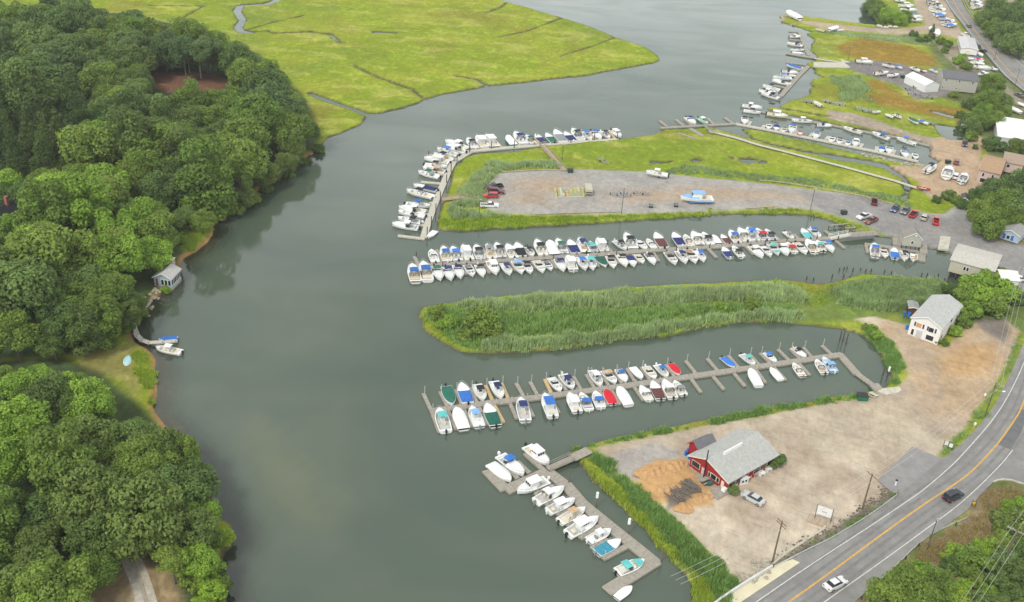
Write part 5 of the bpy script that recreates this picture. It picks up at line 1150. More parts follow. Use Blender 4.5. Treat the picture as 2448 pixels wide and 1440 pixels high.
# ------------------------------------------------------------------ poles, lamps, wires, rails
TOPS = {}
def upole(key, top, base, label, arms=1, tall=None, m=None):
    b = atg(*base); lo, hi = 3, 25
    for _ in range(30):
        mid = (lo+hi)/2; q = ppos((b.x, b.y, b.z+mid))
        if q[1] > top[1]: lo = mid
        else: hi = mid
    h = tall or lo; r = thing('utility_pole', (b.x, b.y, b.z), 0, label, 'utility pole', 'utility poles')
    link('pole', MB().tube((0, 0, -.5), (0, 0, h), .2, .13, n=8).mesh('pole', m or polewood), r)
    TOPS[key] = Vector((b.x, b.y, b.z+h-.3)); return r, h
def arm(r, h, ang, l=2.6, m=None, dz=-.3):
    c, s = cos(ang), sin(ang); b = MB().tube((-c*l/2, -s*l/2, h+dz), (c*l/2, s*l/2, h+dz), .09, n=4)
    o = link('crossarm', b.mesh('crossarm', m or mat('arm_wood', (.22, .11, .06), .8, .2, 2)), r)
    for k in (-.47, -.2, .2, .47): link('insulator', MB().tube((c*l*k, s*l*k, h+dz+.05), (c*l*k, s*l*k, h+dz+.35), .06, n=6).mesh('insulator', ltgrey), o)
T1 = toR(RX, 535, 665); B1 = toR(RX, 425, 1060); T2 = toR(RX, 1383, 215); B2 = toR(RX, 1285, 550); T3 = toR(RZ, 1355, 262); B3 = toR(RZ, 1218, 660); T4 = toR(RY, 1730, 660); B4 = toR(RY, 1590, 1110)
a1 = radians(-62)
for key, T, B, lb in (('a', T1, B1, 'leaning utility pole with double crossarm near the bridge parapet'), ('b', T2, B2, 'utility pole with single crossarm beside the driveway'), ('c', T3, B3, 'utility pole with crossarm and lamp beside the curving road'), ('d', T4, B4, 'tall utility pole with crossarm rising from the scrub right of the road')):
    r, h = upole(key, T, B, lb); p2 = TOPS[key]
    tr = {'a': ((480, 620), (600, 710)), 'b': ((1325, 185), (1445, 255))}
    ang = a1 if key in 'ab' else radians(-40)
    if key == 'a': arm(r, h, ang); arm(r, h, ang, dz=-.9)
    else: arm(r, h, ang, 3.4 if key in 'cd' else 2.8, wood if key in 'cd' else None)
    if key == 'c': link('lamp_arm', MB().tube((0, 0, h-2.2), (1.6, -.6, h-1.8), .05, n=5).mesh('lamp_arm', steel), r); link('lamp_head', MB().ball((1.9, -.7, h-1.8), .4, 8, 5, (1, .6, .4)).mesh('lamp_head', white, True), r)
ends = [(TOPS['a'], TOPS['b']), (TOPS['b'], TOPS['c'])]
a_ = TOPS['a']; off = (TOPS['a']-TOPS['b']); ends.append((a_, a_+off*1.0+Vector((0, 0, -.5))))
ends.append((TOPS['c'], at(2448, 640, 12))); dd = Vector((at(*toR(RY, 1240, 1440), 10).x, at(*toR(RY, 1240, 1440), 10).y, 10))
ends.append((TOPS['d'], TOPS['d']+(dd-TOPS['d'])*2)); ends.append((TOPS['d'], TOPS['d']+(TOPS['d']-dd)*3))
for i, (p, q) in enumerate(ends):
    b = MB(); d = (q-p); nn = Vector((-d.y, d.x, 0)).normalized()
    w_ = thing('power_line', (p.x, p.y, 0), 0, ['overhead wires between the two poles at the restaurant lot', 'overhead wires from the driveway pole to the road bend pole', 'overhead wires crossing the water at the bottom edge', 'overhead wires running up the right edge from the road bend', 'overhead wires from the tall scrub pole towards the bottom', 'overhead wires from the tall scrub pole towards the upper right'][i], 'power line')
    for k in (-1.1, 0, 1.1):
        b = MB(); pr_ = None
        for j in range(13):
            t = j/12; c_ = p+d*t+nn*k-Vector((p.x, p.y, 0)); c_.z -= 1.2*4*t*(1-t)*(d.length/45)
            if pr_ is not None: b.tube(pr_, c_, .028, n=4)
            pr_ = c_
        link('wire', b.mesh('wire', mat('wire_grey', (.5, .5, .48), .5, .05, 1)), w_)
def lamp(top, base, label, two=False):
    b = atg(*base); lo, hi = 2, 18
    for _ in range(25):
        mid = (lo+hi)/2; q = ppos((b.x, b.y, b.z+mid)); lo, hi = (mid, hi) if q[1] > top[1] else (lo, mid)
    r = thing('lamp_post', (b.x, b.y, b.z), 0, label, 'lamp post', 'lamp posts')
    link('pole', MB().tube((0, 0, -.3), (0, 0, lo), .12, .09, n=7).mesh('pole', polewood), r); link('lamp_head', MB().box(-.1, .6, -.2, .2, lo-.1, lo+.12).mesh('lamp_head', steel), r)
lamp(toR(RB, 1475, 395), toR(RB, 1462, 628), 'pale lamp post beside the long brown walkway')
lamp(toR(RB, 2345, 1010), toR(RB, 2312, 1390), 'wooden lamp pole on the lower edge of the northern lot')
lamp((1143, 478), toR(RB, 272, 1430), 'wooden pole at the left end of the northern lot')
lamp((1945, 452), (1936, 508), 'thin pole on the lot edge above the canal')
lamp(toR(RY, 900, 548), toR(RY, 790, 880), 'street lamp standing behind the guard rail right of the road')
lamp(toR(RT_, 2350, 1070), toR(RT_, 2250, 1400), 'brown lamp post with round basket beside the upper road')
lamp(toR(RT_, 2005, 690), toR(RT_, 1930, 980), 'wooden pole with crossarm beside the upper road')
lamp(toR(RP, 1690, 530), toR(RP, 1655, 710), 'lamp post in the marsh beside the boatyard slip')
def guard(px, label, posts=True, m=steel):
    q = smooth_line(px, ZR+.75, 2.0); r = thing('guard_rail', (q[0].x, q[0].y, 0), 0, label, 'guard rail', 'guard rails'); o = Vector((q[0].x, q[0].y, 0))
    b = MB()
    for a, c in zip(q[:-1], q[1:]):
        a, c = a-o, c-o; b.add([a, c, c-Vector((0, 0, .42)), a-Vector((0, 0, .42)), a+Vector((.22, .16, 0)), c+Vector((.22, .16, 0)), c+Vector((.22, .16, -.36)), a+Vector((.22, .16, -.36))], [(0, 1, 2, 3), (7, 6, 5, 4), (0, 4, 5, 1), (3, 2, 6, 7)])
    link('rail', b.mesh('rail', m), r)
    for a in q[::2]: link('post', MB().box(-.1, .1, -.1, .1, .6, ZR+.8).mesh('post', darkwood), r, None, (a.x-o.x+(-.12 if 'left' in label else .12), a.y-o.y+(.22 if 'left' in label else -.15), 0))
guard([(1852, 1352), (1930, 1312), (1985, 1285), (2057, 1243), (2110, 1207), (2143, 1182)], 'steel guard rail along the gravel strip on the left road edge', m=mat('pale_rail', (.66, .70, .66), .5, .1, 1))
guard([(1985, 1485), (2042, 1437), (2090, 1398), (2129, 1363), (2165, 1328), (2196, 1298), (2225, 1277), (2253, 1262), (2285, 1248), (2311, 1236)], 'steel guard rail with dark posts on the right road edge', m=MATS['pale_rail'])
guard([(2298, -20), (2314, 14), (2340, 52), (2380, 92), (2400, 112)], 'pale guard rail along the far side of the upper road')
# ------------------------------------------------------------------ signs and small things
def sign(R, x, y, label, w=1.6, h=1.3, z0=1.2, m=None, text=None, post=polewood, ang=25):
    p = atg(*toR(R, x, y)); r = thing('sign', (p.x, p.y, p.z), radians(ang), label, 'sign')
    for s_ in (-1, 1): link('post', MB().tube((s_*w/2, 0, 0), (s_*w/2, 0, z0+h+.3), .08, n=6).mesh('post', post), r)
    link('panel', MB().box(-w/2+.08, w/2-.08, -.05, .05, z0, z0+h).mesh('panel', m or white), r); return r
s1 = sign(RX, 900, 670, 'white roadside sign between two brown posts in a flower bed', 3.0, 2.0, 1.5, ang=-25)
link('emblem', MB().box(-.5, .5, -.08, -.052, 2.3, 2.6).mesh('emblem', ltgrey), s1)
p = atg(*toR(RX, 880, 675)); single('flower_bed', MB().box(-2.4, 2.4, -1.2, 1.2, 0, .35).mesh('flower_bed', brownwood), 'timber edged flower bed below the white roadside sign', 'flower bed', (p.x, p.y, p.z), radians(-25))
for q, lb, m, w_ in (((1095, 785), 'small white and yellow marker post on the verge', white, .3), ((1210, 450), 'small white marker on the grass below the road bend pole', white, .3)):
    p = atg(*toR(RZ, *q)); r = thing('marker_post', (p.x, p.y, p.z), 0, lb, 'marker'); link('post', MB().tube((0, 0, 0), (0, 0, .9), .2, n=8).mesh('post', CV['y']), r); link('cap', MB().tube((0, 0, .9), (0, 0, 1.4), .26, n=8).mesh('cap', white), r)
sign(RZ, 765, 1015, 'small white square sign at the driveway corner, left of two', .9, .9, .8, ang=-20); sign(RZ, 815, 1040, 'small white square sign with faint print, right of two', .9, .9, .8, ang=-20)
sign(RY, 1285, 415, 'yellow and black hazard board beside the right verge', .7, 1.0, .5, m=mat('hazard_yellow', (.75, .5, .02), .5, .3, 4, col2=(.02, .02, .02)), ang=-30)
p = atg(*toR(RX, 1600, 330)); r = thing('white_bollard', (p.x, p.y, p.z), 0, 'short white post at the driveway mouth', 'bollard'); link('post', MB().tube((0, 0, 0), (0, 0, 1.4), .2, n=8).mesh('post', white), r); link('cap', MB().tube((0, 0, 1.4), (0, 0, 1.6), .25, n=8).mesh('cap', black), r)
p = atg(*toR(RI, 1922, 680)); r = thing('dumpster', (p.x, p.y, p.z), radians(-3), 'green dumpster with black lid at the southern lot top edge', 'dumpster'); link('bin', MB().box(-1.1, 1.1, -.8, .8, .1, 1.3, 1.1, 1.1).mesh('bin', mat('dumpster_green', (.02, .16, .07), .5, .1, 1)), r); link('lid', MB().box(-1.25, 1.25, -.95, .95, 1.3, 1.42).mesh('lid', black), r)
p = atg(*toR(RI, 2040, 650)); r = thing('picnic_table', (p.x, p.y, p.z), radians(-45), 'pale picnic table beside the green dumpster', 'picnic table'); link('table_top', MB().box(-1, 1, -.4, .4, .72, .78).mesh('table_top', paledeck), r)
for s_ in (-1, 1): link('bench', MB().box(-1, 1, s_*.75-.14, s_*.75+.14, .42, .47).mesh('bench', paledeck), r); link('leg', MB().box(s_*.7-.05, s_*.7+.05, -.85, .85, 0, .72).mesh('leg', paledeck), r)
for i, (x, y) in enumerate(((632, 700), (672, 706), (710, 706))):
    p = atg(*toR(RV, x, y)); r = thing('rubbish_bin', (p.x, p.y, p.z), 0, 'dark rubbish bin, %s of three left of the fuel shed' % ('left', 'middle', 'right')[i], 'bin', 'three dark bins'); link('bin', MB().box(-.4, .4, -.4, .4, 0, 1.1, 1.15, 1.15).mesh('bin', black), r); link('lid', MB().box(-.5, .5, -.5, .5, 1.1, 1.2).mesh('lid', CV['a']), r)
for R, x, y, lb in ((RV, 175, 445, 'large dark bin by the canal edge left of the white pickup'), (RB, 1577, 795, 'black bin at the lot end of the long brown walkway'), (RN, 1055, 985, 'green bin left of the faded red car'), (RT_, 505, 1225, 'dark green container at the lower edge of the slip')):
    p = atg(*toR(R, x, y)); r = thing('waste_container', (p.x, p.y, p.z), .2, lb, 'bin'); link('bin', MB().box(-.8, .8, -.6, .6, 0, 1.2, 1.1, 1.1).mesh('bin', CC and mat('dark_green_bin', (.03, .06, .05), .6, .1, 1)), r); link('lid', MB().box(-.9, .9, -.7, .7, 1.2, 1.32).mesh('lid', black), r)
chair_m = MB().box(-.35, .35, -.35, .3, .3, .4).add([(-.35, .25, .35), (.35, .25, .35), (.3, .6, 1.2), (-.3, .6, 1.2), (-.35, .32, .35), (.35, .32, .35), (.3, .67, 1.2), (-.3, .67, 1.2)], [(0, 1, 2, 3), (7, 6, 5, 4), (0, 3, 7, 4), (1, 5, 6, 2), (3, 2, 6, 7)])
cs = chair_m.mesh('seat', white); cl = MB().box(-.45, -.36, -.4, .35, 0, .6).box(.36, .45, -.4, .35, 0, .6).mesh('arm_rest', white)
for i, (x, y) in enumerate(((1745, 800), (1830, 745))):
    p = atg(*toR(RR, x, y)); r = thing('lawn_chair', (p.x, p.y, p.z), radians(35), 'white lawn chair %s in front of the restaurant' % ('nearer the playhouse', 'nearer the round bushes')[i], 'chair', 'white lawn chairs', 1.4); link('seat', cs, r); link('arm_rest', cl, r)
for i, (x, y) in enumerate(((850, 525), (885, 525), (820, 555), (865, 600))):
    p = atg(*toR(RR, x, y)); single('blue_barrel', MB().tube((0, 0, 0), (0, 0, 1.0), .36, n=10).mesh('blue_barrel', CV['b']), 'blue barrel in the fenced corner behind the restaurant, %s from left' % ('second', 'fourth', 'first', 'third')[i], 'barrel', (p.x, p.y, p.z), group='blue barrels behind the restaurant')
for i, (x, y) in enumerate(((445, 665), (505, 675), (485, 815))):
    p = atg(*toR(RWH, x, y)); single('blue_drum', MB().tube((0, 0, 0), (0, 0, 1.2), .4, n=10).mesh('blue_drum', CV['b']), ('left', 'right', 'lower')[i]+' blue drum beside the left wall of the white house', 'drum', (p.x, p.y, p.z+.6*(i < 2)), group='blue drums by the white house')
p = atg(*toR(RR, 1110, 925)); single('green_grill', MB().tube((-.6, 0, .5), (.6, 0, .5), .4, n=10).mesh('green_grill', CC and mat('grill_green', (.03, .14, .11), .5, .1, 1)), 'dark green rounded tank beside the restaurant steps', 'tank', (p.x, p.y, p.z), radians(35))
p = atg(*toR(RR, 1050, 890)); r = thing('bench_table', (p.x, p.y, p.z), radians(35), 'brown picnic bench between the two restaurant steps', 'bench'); link('table_top', MB().box(-1, 1, -.35, .35, .7, .78).mesh('table_top', wood), r); link('seat', MB().box(-1, 1, -.95, -.65, .4, .46).mesh('seat', wood), r); link('leg', MB().box(-.8, .8, -.9, .3, 0, .4).mesh('leg', darkwood), r)
# trap stacks in the northern lot
tm = [mat('trap_yellow', (.62, .46, .10), .7, .2, 3), mat('trap_green', (.25, .42, .26), .7, .2, 3), mat('trap_cream', (.62, .58, .42), .7, .2, 3), mat('trap_tan', (.45, .38, .24), .7, .2, 3)]
trap = MB().box(-.55, .55, -.3, .3, 0, .42).mesh('lobster_trap', tm[0])
xs = [1365, 1410, 1440, 1470, 1530, 1560, 1590, 1615, 1640, 1665, 1695, 1725, 1755]
rr = random.Random(3)
for i, x in enumerate(xs):
    a = at(*toR(RB, x+14, 1150), 1); b = at(*toR(RB, x-8, 1045 if i != 4 else 1090), 1); d = b-a; n = int(d.length/1.2)
    for k in range(n):
        for lv in range(2):
            q = a+d*(k+.5)/n
            single('lobster_trap', trap, '%s wire trap, %s from front, %s row from left in the northern lot' % (('lower', 'upper')[lv], NUMW[k], NUMW[i]), 'lobster trap', (q.x, q.y, 1.0+.43*lv), atan2(d.y, d.x)+rr.uniform(-.05, .05), 'lobster traps stacked in rows', None, tm[(i*3+(rr.random() < .2)+(lv == 0)) % 4] if lv else tm[2])
a = at(*toR(RB, 1850, 1150), 1); b = at(*toR(RB, 1825, 1030), 1); d = (b-a); r = thing('box_trailer', ((a+b).x/2, (a+b).y/2, 1), atan2(d.y, d.x), 'beige box trailer at the right end of the trap stacks', 'trailer')
link('box', MB().box(-2.6, 2.6, -1.1, 1.1, .7, 2.2).mesh('box', mat('box_beige', (.48, .46, .34), .6, .12, 1)), r); link('window_band', MB().box(-2.63, -2.6, -1, 1, 1.0, 1.4).mesh('window_band', glass), r)
for s_ in (-1, 1): link('wheel', MB().tube((0, s_*1.0-.1, .4), (0, s_*1.0+.1, .4), .4, n=10).mesh('wheel', rubber), r)
# debris beside the restaurant
rg_ = random.Random(4); c0 = atg(*toR(RR, 800, 1010)); u = (at(*toR(RR, 950, 960))-at(*toR(RR, 680, 1110))).normalized(); v_ = Vector((-u.y, u.x, 0)); pile_ = thing('timber_pile', (c0.x, c0.y, c0.z), 0, 'pile of grey weathered boards lying on the orange sand by the restaurant', 'timber pile')
for i in range(34):
    t = rg_.uniform(-3.6, 3.6); w_ = rg_.uniform(-.5, .5); hh = .15+.8*rg_.random()*(1-abs(t)/4.2); an = rg_.gauss(0, .16); d_ = v_*cos(an)+u*sin(an); a = u*t+v_*w_-d_*rg_.uniform(1.2, 2.2); b = u*t+v_*w_+d_*rg_.uniform(1.2, 2.2); a.z = hh; b.z = hh+rg_.uniform(-.2, .2)
    link('board', MB().tube(a, b, .13, n=4).mesh('board', MATS['board_grey'] if 'board_grey' in MATS else mat('board_grey', (.16, .14, .12), .9, .35, 2)), pile_)
sandm = mat('orange_sand', (.50, .30, .14), .95, .2, 1.3, .1, bump=.8)
for i, (x, y, a_, b_, h_, lb) in enumerate(((800, 1195, 2.2, 1.6, .8, 'small round orange sand heap below the timber pile'), (430, 760, 4.6, 2.2, .9, 'long ridged orange sand heap at the edge of the grey gravel'), (690, 690, 3.4, 1.8, .8, 'orange sand heap nearest the restaurant side wall'), (600, 980, 4.0, 2.4, .7, 'broad orange sand heap left of the timber pile'), (1010, 1090, 2.6, 1.3, .5, 'low orange sand heap below the restaurant steps'))):
    c0 = atg(*toR(RR, x, y)); bb2 = MB(); N_ = 26; M_2 = 14; rows_ = []; rn = random.Random(i); ph_ = [rn.uniform(0, 6) for _ in range(4)]
    for j in range(M_2+1):
        rr_ = j/M_2; rows_.append([(a_*rr_*cos(2*pi*k/N_)*(1+.15*sin(3*2*pi*k/N_+ph_[0])), b_*rr_*sin(2*pi*k/N_)*(1+.2*sin(2*2*pi*k/N_+ph_[1])), h_*(cos(pi*rr_)*.5+.5)*(1+.35*sin(a_*rr_*cos(2*pi*k/N_)*4+ph_[2]))-.06) for k in range(N_)])
    for j in range(M_2):
        for k in range(N_): bb2.quad(rows_[j][k], rows_[j+1][k], rows_[j+1][(k+1) % N_], rows_[j][(k+1) % N_])
    single('sand_heap', bb2.mesh('sand_heap', sandm, True), lb, 'sand heap', (c0.x, c0.y, c0.z), radians(25), 'orange sand heaps beside the restaurant')
# timber logs along the northern lot
def logline(px, label, r_=.16, z=1.15, m=None):
    q = smooth_line(px, z, 4.0); o = Vector((q[0].x, q[0].y, 0)); b = MB()
    for a, c in zip(q[:-1], q[1:]): b.tube(a-o, a-o+(c-a)*.96, r_, n=6)
    single('timber_edging', b.mesh('timber_edging', m or mat('driftwood', (.42, .36, .26), .9, .2, 1)), label, 'timber edging', (o.x, o.y, 0))
logline([(1200, 411), (1300, 406), (1345, 407)], 'timber edging along the reeds at the top left of the northern lot', .2, 1.1, brownwood)
logline([(1280, 512), (1400, 508), (1485, 506)], 'pale timber edging along the lower left side of the northern lot')
logline([(1785, 498), (1862, 493)], 'orange tan timber edging right of the blue roofed workboat', .16, 1.1, newwood)
logline([(1815, 431), (1880, 437), (2050, 466), (2140, 489), (2235, 515)], 'long timber edging behind the row of pickups at the marsh')
logline([(1160, 478), (1175, 440), (1190, 418)], 'grey timber edging at the left end of the northern lot', .14)
logline([(1848, 1348), (1880, 1322), (1972, 1262), (1970, 1258)], 'low pale wall along the gravel strip above the road', .25, 1.2, concrete)
# old bulkhead frames in canal
p0 = [at(*toR(RF, x, y), 1.0) for x, y in ((750, 115), (1060, 85), (1140, 145), (985, 155))]
r = thing('bulkhead_frame', (p0[0].x, p0[0].y, 0), 0, 'dark angled timber bulkhead frame in the water above the white gangway', 'bulkhead'); 
for a, b in zip(p0[:-1], p0[1:]):
    plank('beam', r, a, b, .5, .8, 1.0, wood); n = 4
    for k in range(n+1): q = a+(b-a)*k/n-Vector(r.location); link('pile', MB().tube((q.x, q.y, -1.5), (q.x, q.y, .8), .14).mesh('pile', darkwood), r)
for i, q in enumerate(((2110, 889), (2121, 891))):
    p = at(q[0], q[1]+10); r = thing('marker_pile', (p.x, p.y, 0), 0, ('dark pile', 'white capped pile')[i]+' in the inner corner of the southern harbour', 'pile'); link('pole', MB().tube((0, 0, -1), (0, 0, 2.4-.8*i), .16).mesh('pole', darkwood), r)
    if i: link('cap', MB().tube((0, 0, 1.6), (0, 0, 2.8), .25, n=8).mesh('cap', white), r)
for i, (x, y) in enumerate(((1690, 40), (1720, 50), (1757, 75))):
    p = at(*toR(RI, x, y+30)); single('corner_pile', pl2, '%s pile from left at the top of the southern harbour' % NUMW[i], 'pile', (p.x, p.y, 0), group='three piles at the top of the southern harbour')
lp = at(*toR(RO, 985, 360), .5); r = thing('stranded_dock', (lp.x, lp.y, 0), radians(-62), 'grey dock section lying on the marsh, right of two', 'dock section'); link('walkway', MB().box(-4, 4, -.9, .9, .55, .8).mesh('walkway', wood), r)
lp = at(*toR(RO, 860, 405), .5); r = thing('stranded_dock', (lp.x, lp.y, 0), radians(-40), 'narrow dock section lying on the marsh, left of two', 'dock section'); link('walkway', MB().box(-3.8, 3.8, -.5, .5, .55, .8).mesh('walkway', wood), r)
# ------------------------------------------------------------------ trees
def leafmat(name, c, c2):
    m = bpy.data.materials.new(name); m.use_nodes = True; n = m.node_tree; L = n.links; b = n.nodes['Principled BSDF']; b.inputs['Roughness'].default_value = .6; b.inputs['Specular IOR Level'].default_value = .25
    t = n.nodes.new('ShaderNodeTexCoord'); z = n.nodes.new('ShaderNodeTexNoise'); z.inputs['Scale'].default_value = .55; z.inputs['Detail'].default_value = 3; L.new(t.outputs['Object'], z.inputs['Vector'])
    oi = n.nodes.new('ShaderNodeObjectInfo'); ge = n.nodes.new('ShaderNodeAttribute'); ge.attribute_name = 'tone'
    mx = n.nodes.new('ShaderNodeMix'); mx.data_type = 'RGBA'; mx.inputs['A'].default_value = (*c, 1); mx.inputs['B'].default_value = (*c2, 1)
    ad = n.nodes.new('ShaderNodeMath'); ad.operation = 'ADD'; L.new(oi.outputs['Random'], ad.inputs[0]); L.new(z.outputs['Fac'], ad.inputs[1])
    r = n.nodes.new('ShaderNodeMapRange'); r.inputs['From Min'].default_value = .4; r.inputs['From Max'].default_value = 1.5; L.new(ad.outputs[0], r.inputs['Value']); L.new(r.outputs['Result'], mx.inputs['Factor'])
    v = n.nodes.new('ShaderNodeVectorMath'); v.operation = 'SCALE'; L.new(mx.outputs['Result'], v.inputs[0]); L.new(ge.outputs['Fac'], v.inputs['Scale']); L.new(v.outputs['Vector'], b.inputs['Base Color'])
    tl = n.nodes.new('ShaderNodeBsdfTranslucent'); L.new(v.outputs['Vector'], tl.inputs['Color']); ms = n.nodes.new('ShaderNodeMixShader'); ms.inputs[0].default_value = .3
    L.new(b.outputs[0], ms.inputs[1]); L.new(tl.outputs[0], ms.inputs[2]); L.new(ms.outputs[0], n.nodes['Material Output'].inputs['Surface']); return m
LM = {'d': leafmat('leaf_dark', (0.101, 0.179, 0.044), (0.187, 0.275, 0.069)), 'm': leafmat('leaf_mid', (0.140, 0.235, 0.038), (0.248, 0.334, 0.057)), 'l': leafmat('leaf_lime', (0.181, 0.309, 0.036), (0.310, 0.472, 0.060)),
      'o': leafmat('leaf_olive', (0.121, 0.190, 0.043), (0.180, 0.246, 0.055)), 'c': leafmat('leaf_conifer', (0.062, 0.111, 0.029), (0.115, 0.164, 0.040)), 'b': leafmat('leaf_bluegreen', (0.101, 0.175, 0.057), (0.180, 0.263, 0.083)),
      'g': leafmat('leaf_bright', (0.222, 0.376, 0.035), (0.362, 0.492, 0.059)), 'p': leafmat('leaf_purple', (.03, .02, .03), (.05, .03, .04))}
def leaves(C, Nn, S, rg):
    """quads at C with normals Nn and sizes S"""
    n = len(C); a = rg.normal(size=(n, 3)); a -= (a*Nn).sum(1, keepdims=True)*Nn; a /= np.linalg.norm(a, axis=1, keepdims=True)+1e-9; b = np.cross(Nn, a)
    S = S[:, None]; V = np.stack([C-a*S*.5-b*S*.28, C+a*S*.5-b*S*.28, C+a*S*.38+b*S*.32, C-a*S*.38+b*S*.32], 1).reshape(-1, 3)
    return V, np.arange(4*n).reshape(n, 4)
def crownmesh(seed, shape='round', N=8200, ls=.52, nb=34):
    rg = np.random.default_rng(seed); R = 7.0; Cs = []; Ns = []; Ss = []; Ts = []
    if shape == 'round':
        cen = []; 
        for i in range(nb):
            th = np.arccos(1-1.55*rg.random()); ph = rg.random()*2*pi; rr = R*(.66+.18*rg.random()); q = np.array([sin(th)*cos(ph)*rr, sin(th)*sin(ph)*rr, cos(th)*rr*.85]); cen.append((q, R*rg.uniform(.22, .40)))
        cen.append((np.zeros(3), R*.62))
    elif shape == 'tall':
        cen = []
        for i in range(nb):
            z = rg.uniform(-.9, 1.15); ph = rg.random()*2*pi; k = sqrt(max(.03, 1-((z-.0)/1.25)**2)); cen.append((np.array([cos(ph)*R*.55*k, sin(ph)*R*.55*k, z*R]), R*rg.uniform(.22, .36)))
        cen.append((np.zeros(3), R*.5))
    elif shape == 'cone':
        cen = []
        for i in range(nb*2):
            z = rg.uniform(-1.2, 1.6); k = (1.65-z)/2.9; ph = rg.random()*2*pi; cen.append((np.array([cos(ph)*R*.8*k, sin(ph)*R*.8*k, z*R-.2*R*k]), R*(.10+.20*k)))
    W = np.array([c[1]**2 for c in cen]); W = W/W.sum(); cnt = rg.multinomial(N, W)
    for (q, r), k in zip(cen, cnt):
        d = rg.normal(size=(k, 3)); d[:, 2] += .35; d /= np.linalg.norm(d, axis=1, keepdims=True); rad = r*(.78+.30*rg.random((k, 1)))
        Cs.append(q+d*rad*np.array([1, 1, .8])); nn = d*.9+rg.normal(size=(k, 3))*.55+np.array([0, 0, .35]); Ns.append(nn/np.linalg.norm(nn, axis=1, keepdims=True)); Ss.append(ls*(.6+.8*rg.random(k))); Ts.append(np.full(k, rg.uniform(.82, 1.18))*rg.uniform(.8, 1.2, k))
    V, Fq = leaves(np.concatenate(Cs), np.concatenate(Ns), np.concatenate(Ss), rg)
    me = npmesh('crown', V, Fq, LM['m']); at_ = me.attributes.new('tone', 'FLOAT', 'FACE'); at_.data.foreach_set('value', np.concatenate(Ts).astype(np.float32)); return me
CR = {'round': [crownmesh(100+i) for i in range(7)], 'tall': [crownmesh(200+i, 'tall') for i in range(3)], 'cone': [crownmesh(300+i, 'cone', 7000, .45, 40) for i in range(3)], 'bush': [crownmesh(400+i, 'round', 3000, .95, 16) for i in range(4)]}
tk = MB().tube((0, 0, -14), (0, 0, -3), .42, .28, n=8).tube((0, 0, -5), (2.4, .8, 1), .2, .08, n=5).tube((0, 0, -6), (-2, 1.6, 0), .2, .08, n=5).tube((0, 0, -4.5), (.3, -2.5, 1.5), .18, .07, n=5).tube((0, 0, -3), (-.3, .3, 4), .26, .06, n=5).mesh('trunk', mat('bark', (.14, .12, .10), .9, .25, 1.5))
CNM = {'d': 'dark green', 'm': 'mid green', 'l': 'light green', 'o': 'olive green', 'c': 'dark evergreen', 'b': 'blue green', 'g': 'bright yellow green', 'p': 'purple leaved'}
TR = random.Random(21); PEND = {}
def tree(pos, r, col, label, group=None, shape=None, name='tree', cat='tree', hz=1.0):
    """pos = crown centre"""
    sh = shape or ('cone' if col == 'c' else ('tall' if TR.random() < .15 else 'round')); s = r/7
    if sh == 'tall': s *= 1.15
    key = None
    if isinstance(label, tuple): key = label[0]; label = '-'
    t = thing('pine_tree' if sh == 'cone' else ('bush' if sh == 'bush' else name), pos, TR.uniform(0, 6.28), label, 'bush' if sh == 'bush' else cat, group, (s, s*TR.uniform(.92, 1.08), s*hz*TR.uniform(.92, 1.1)))
    me = TR.choice(CR[sh]); link('crown', me, t, LM[col]); link('trunk', tk, t)
    if key: PEND.setdefault(key, []).append(t)
    return t
can1 = P('-260,60 -60,38 50,30 150,26 210,32 270,42 340,58 385,76 430,78 460,98 520,104 560,122 600,138 640,152 672,172 684,195 708,226 728,262 750,300 755,320 740,335 700,365 655,398 600,438 585,468 530,495 490,512 430,505 400,490 360,470 260,440 200,430 80,430 -260,480')
can2 = P('-200,440 80,430 200,420 290,440 330,475 390,500 415,540 420,585 385,612 350,620 325,650 335,700 318,735 285,755 245,768 200,795 130,800 60,820 -200,840')
can3 = P('-260,905 0,885 60,895 125,872 185,900 245,925 285,960 325,985 370,1000 430,1030 468,1060 490,1110 510,1160 516,1210 515,1270 505,1320 470,1350 430,1365 380,1330 330,1318 290,1322 235,1350 210,1385 195,1470 -260,1600')
clear = P('330,170 400,150 520,155 575,190 580,285 480,292 400,300 330,295')
placed = []
def zc_at(x, y): return gz(x, y)+8.5
def plant(px, py, r, col, shape=None, wood_='wood'):
    p = at(px, py, 10); p.z = gz(p.x, p.y)+min(11, 3+r*.85); p2 = at(px, py, p.z); placed.append((p2.x, p2.y, r)); return p2
ZN = {1: 'upper left wood', 2: 'wood around the boathouse', 3: 'lower left wood'}
specials = [(345, 258, 5, 'd', 1), (378, 268, 5.5, 'b', 1), (418, 262, 5.5, 'o', 1), (460, 258, 6, 'm', 1), (505, 250, 6, 'm', 1), (545, 238, 5.5, 'm', 1), (400, 292, 6, 'd', 1), (452, 290, 6, 'o', 1), (502, 284, 6, 'm', 1), (552, 272, 6, 'm', 1), (225, 325, 6, 'l', 1), (95, 620, 9, 'm', 2), (30, 700, 10, 'd', 2), (140, 470, 8, 'l', 2), (210, 520, 8, 'l', 2), (245, 470, 7, 'm', 2), (283, 612, 6.5, 'l', 2), (372, 545, 5.5, 'm', 2), (335, 525, 6, 'l', 2), (395, 570, 3.6, 'm', 2), (278, 690, 4.6, 'm', 2),
  (185, 950, 5.5, 'l', 3), (215, 985, 5, 'l', 3), (60, 935, 5, 'l', 3), (120, 960, 6, 'o', 3), (30, 640, 3.5, 'p', 2), (85, 592, 7, 'l', 2), (180, 610, 7, 'm', 2), (240, 770, 5, 'm', 2), (200, 790, 4.5, 'o', 2), (270, 600, 6, 'm', 2), (312, 752, 2.6, 'o', 2)]
nlab = {}
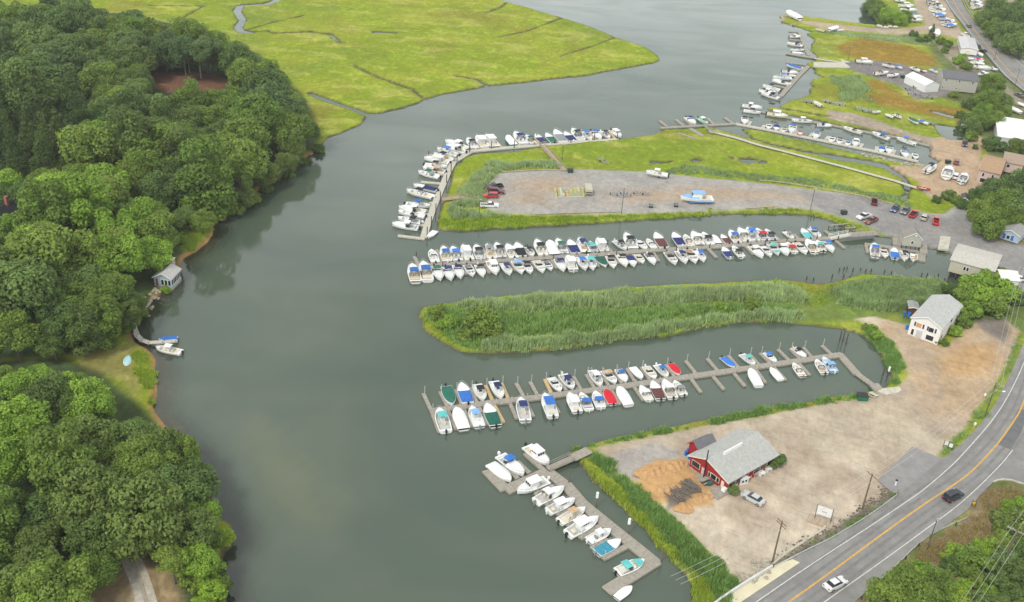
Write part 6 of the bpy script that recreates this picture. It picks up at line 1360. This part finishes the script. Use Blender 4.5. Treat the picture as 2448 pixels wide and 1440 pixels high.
def treelab(col, zone_, r, special=False):
    sz = 'large' if r > 7 else ('medium' if r > 5 else 'small')
    k = (sz, col, zone_); nlab[k] = nlab.get(k, 0)+1
    return (k, zone_)
for px, py, r, c, zn in specials:
    p = plant(px, py, r, c); side = 'at photo height %d percent' % 0
    tree(p, r, c, treelab(c, zn, r), 'trees of the '+ZN[zn])
def fill(poly, zn, z, rmin, rmax, n, colf, avoid=None, seed=1, den=.70):
    A = wpoly(poly, z); lo = A.min(0); hi = A.max(0); rg = random.Random(seed); Av = wpoly(avoid, 8) if avoid else None; k = 0
    pts = []
    for _ in range(n):
        x = rg.uniform(lo[0], hi[0]); y = rg.uniform(lo[1], hi[1]); X = np.array([x]); Y = np.array([y]); d = float(sdf(X, Y, A)[0])
        if d < rmin*.55: continue
        q = ppos((x, y, z))
        if q[0] < -45 or q[1] > 1510 or q[1] < -30: continue
        r = min(rg.uniform(rmin+.8, rmax), d/.85); 
        if r < rmin: r = rmin
        if Av is not None and inside(X, Y, Av)[0]: continue
        if q[0] < 95 and 478 < q[1] < 562: continue
        if any((x-a)**2+(y-b)**2 < (den*(r+c))**2 for a, b, c in placed): continue
        placed.append((x, y, r)); c = colf(q[0], q[1], rg); gzz = gz(x, y)
        tree((x, y, gzz+min(10, 2.4+r*.85)+rg.uniform(-1.5, 1.5)), r*1.08, c, treelab(c, zn, r), 'trees of the '+ZN[zn]); k += 1
    return k
def col1(x, y, rg):
    if x < 190 and 230 < y < 460: return 'c' if rg.random() < .92 else 'd'
    if x < 260 and y < 300: return rg.choice('dddbm')
    if y < 200: return rg.choice('ddbmmo')
    if x > 600 and y < 300: return rg.choice('dbm')
    return rg.choice('mmooddm')
def col2_(x, y, rg): return rg.choice('mmlldmo')
def col3_(x, y, rg): return rg.choice('mmoddmol' if y > 1050 else 'mdobml')
n_a = fill(can1, 1, 8.5, 3.4, 9.0, 9000, col1, clear, 2, .68)
n_b = fill(can2, 2, 8.5, 3.4, 7.8, 4000, col2_, None, 3, .64)
n_c = fill(can3, 3, 8.5, 3.0, 8.0, 7000, col3_, None, 4, .66)
print('trees', n_a, n_b, n_c, sum(map(len, PEND.values())))
for (sz, c_, zn), L_ in PEND.items():
    L_.sort(key=lambda o: ppos(o.location)[0])
    for i, o in enumerate(L_): o['label'] = '%s %s tree, %s from left of its kind in the %s' % (sz, CNM[c_], NUMW[i] if i < len(NUMW) else 'number %d' % (i+1), ZN[zn])
# understory shrubs at the banks
for i, (px, py, r, c) in enumerate([(520, 515, 2.2, 'm'), (560, 495, 2.5, 'm'), (600, 470, 2.5, 'm'), (640, 440, 2.2, 'd'), (690, 405, 2.2, 'm'), (730, 375, 2, 'm'), (760, 350, 2, 'm'), (480, 515, 2.5, 'l'), (440, 520, 2.5, 'l'), (430, 570, 2, 'l'), (330, 745, 2, 'm'), (300, 780, 2, 'm'), (260, 815, 1.8, 'm'), (535, 1282, 1.8, 'g'), (500, 1350, 2.5, 'l'), (520, 1400, 2.2, 'o'), (470, 1385, 2.6, 'm'), (500, 1425, 2.6, 'g'), (395, 683, 1.2, 'l')]):
    p = at(px, py, 2); tree((p.x, p.y, gz(p.x, p.y)+r*.6), r*1.1, c, '%s bush counted along the left bank from the northern end' % NUMW[i], 'bushes along the left bank', 'bush')
# clearing trunks
for i, (x, y) in enumerate(((1080, 470), (1190, 520), (1215, 500), (1285, 530), (880, 470), (1348, 500))):
    p = atg(x/2.667, y/2.667+2); r = 4.6; tree((p.x, p.y, p.z+12.5), r*1.1, 'b', '%s tall bare-trunked tree from left at the clearing' % NUMW[(1, 2, 3, 4, 0, 5)[i]], 'tall trees at the clearing', 'round')
RTREES = [(2402, 452, 5, 'd'), (2446, 440, 6, 'd'), (2362, 462, 4, 'b'), (2392, 486, 5.5, 'm'), (2346, 500, 4, 'm'), (2362, 534, 4.6, 'm'), (2436, 490, 6, 'd'), (2420, 520, 4, 'm'), (2335, 468, 3, 'd'), (2375, 440, 3, 'b'), (2400, 505, 4.5, 'm'),
 (2375, 195, 5, 'm'), (2392, 232, 4.5, 'd'), (2340, 280, 4.5, 'm'), (2325, 298, 3.5, 'd'), (2378, 282, 4, 'm'), (2362, 232, 4.5, 'm'), (2352, 258, 3.5, 'l'), (2434, 345, 3.4, 'o'), (2396, 262, 3.6, 'm'),
 (2372, 38, 6.5, 'd'), (2400, 45, 7, 'd'), (2430, 30, 7, 'd'), (2405, 75, 6.5, 'd'), (2435, 75, 7, 'd'), (2378, 62, 6, 'm'), (2425, 100, 6, 'd'), (2448, 110, 6.5, 'd'), (2450, 20, 7, 'd'), (2385, 10, 6, 'd'), (2350, 35, 4, 'm'), (2395, 98, 4, 'd'),
 (2228, 78, 2.8, 'c'), (2085, 10, 4, 'd'), (2105, 15, 4.5, 'm'), (2125, 30, 4.5, 'l'), (2150, 40, 4, 'l'), (2110, 48, 3, 'm'), (2165, 35, 3.5, 'm'), (2270, 460, 2.2, 'd'),
 (2090, -15, 4.5, 'd'), (2100, 25, 4, 'd')]
for i, (px, py, r, c) in enumerate(RTREES):
    p = at(px, py, 1+r); tree((p.x, p.y, max(r*.95, gz(p.x, p.y)+r*.85)), r*1.08, c, '%s tree on the right side of the harbour, %s of %d from the boatyard' % (CNM[c], NUMW[i], len(RTREES)), 'trees on the right side of the harbour', 'cone' if c == 'c' else ('bush' if r < 3 else 'round'))
BUSH = [(1155, 768, 4.2, 'm'), (1165, 785, 3, 'm'), (1045, 745, 2.2, 'm'), (1070, 770, 2.2, 'l'), (1115, 800, 2, 'm'), (1800, 725, 2, 'm'), (1720, 735, 1.8, 'l'), (2335, 690, 4.5, 'l'), (2360, 680, 4.2, 'g'), (2392, 700, 4.2, 'l'), (2345, 715, 4, 'l'), (2380, 735, 3.6, 'm'), (2320, 740, 3, 'l'), (2300, 765, 2.4, 'm'), (2285, 790, 1.8, 'l'), (2310, 715, 3.4, 'm'), (2405, 665, 3, 'm'), (2430, 712, 2.4, 'd'), (2290, 740, 2.4, 'l'), (2270, 690, 2, 'd'), (2258, 818, 1.1, 'm'), (2238, 814, 1.1, 'm'),
 (2345, 375, 0, 'm'), (2377, 346, 3.6, 'd'), (2410, 1175, 0, 'm'), (2200, 95, 2, 'd'), (2185, 82, 2.2, 'd'), (2215, 92, 2.4, 'd'), (2250, 98, 2.2, 'm'), (2265, 105, 2.4, 'm'), (2290, 145, 2.4, 'l'), (2300, 140, 2.6, 'l'), (2310, 158, 2.4, 'm'), (2260, 120, 2, 'm'), (2300, 490, 2, 'd'), (2240, 475, 1.6, 'd'), (2290, 478, 2, 'm'), (2320, 480, 2.2, 'm'), (2331, 352, 1.2, 'd'), (2280, 310, 0, 'd'), (2300, 300, 2.6, 'd'), (2300, 270, 2.2, 'o'), (2320, 330, 2.5, 'm'), (2320, 250, 3, 'o'), (2280, 225, 2, 'm'),
 (2035, 545, 1.2, 'o'), (2050, 550, 1.2, 'o'), (2100, 800, 1.6, 'l'), (2085, 785, 1.4, 'l'), (2070, 780, 1.1, 'm')]
for i, (px, py, r, c) in enumerate([b for b in BUSH if b[2] > 0]):
    p = at(px, py, 1+r*.5); tree((p.x, p.y, gz(p.x, p.y)+r*.6), r*1.08, c, '%s bush among the harbour plantings, %s of its group' % (CNM[c], NUMW[i] if i < len(NUMW) else 'number %d' % (i+1)), 'bushes around the harbour', 'bush')
for i, (x, y, r) in enumerate(((1895, 665, 1.5), (1950, 610, 1.6), (1395, 1005, 1.25))):
    p = atg(*toR(RR, x, y+r*25)); tree((p.x, p.y, p.z+r*.8), r, 'd', ('clipped round bush at the right corner of the restaurant, front', 'clipped round bush at the right corner of the restaurant, rear', 'clipped round bush at the front corner of the restaurant')[i], 'clipped bushes at the restaurant', 'bush')
# scrub right of the road
seA = wpoly(P('2020,1500 2100,1440 2150,1375 2210,1330 2290,1300 2330,1270 2380,1240 2390,1190 2448,1185 2600,1200 2600,1600 2000,1600'), 2); lo = seA.min(0); hi = seA.max(0); sc_ = []
rg = random.Random(9)
for _ in range(2500):
    x = rg.uniform(lo[0], hi[0]); y = rg.uniform(lo[1], hi[1]); q = ppos((x, y, 2))
    if q[0] > 2560 or q[1] > 1520: continue
    d = float(sdf(np.array([x]), np.array([y]), seA)[0]); r = rg.uniform(1.3, 3.6)
    if 2280 < q[0] < 2400 and 1200 < q[1] < 1300: continue
    if d < r*.9 or any((x-a)**2+(y-b)**2 < (.62*(r+c))**2 for a, b, c in sc_): continue
    sc_.append((x, y, r)); c = rg.choice('mmmbolgd')
    tree((x, y, gz(x, y)+r*.6), r*1.1, c, (('large' if r > 2.6 else ('medium' if r > 1.9 else 'small'), c, 9), 9), 'scrub bushes right of the main road', 'bush')
for i, (px, py, r) in enumerate(((2170, 1420, 4.5), (2120, 1440, 4), (2200, 1460, 4), (2235, 1400, 3.6))):
    p = at(px, py, 4); tree((p.x, p.y, gz(p.x, p.y)+r*.9), r, 'm', '%s roadside tree counted from the guard rail at the bottom right' % NUMW[i], 'roadside trees at the bottom right', 'round')
for (sz, c_, zn), L_ in PEND.items():
    if zn != 9: continue
    L_.sort(key=lambda o: ppos(o.location)[0])
    for i, o in enumerate(L_): o['label'] = '%s %s scrub bush right of the road, %s from left' % (sz, CNM[c_], NUMW[i])
# ------------------------------------------------------------------ reeds and grass
def grassmat(name, c, c2):
    m = leafmat(name, c, c2); return m
GM = {'reed': grassmat('reed_leaf', (0.304, 0.417, 0.165), (0.446, 0.559, 0.257)), 'green': grassmat('green_reed', (0.208, 0.359, 0.089), (0.323, 0.484, 0.139)), 'lime': grassmat('cord_grass', (0.299, 0.425, 0.034), (0.414, 0.517, 0.069)), 'dry': grassmat('dry_grass', (0.360, 0.288, 0.120), (0.480, 0.384, 0.180))}
def reeds(name, label, poly, n, h, key, w=.16, z=.6, seed=1, soft=1.0, bush=5):
    A = wpoly(P(poly), z); lo = A.min(0); hi = A.max(0); rg = np.random.default_rng(seed)
    X = rg.uniform(lo[0], hi[0], n*3); Y = rg.uniform(lo[1], hi[1], n*3); d = sdf(X, Y, A)+(fbm(X, Y, 5, seed+5, 3)-.5)*4*soft+(fbm(X, Y, 1.6, seed+7, 2)-.5)*2.2; ok = (d > 0) & (rg.random(len(d)) < np.clip(.25+d*.5, 0, 1)*(.35+1.3*(fbm(X, Y, 2.6, seed+3, 2)>.42))); X = X[ok]; Y = Y[ok]; d = d[ok]
    area = (hi-lo).prod(); keep = np.arange(len(X)) < n; X = X[keep]; Y = Y[keep]; d = d[keep]
    i = np.clip(np.searchsorted(gx, X)-1, 0, NX-2); j = np.clip(np.searchsorted(gy, Y)-1, 0, NY-2); Zg = H[j, i]; ok = Zg > -.15; X, Y, Zg, d = X[ok], Y[ok], Zg[ok], d[ok]; n = len(X)
    hh = h*(.6+.5*fbm(X, Y, 6, seed+9, 3)+.35*rg.random(n))*np.clip(.4+d/2.5, .4, 1)*(.75+.5*fbm(X, Y, 2.2, seed+11, 2))
    C = []; T = []
    V = []
    for b in range(bush):
        ang = rg.random(n)*2*pi; lean = rg.uniform(.1, .45, n)*hh; ox = rg.normal(size=n)*.25; oy = rg.normal(size=n)*.25; wx = np.cos(ang+1.57)*w; wy = np.sin(ang+1.57)*w
        bx = X+ox; by = Y+oy; tx = bx+np.cos(ang)*lean; ty = by+np.sin(ang)*lean
        V.append(np.stack([np.stack([bx-wx, by-wy, Zg-.1], 1), np.stack([bx+wx, by+wy, Zg-.1], 1), np.stack([tx, ty, Zg+hh*rg.uniform(.8, 1.1, n)], 1)], 1))
        T.append(rg.uniform(.75, 1.25, n)*(.8+.4*fbm(X, Y, 9, seed+2, 3)))
    V = np.concatenate(V).reshape(-1, 3); nf = len(V)//3; me = npmesh(name, V, np.arange(nf*3).reshape(nf, 3), GM[key], 3)
    a_ = me.attributes.new('tone', 'FLOAT', 'FACE'); a_.data.foreach_set('value', np.concatenate(T).astype(np.float32))
    o = link(name, me); tag(o, label, 'reeds' if 'reed' in name else 'grass', None, 'stuff'); return o
reeds('reed_bed', 'tall grey green reeds along the north side of the peninsula', '1080,728 1260,712 1480,700 1700,692 1850,682 1920,700 1930,722 1880,722 1760,722 1600,728 1450,735 1300,742 1130,748', 9000, 2.0, 'reed', seed=1)
reeds('reed_bed', 'pale reed band along the south side of the peninsula', '1170,812 1300,808 1450,795 1560,780 1700,758 1850,745 1930,752 1900,768 1780,768 1700,776 1600,798 1500,810 1400,826 1250,838 1150,838', 9000, 2.0, 'reed', seed=2)
reeds('reed_bed', 'green bushy growth in the middle of the peninsula', '1010,745 1060,728 1130,750 1300,745 1450,740 1600,733 1760,728 1900,728 1900,745 1700,752 1560,775 1450,790 1300,803 1150,812 1150,838 1095,832 1040,795', 7000, 1.3, 'green', seed=3)
reeds('reed_bed', 'grey green reeds below the large beige pier building', '1985,695 2060,675 2120,668 2220,672 2262,684 2250,700 2215,735 2130,750 2060,742 2010,725', 6500, 2.0, 'reed', seed=4)
reeds('marsh_grass', 'lime grass fringe around the whole peninsula shore', '1008,748 1080,726 1260,708 1480,694 1700,682 1850,674 1950,688 2060,664 2120,664 2110,672 2050,690 1990,705 1960,735 1940,750 1930,700 1850,682 1700,690 1480,700 1260,712 1080,730 1030,760 1100,830 1250,838 1400,824 1600,798 1700,774 1850,768 1940,775 1935,781 1850,773 1700,782 1600,805 1400,831 1250,846 1090,840 1020,790', 7000, .8, 'lime', .12, seed=5)
reeds('reed_bed', 'green reeds on the bank between the diagonal dock and the lot', '1405,1080 1432,1085 1485,1133 1545,1188 1625,1260 1705,1333 1768,1393 1750,1470 1720,1470 1690,1405 1620,1325 1555,1248 1490,1182 1430,1125', 8000, 1.5, 'green', seed=6)
reeds('marsh_grass', 'bright lime grass along the water below the green reeds', '1362,1080 1400,1092 1440,1135 1510,1200 1580,1270 1655,1345 1705,1410 1700,1500 1650,1440 1655,1400 1600,1332 1540,1267 1480,1207 1420,1152 1380,1107', 9000, .9, 'lime', .12, seed=7)
reeds('reed_bed', 'green reed strip along the top edge of the southern lot', '1362,1074 1430,1056 1500,1041 1600,1023 1700,1004 1800,981 1900,966 2000,951 2050,941 2095,938 2080,952 2000,962 1900,980 1800,998 1700,1018 1600,1036 1500,1055 1440,1068', 8000, 1.2, 'green', seed=8)
reeds('reed_bed', 'reeds along the left end and top of the northern lot', '1092,500 1150,512 1240,516 1160,522 1080,530 1070,505 1100,455 1130,425 1170,392 1260,388 1330,388 1345,402 1280,404 1200,410 1165,440 1160,490', 6500, 1.7, 'reed', seed=9)
reeds('marsh_grass', 'lime grass strip along the canal below the northern lot', '1050,520 1100,525 1250,518 1400,514 1500,512 1640,508 1800,502 1900,500 1950,507 2010,526 2070,545 2060,556 1970,524 1900,510 1800,512 1600,521 1480,530 1250,543 1100,552 1050,548', 8000, .8, 'lime', .12, seed=10)
reeds('reed_bed', 'reed patches above the northern lot beside the timber edging', '1590,410 1640,392 1700,402 1780,415 1860,418 1960,432 2060,452 2150,470 2200,500 2140,487 2000,455 1850,437 1700,420 1600,414', 2400, .9, 'reed', seed=11)
reeds('reed_bed', 'grey green reed patch in the marsh right of the slanting dock', '2005,175 2040,178 2070,200 2090,225 2060,245 2010,240 2000,205', 1500, 1.0, 'reed', .25, seed=12, soft=4)
reeds('reed_bed', 'green reeds curving round the harbour corner by the dirt yard', '2085,785 2110,802 2145,842 2160,880 2152,912 2138,925 2130,900 2117,855 2092,818 2055,795', 3000, 1.0, 'green', .12, seed=13)
reeds('marsh_grass', 'verge grass between dirt yard and curving road', '2240,1095 2275,1050 2330,985 2385,905 2410,850 2440,780 2448,810 2420,870 2395,930 2360,985 2310,1045 2265,1088', 5000, .7, 'green', .12, 1.2, seed=14)
reeds('dry_grass', 'dry grass and weeds on the right road verge', '2060,1440 2130,1375 2200,1310 2260,1270 2330,1235 2360,1170 2448,1165 2448,1300 2300,1310 2200,1360 2120,1450', 6000, .5, 'dry', .1, 1.2, seed=15)
reeds('marsh_grass', 'lime grass along the left bank below the wood', '430,545 500,540 505,560 455,600 440,590', 1500, .7, 'lime', .12, seed=16); reeds('marsh_grass', 'lime grass on the lower left bank beside the dinghy', '335,838 362,855 372,900 368,965 345,930 330,890 310,850', 1800, .7, 'lime', .12, seed=17)
reeds('shore_grass', 'bushy green grass along the boatyard shore and spit', '1940,76 2000,74 2080,80 2150,88 2230,92 2250,108 2200,108 2100,97 2030,88', 2200, .8, 'reed', .15, seed=18, soft=2)
reeds('strip_weeds', 'weeds growing along the gravel strip beside the guard rail', '1900,1325 1990,1275 2060,1236 2125,1190 2145,1180 2110,1212 2060,1246 1985,1286 1920,1320', 2500, .5, 'green', .12, 1.2, seed=21, soft=.6)
# rocks
def rocks(name, label, pts, n, seed, smin=.25, smax=.6, m=None):
    rg = random.Random(seed); b = MB()
    q = [at(x, y, .7) for x, y in pts]
    for _ in range(n):
        i = rg.randrange(len(q)-1); t = rg.random(); c = q[i]+(q[i+1]-q[i])*t; x = c.x+rg.gauss(0, .9); y = c.y+rg.gauss(0, .9); r = rg.uniform(smin, smax); o = len(b.v)
        b.ball((x, y, gz(x, y)+r*.2), r, 6, 4, (1, rg.uniform(.7, 1.2), rg.uniform(.5, .8)))
        for k in range(o, len(b.v)): v = b.v[k]; b.v[k] = (v[0]+rg.uniform(-.2, .2)*r, v[1]+rg.uniform(-.2, .2)*r, v[2])
    tag(link(name, b.mesh(name, m or stone)), label, 'rocks', None, 'stuff')
rocks('shore_rocks', 'rocks piled around the tip of the gravel spit', [toR(RP, *q) for q in ((790, 70), (740, 110), (735, 180), (800, 215), (900, 225))], 170, 1, .4, .9)
rocks('riprap', 'pale rocks at the bridge end below the parapet', [(1760, 1390), (1780, 1385), (1810, 1372), (1830, 1362)], 50, 2, .3, .8)
rocks('gravel_strip', 'brown rocks along the strip between lot and guard rail', [(1872, 1334), (1960, 1288), (2060, 1232), (2120, 1188), (2138, 1172)], 420, 3, .12, .3, mat('dark_rubble', (.17, .14, .11), .9, .4, 2))
rocks('rubble', 'rocks on the bank between the dirt track and harbour corner', [(2085, 800), (2100, 815), (2120, 840), (2135, 860)], 60, 4, .25, .55)
rocks('stone_wall', 'low stones at the foot of the boathouse bank', [toR(RU, *q) for q in ((240, 880), (310, 810), (370, 680), (460, 600), (560, 590))], 70, 5, .25, .6)
rocks('channel_rubble', 'pale broken rubble along the end of the channel dock', [toR(RN, *q) for q in ((0, 860), (200, 900), (450, 970), (700, 1000), (800, 1020))], 120, 6, .25, .6)
rocks('spit_rocks', 'dark rocks along the lower edge of the gravel spit', [toR(RT_, *q) for q in ((0, 575), (130, 590), (300, 600), (480, 610))], 90, 7, .35, .8)
# ------------------------------------------------------------------ air
hz = MB().box(-900, 900, -300, 1400, -3, 150).mesh('haze', bpy.data.materials.new('haze_air')); hm_ = bpy.data.materials['haze_air']; hm_.use_nodes = True; n = hm_.node_tree; n.nodes.remove(n.nodes['Principled BSDF'])
pvn = n.nodes.new('ShaderNodeVolumePrincipled'); pvn.inputs['Density'].default_value = .0001; pvn.inputs['Color'].default_value = (.98, .98, 1, 1); n.links.new(pvn.outputs[0], n.nodes['Material Output'].inputs['Volume'])
tag(link('haze', hz), 'thin pale summer haze over the whole harbour', 'haze', None, 'stuff')
SC.cycles.volume_bounces = 0; SC.cycles.volume_step_rate = 10
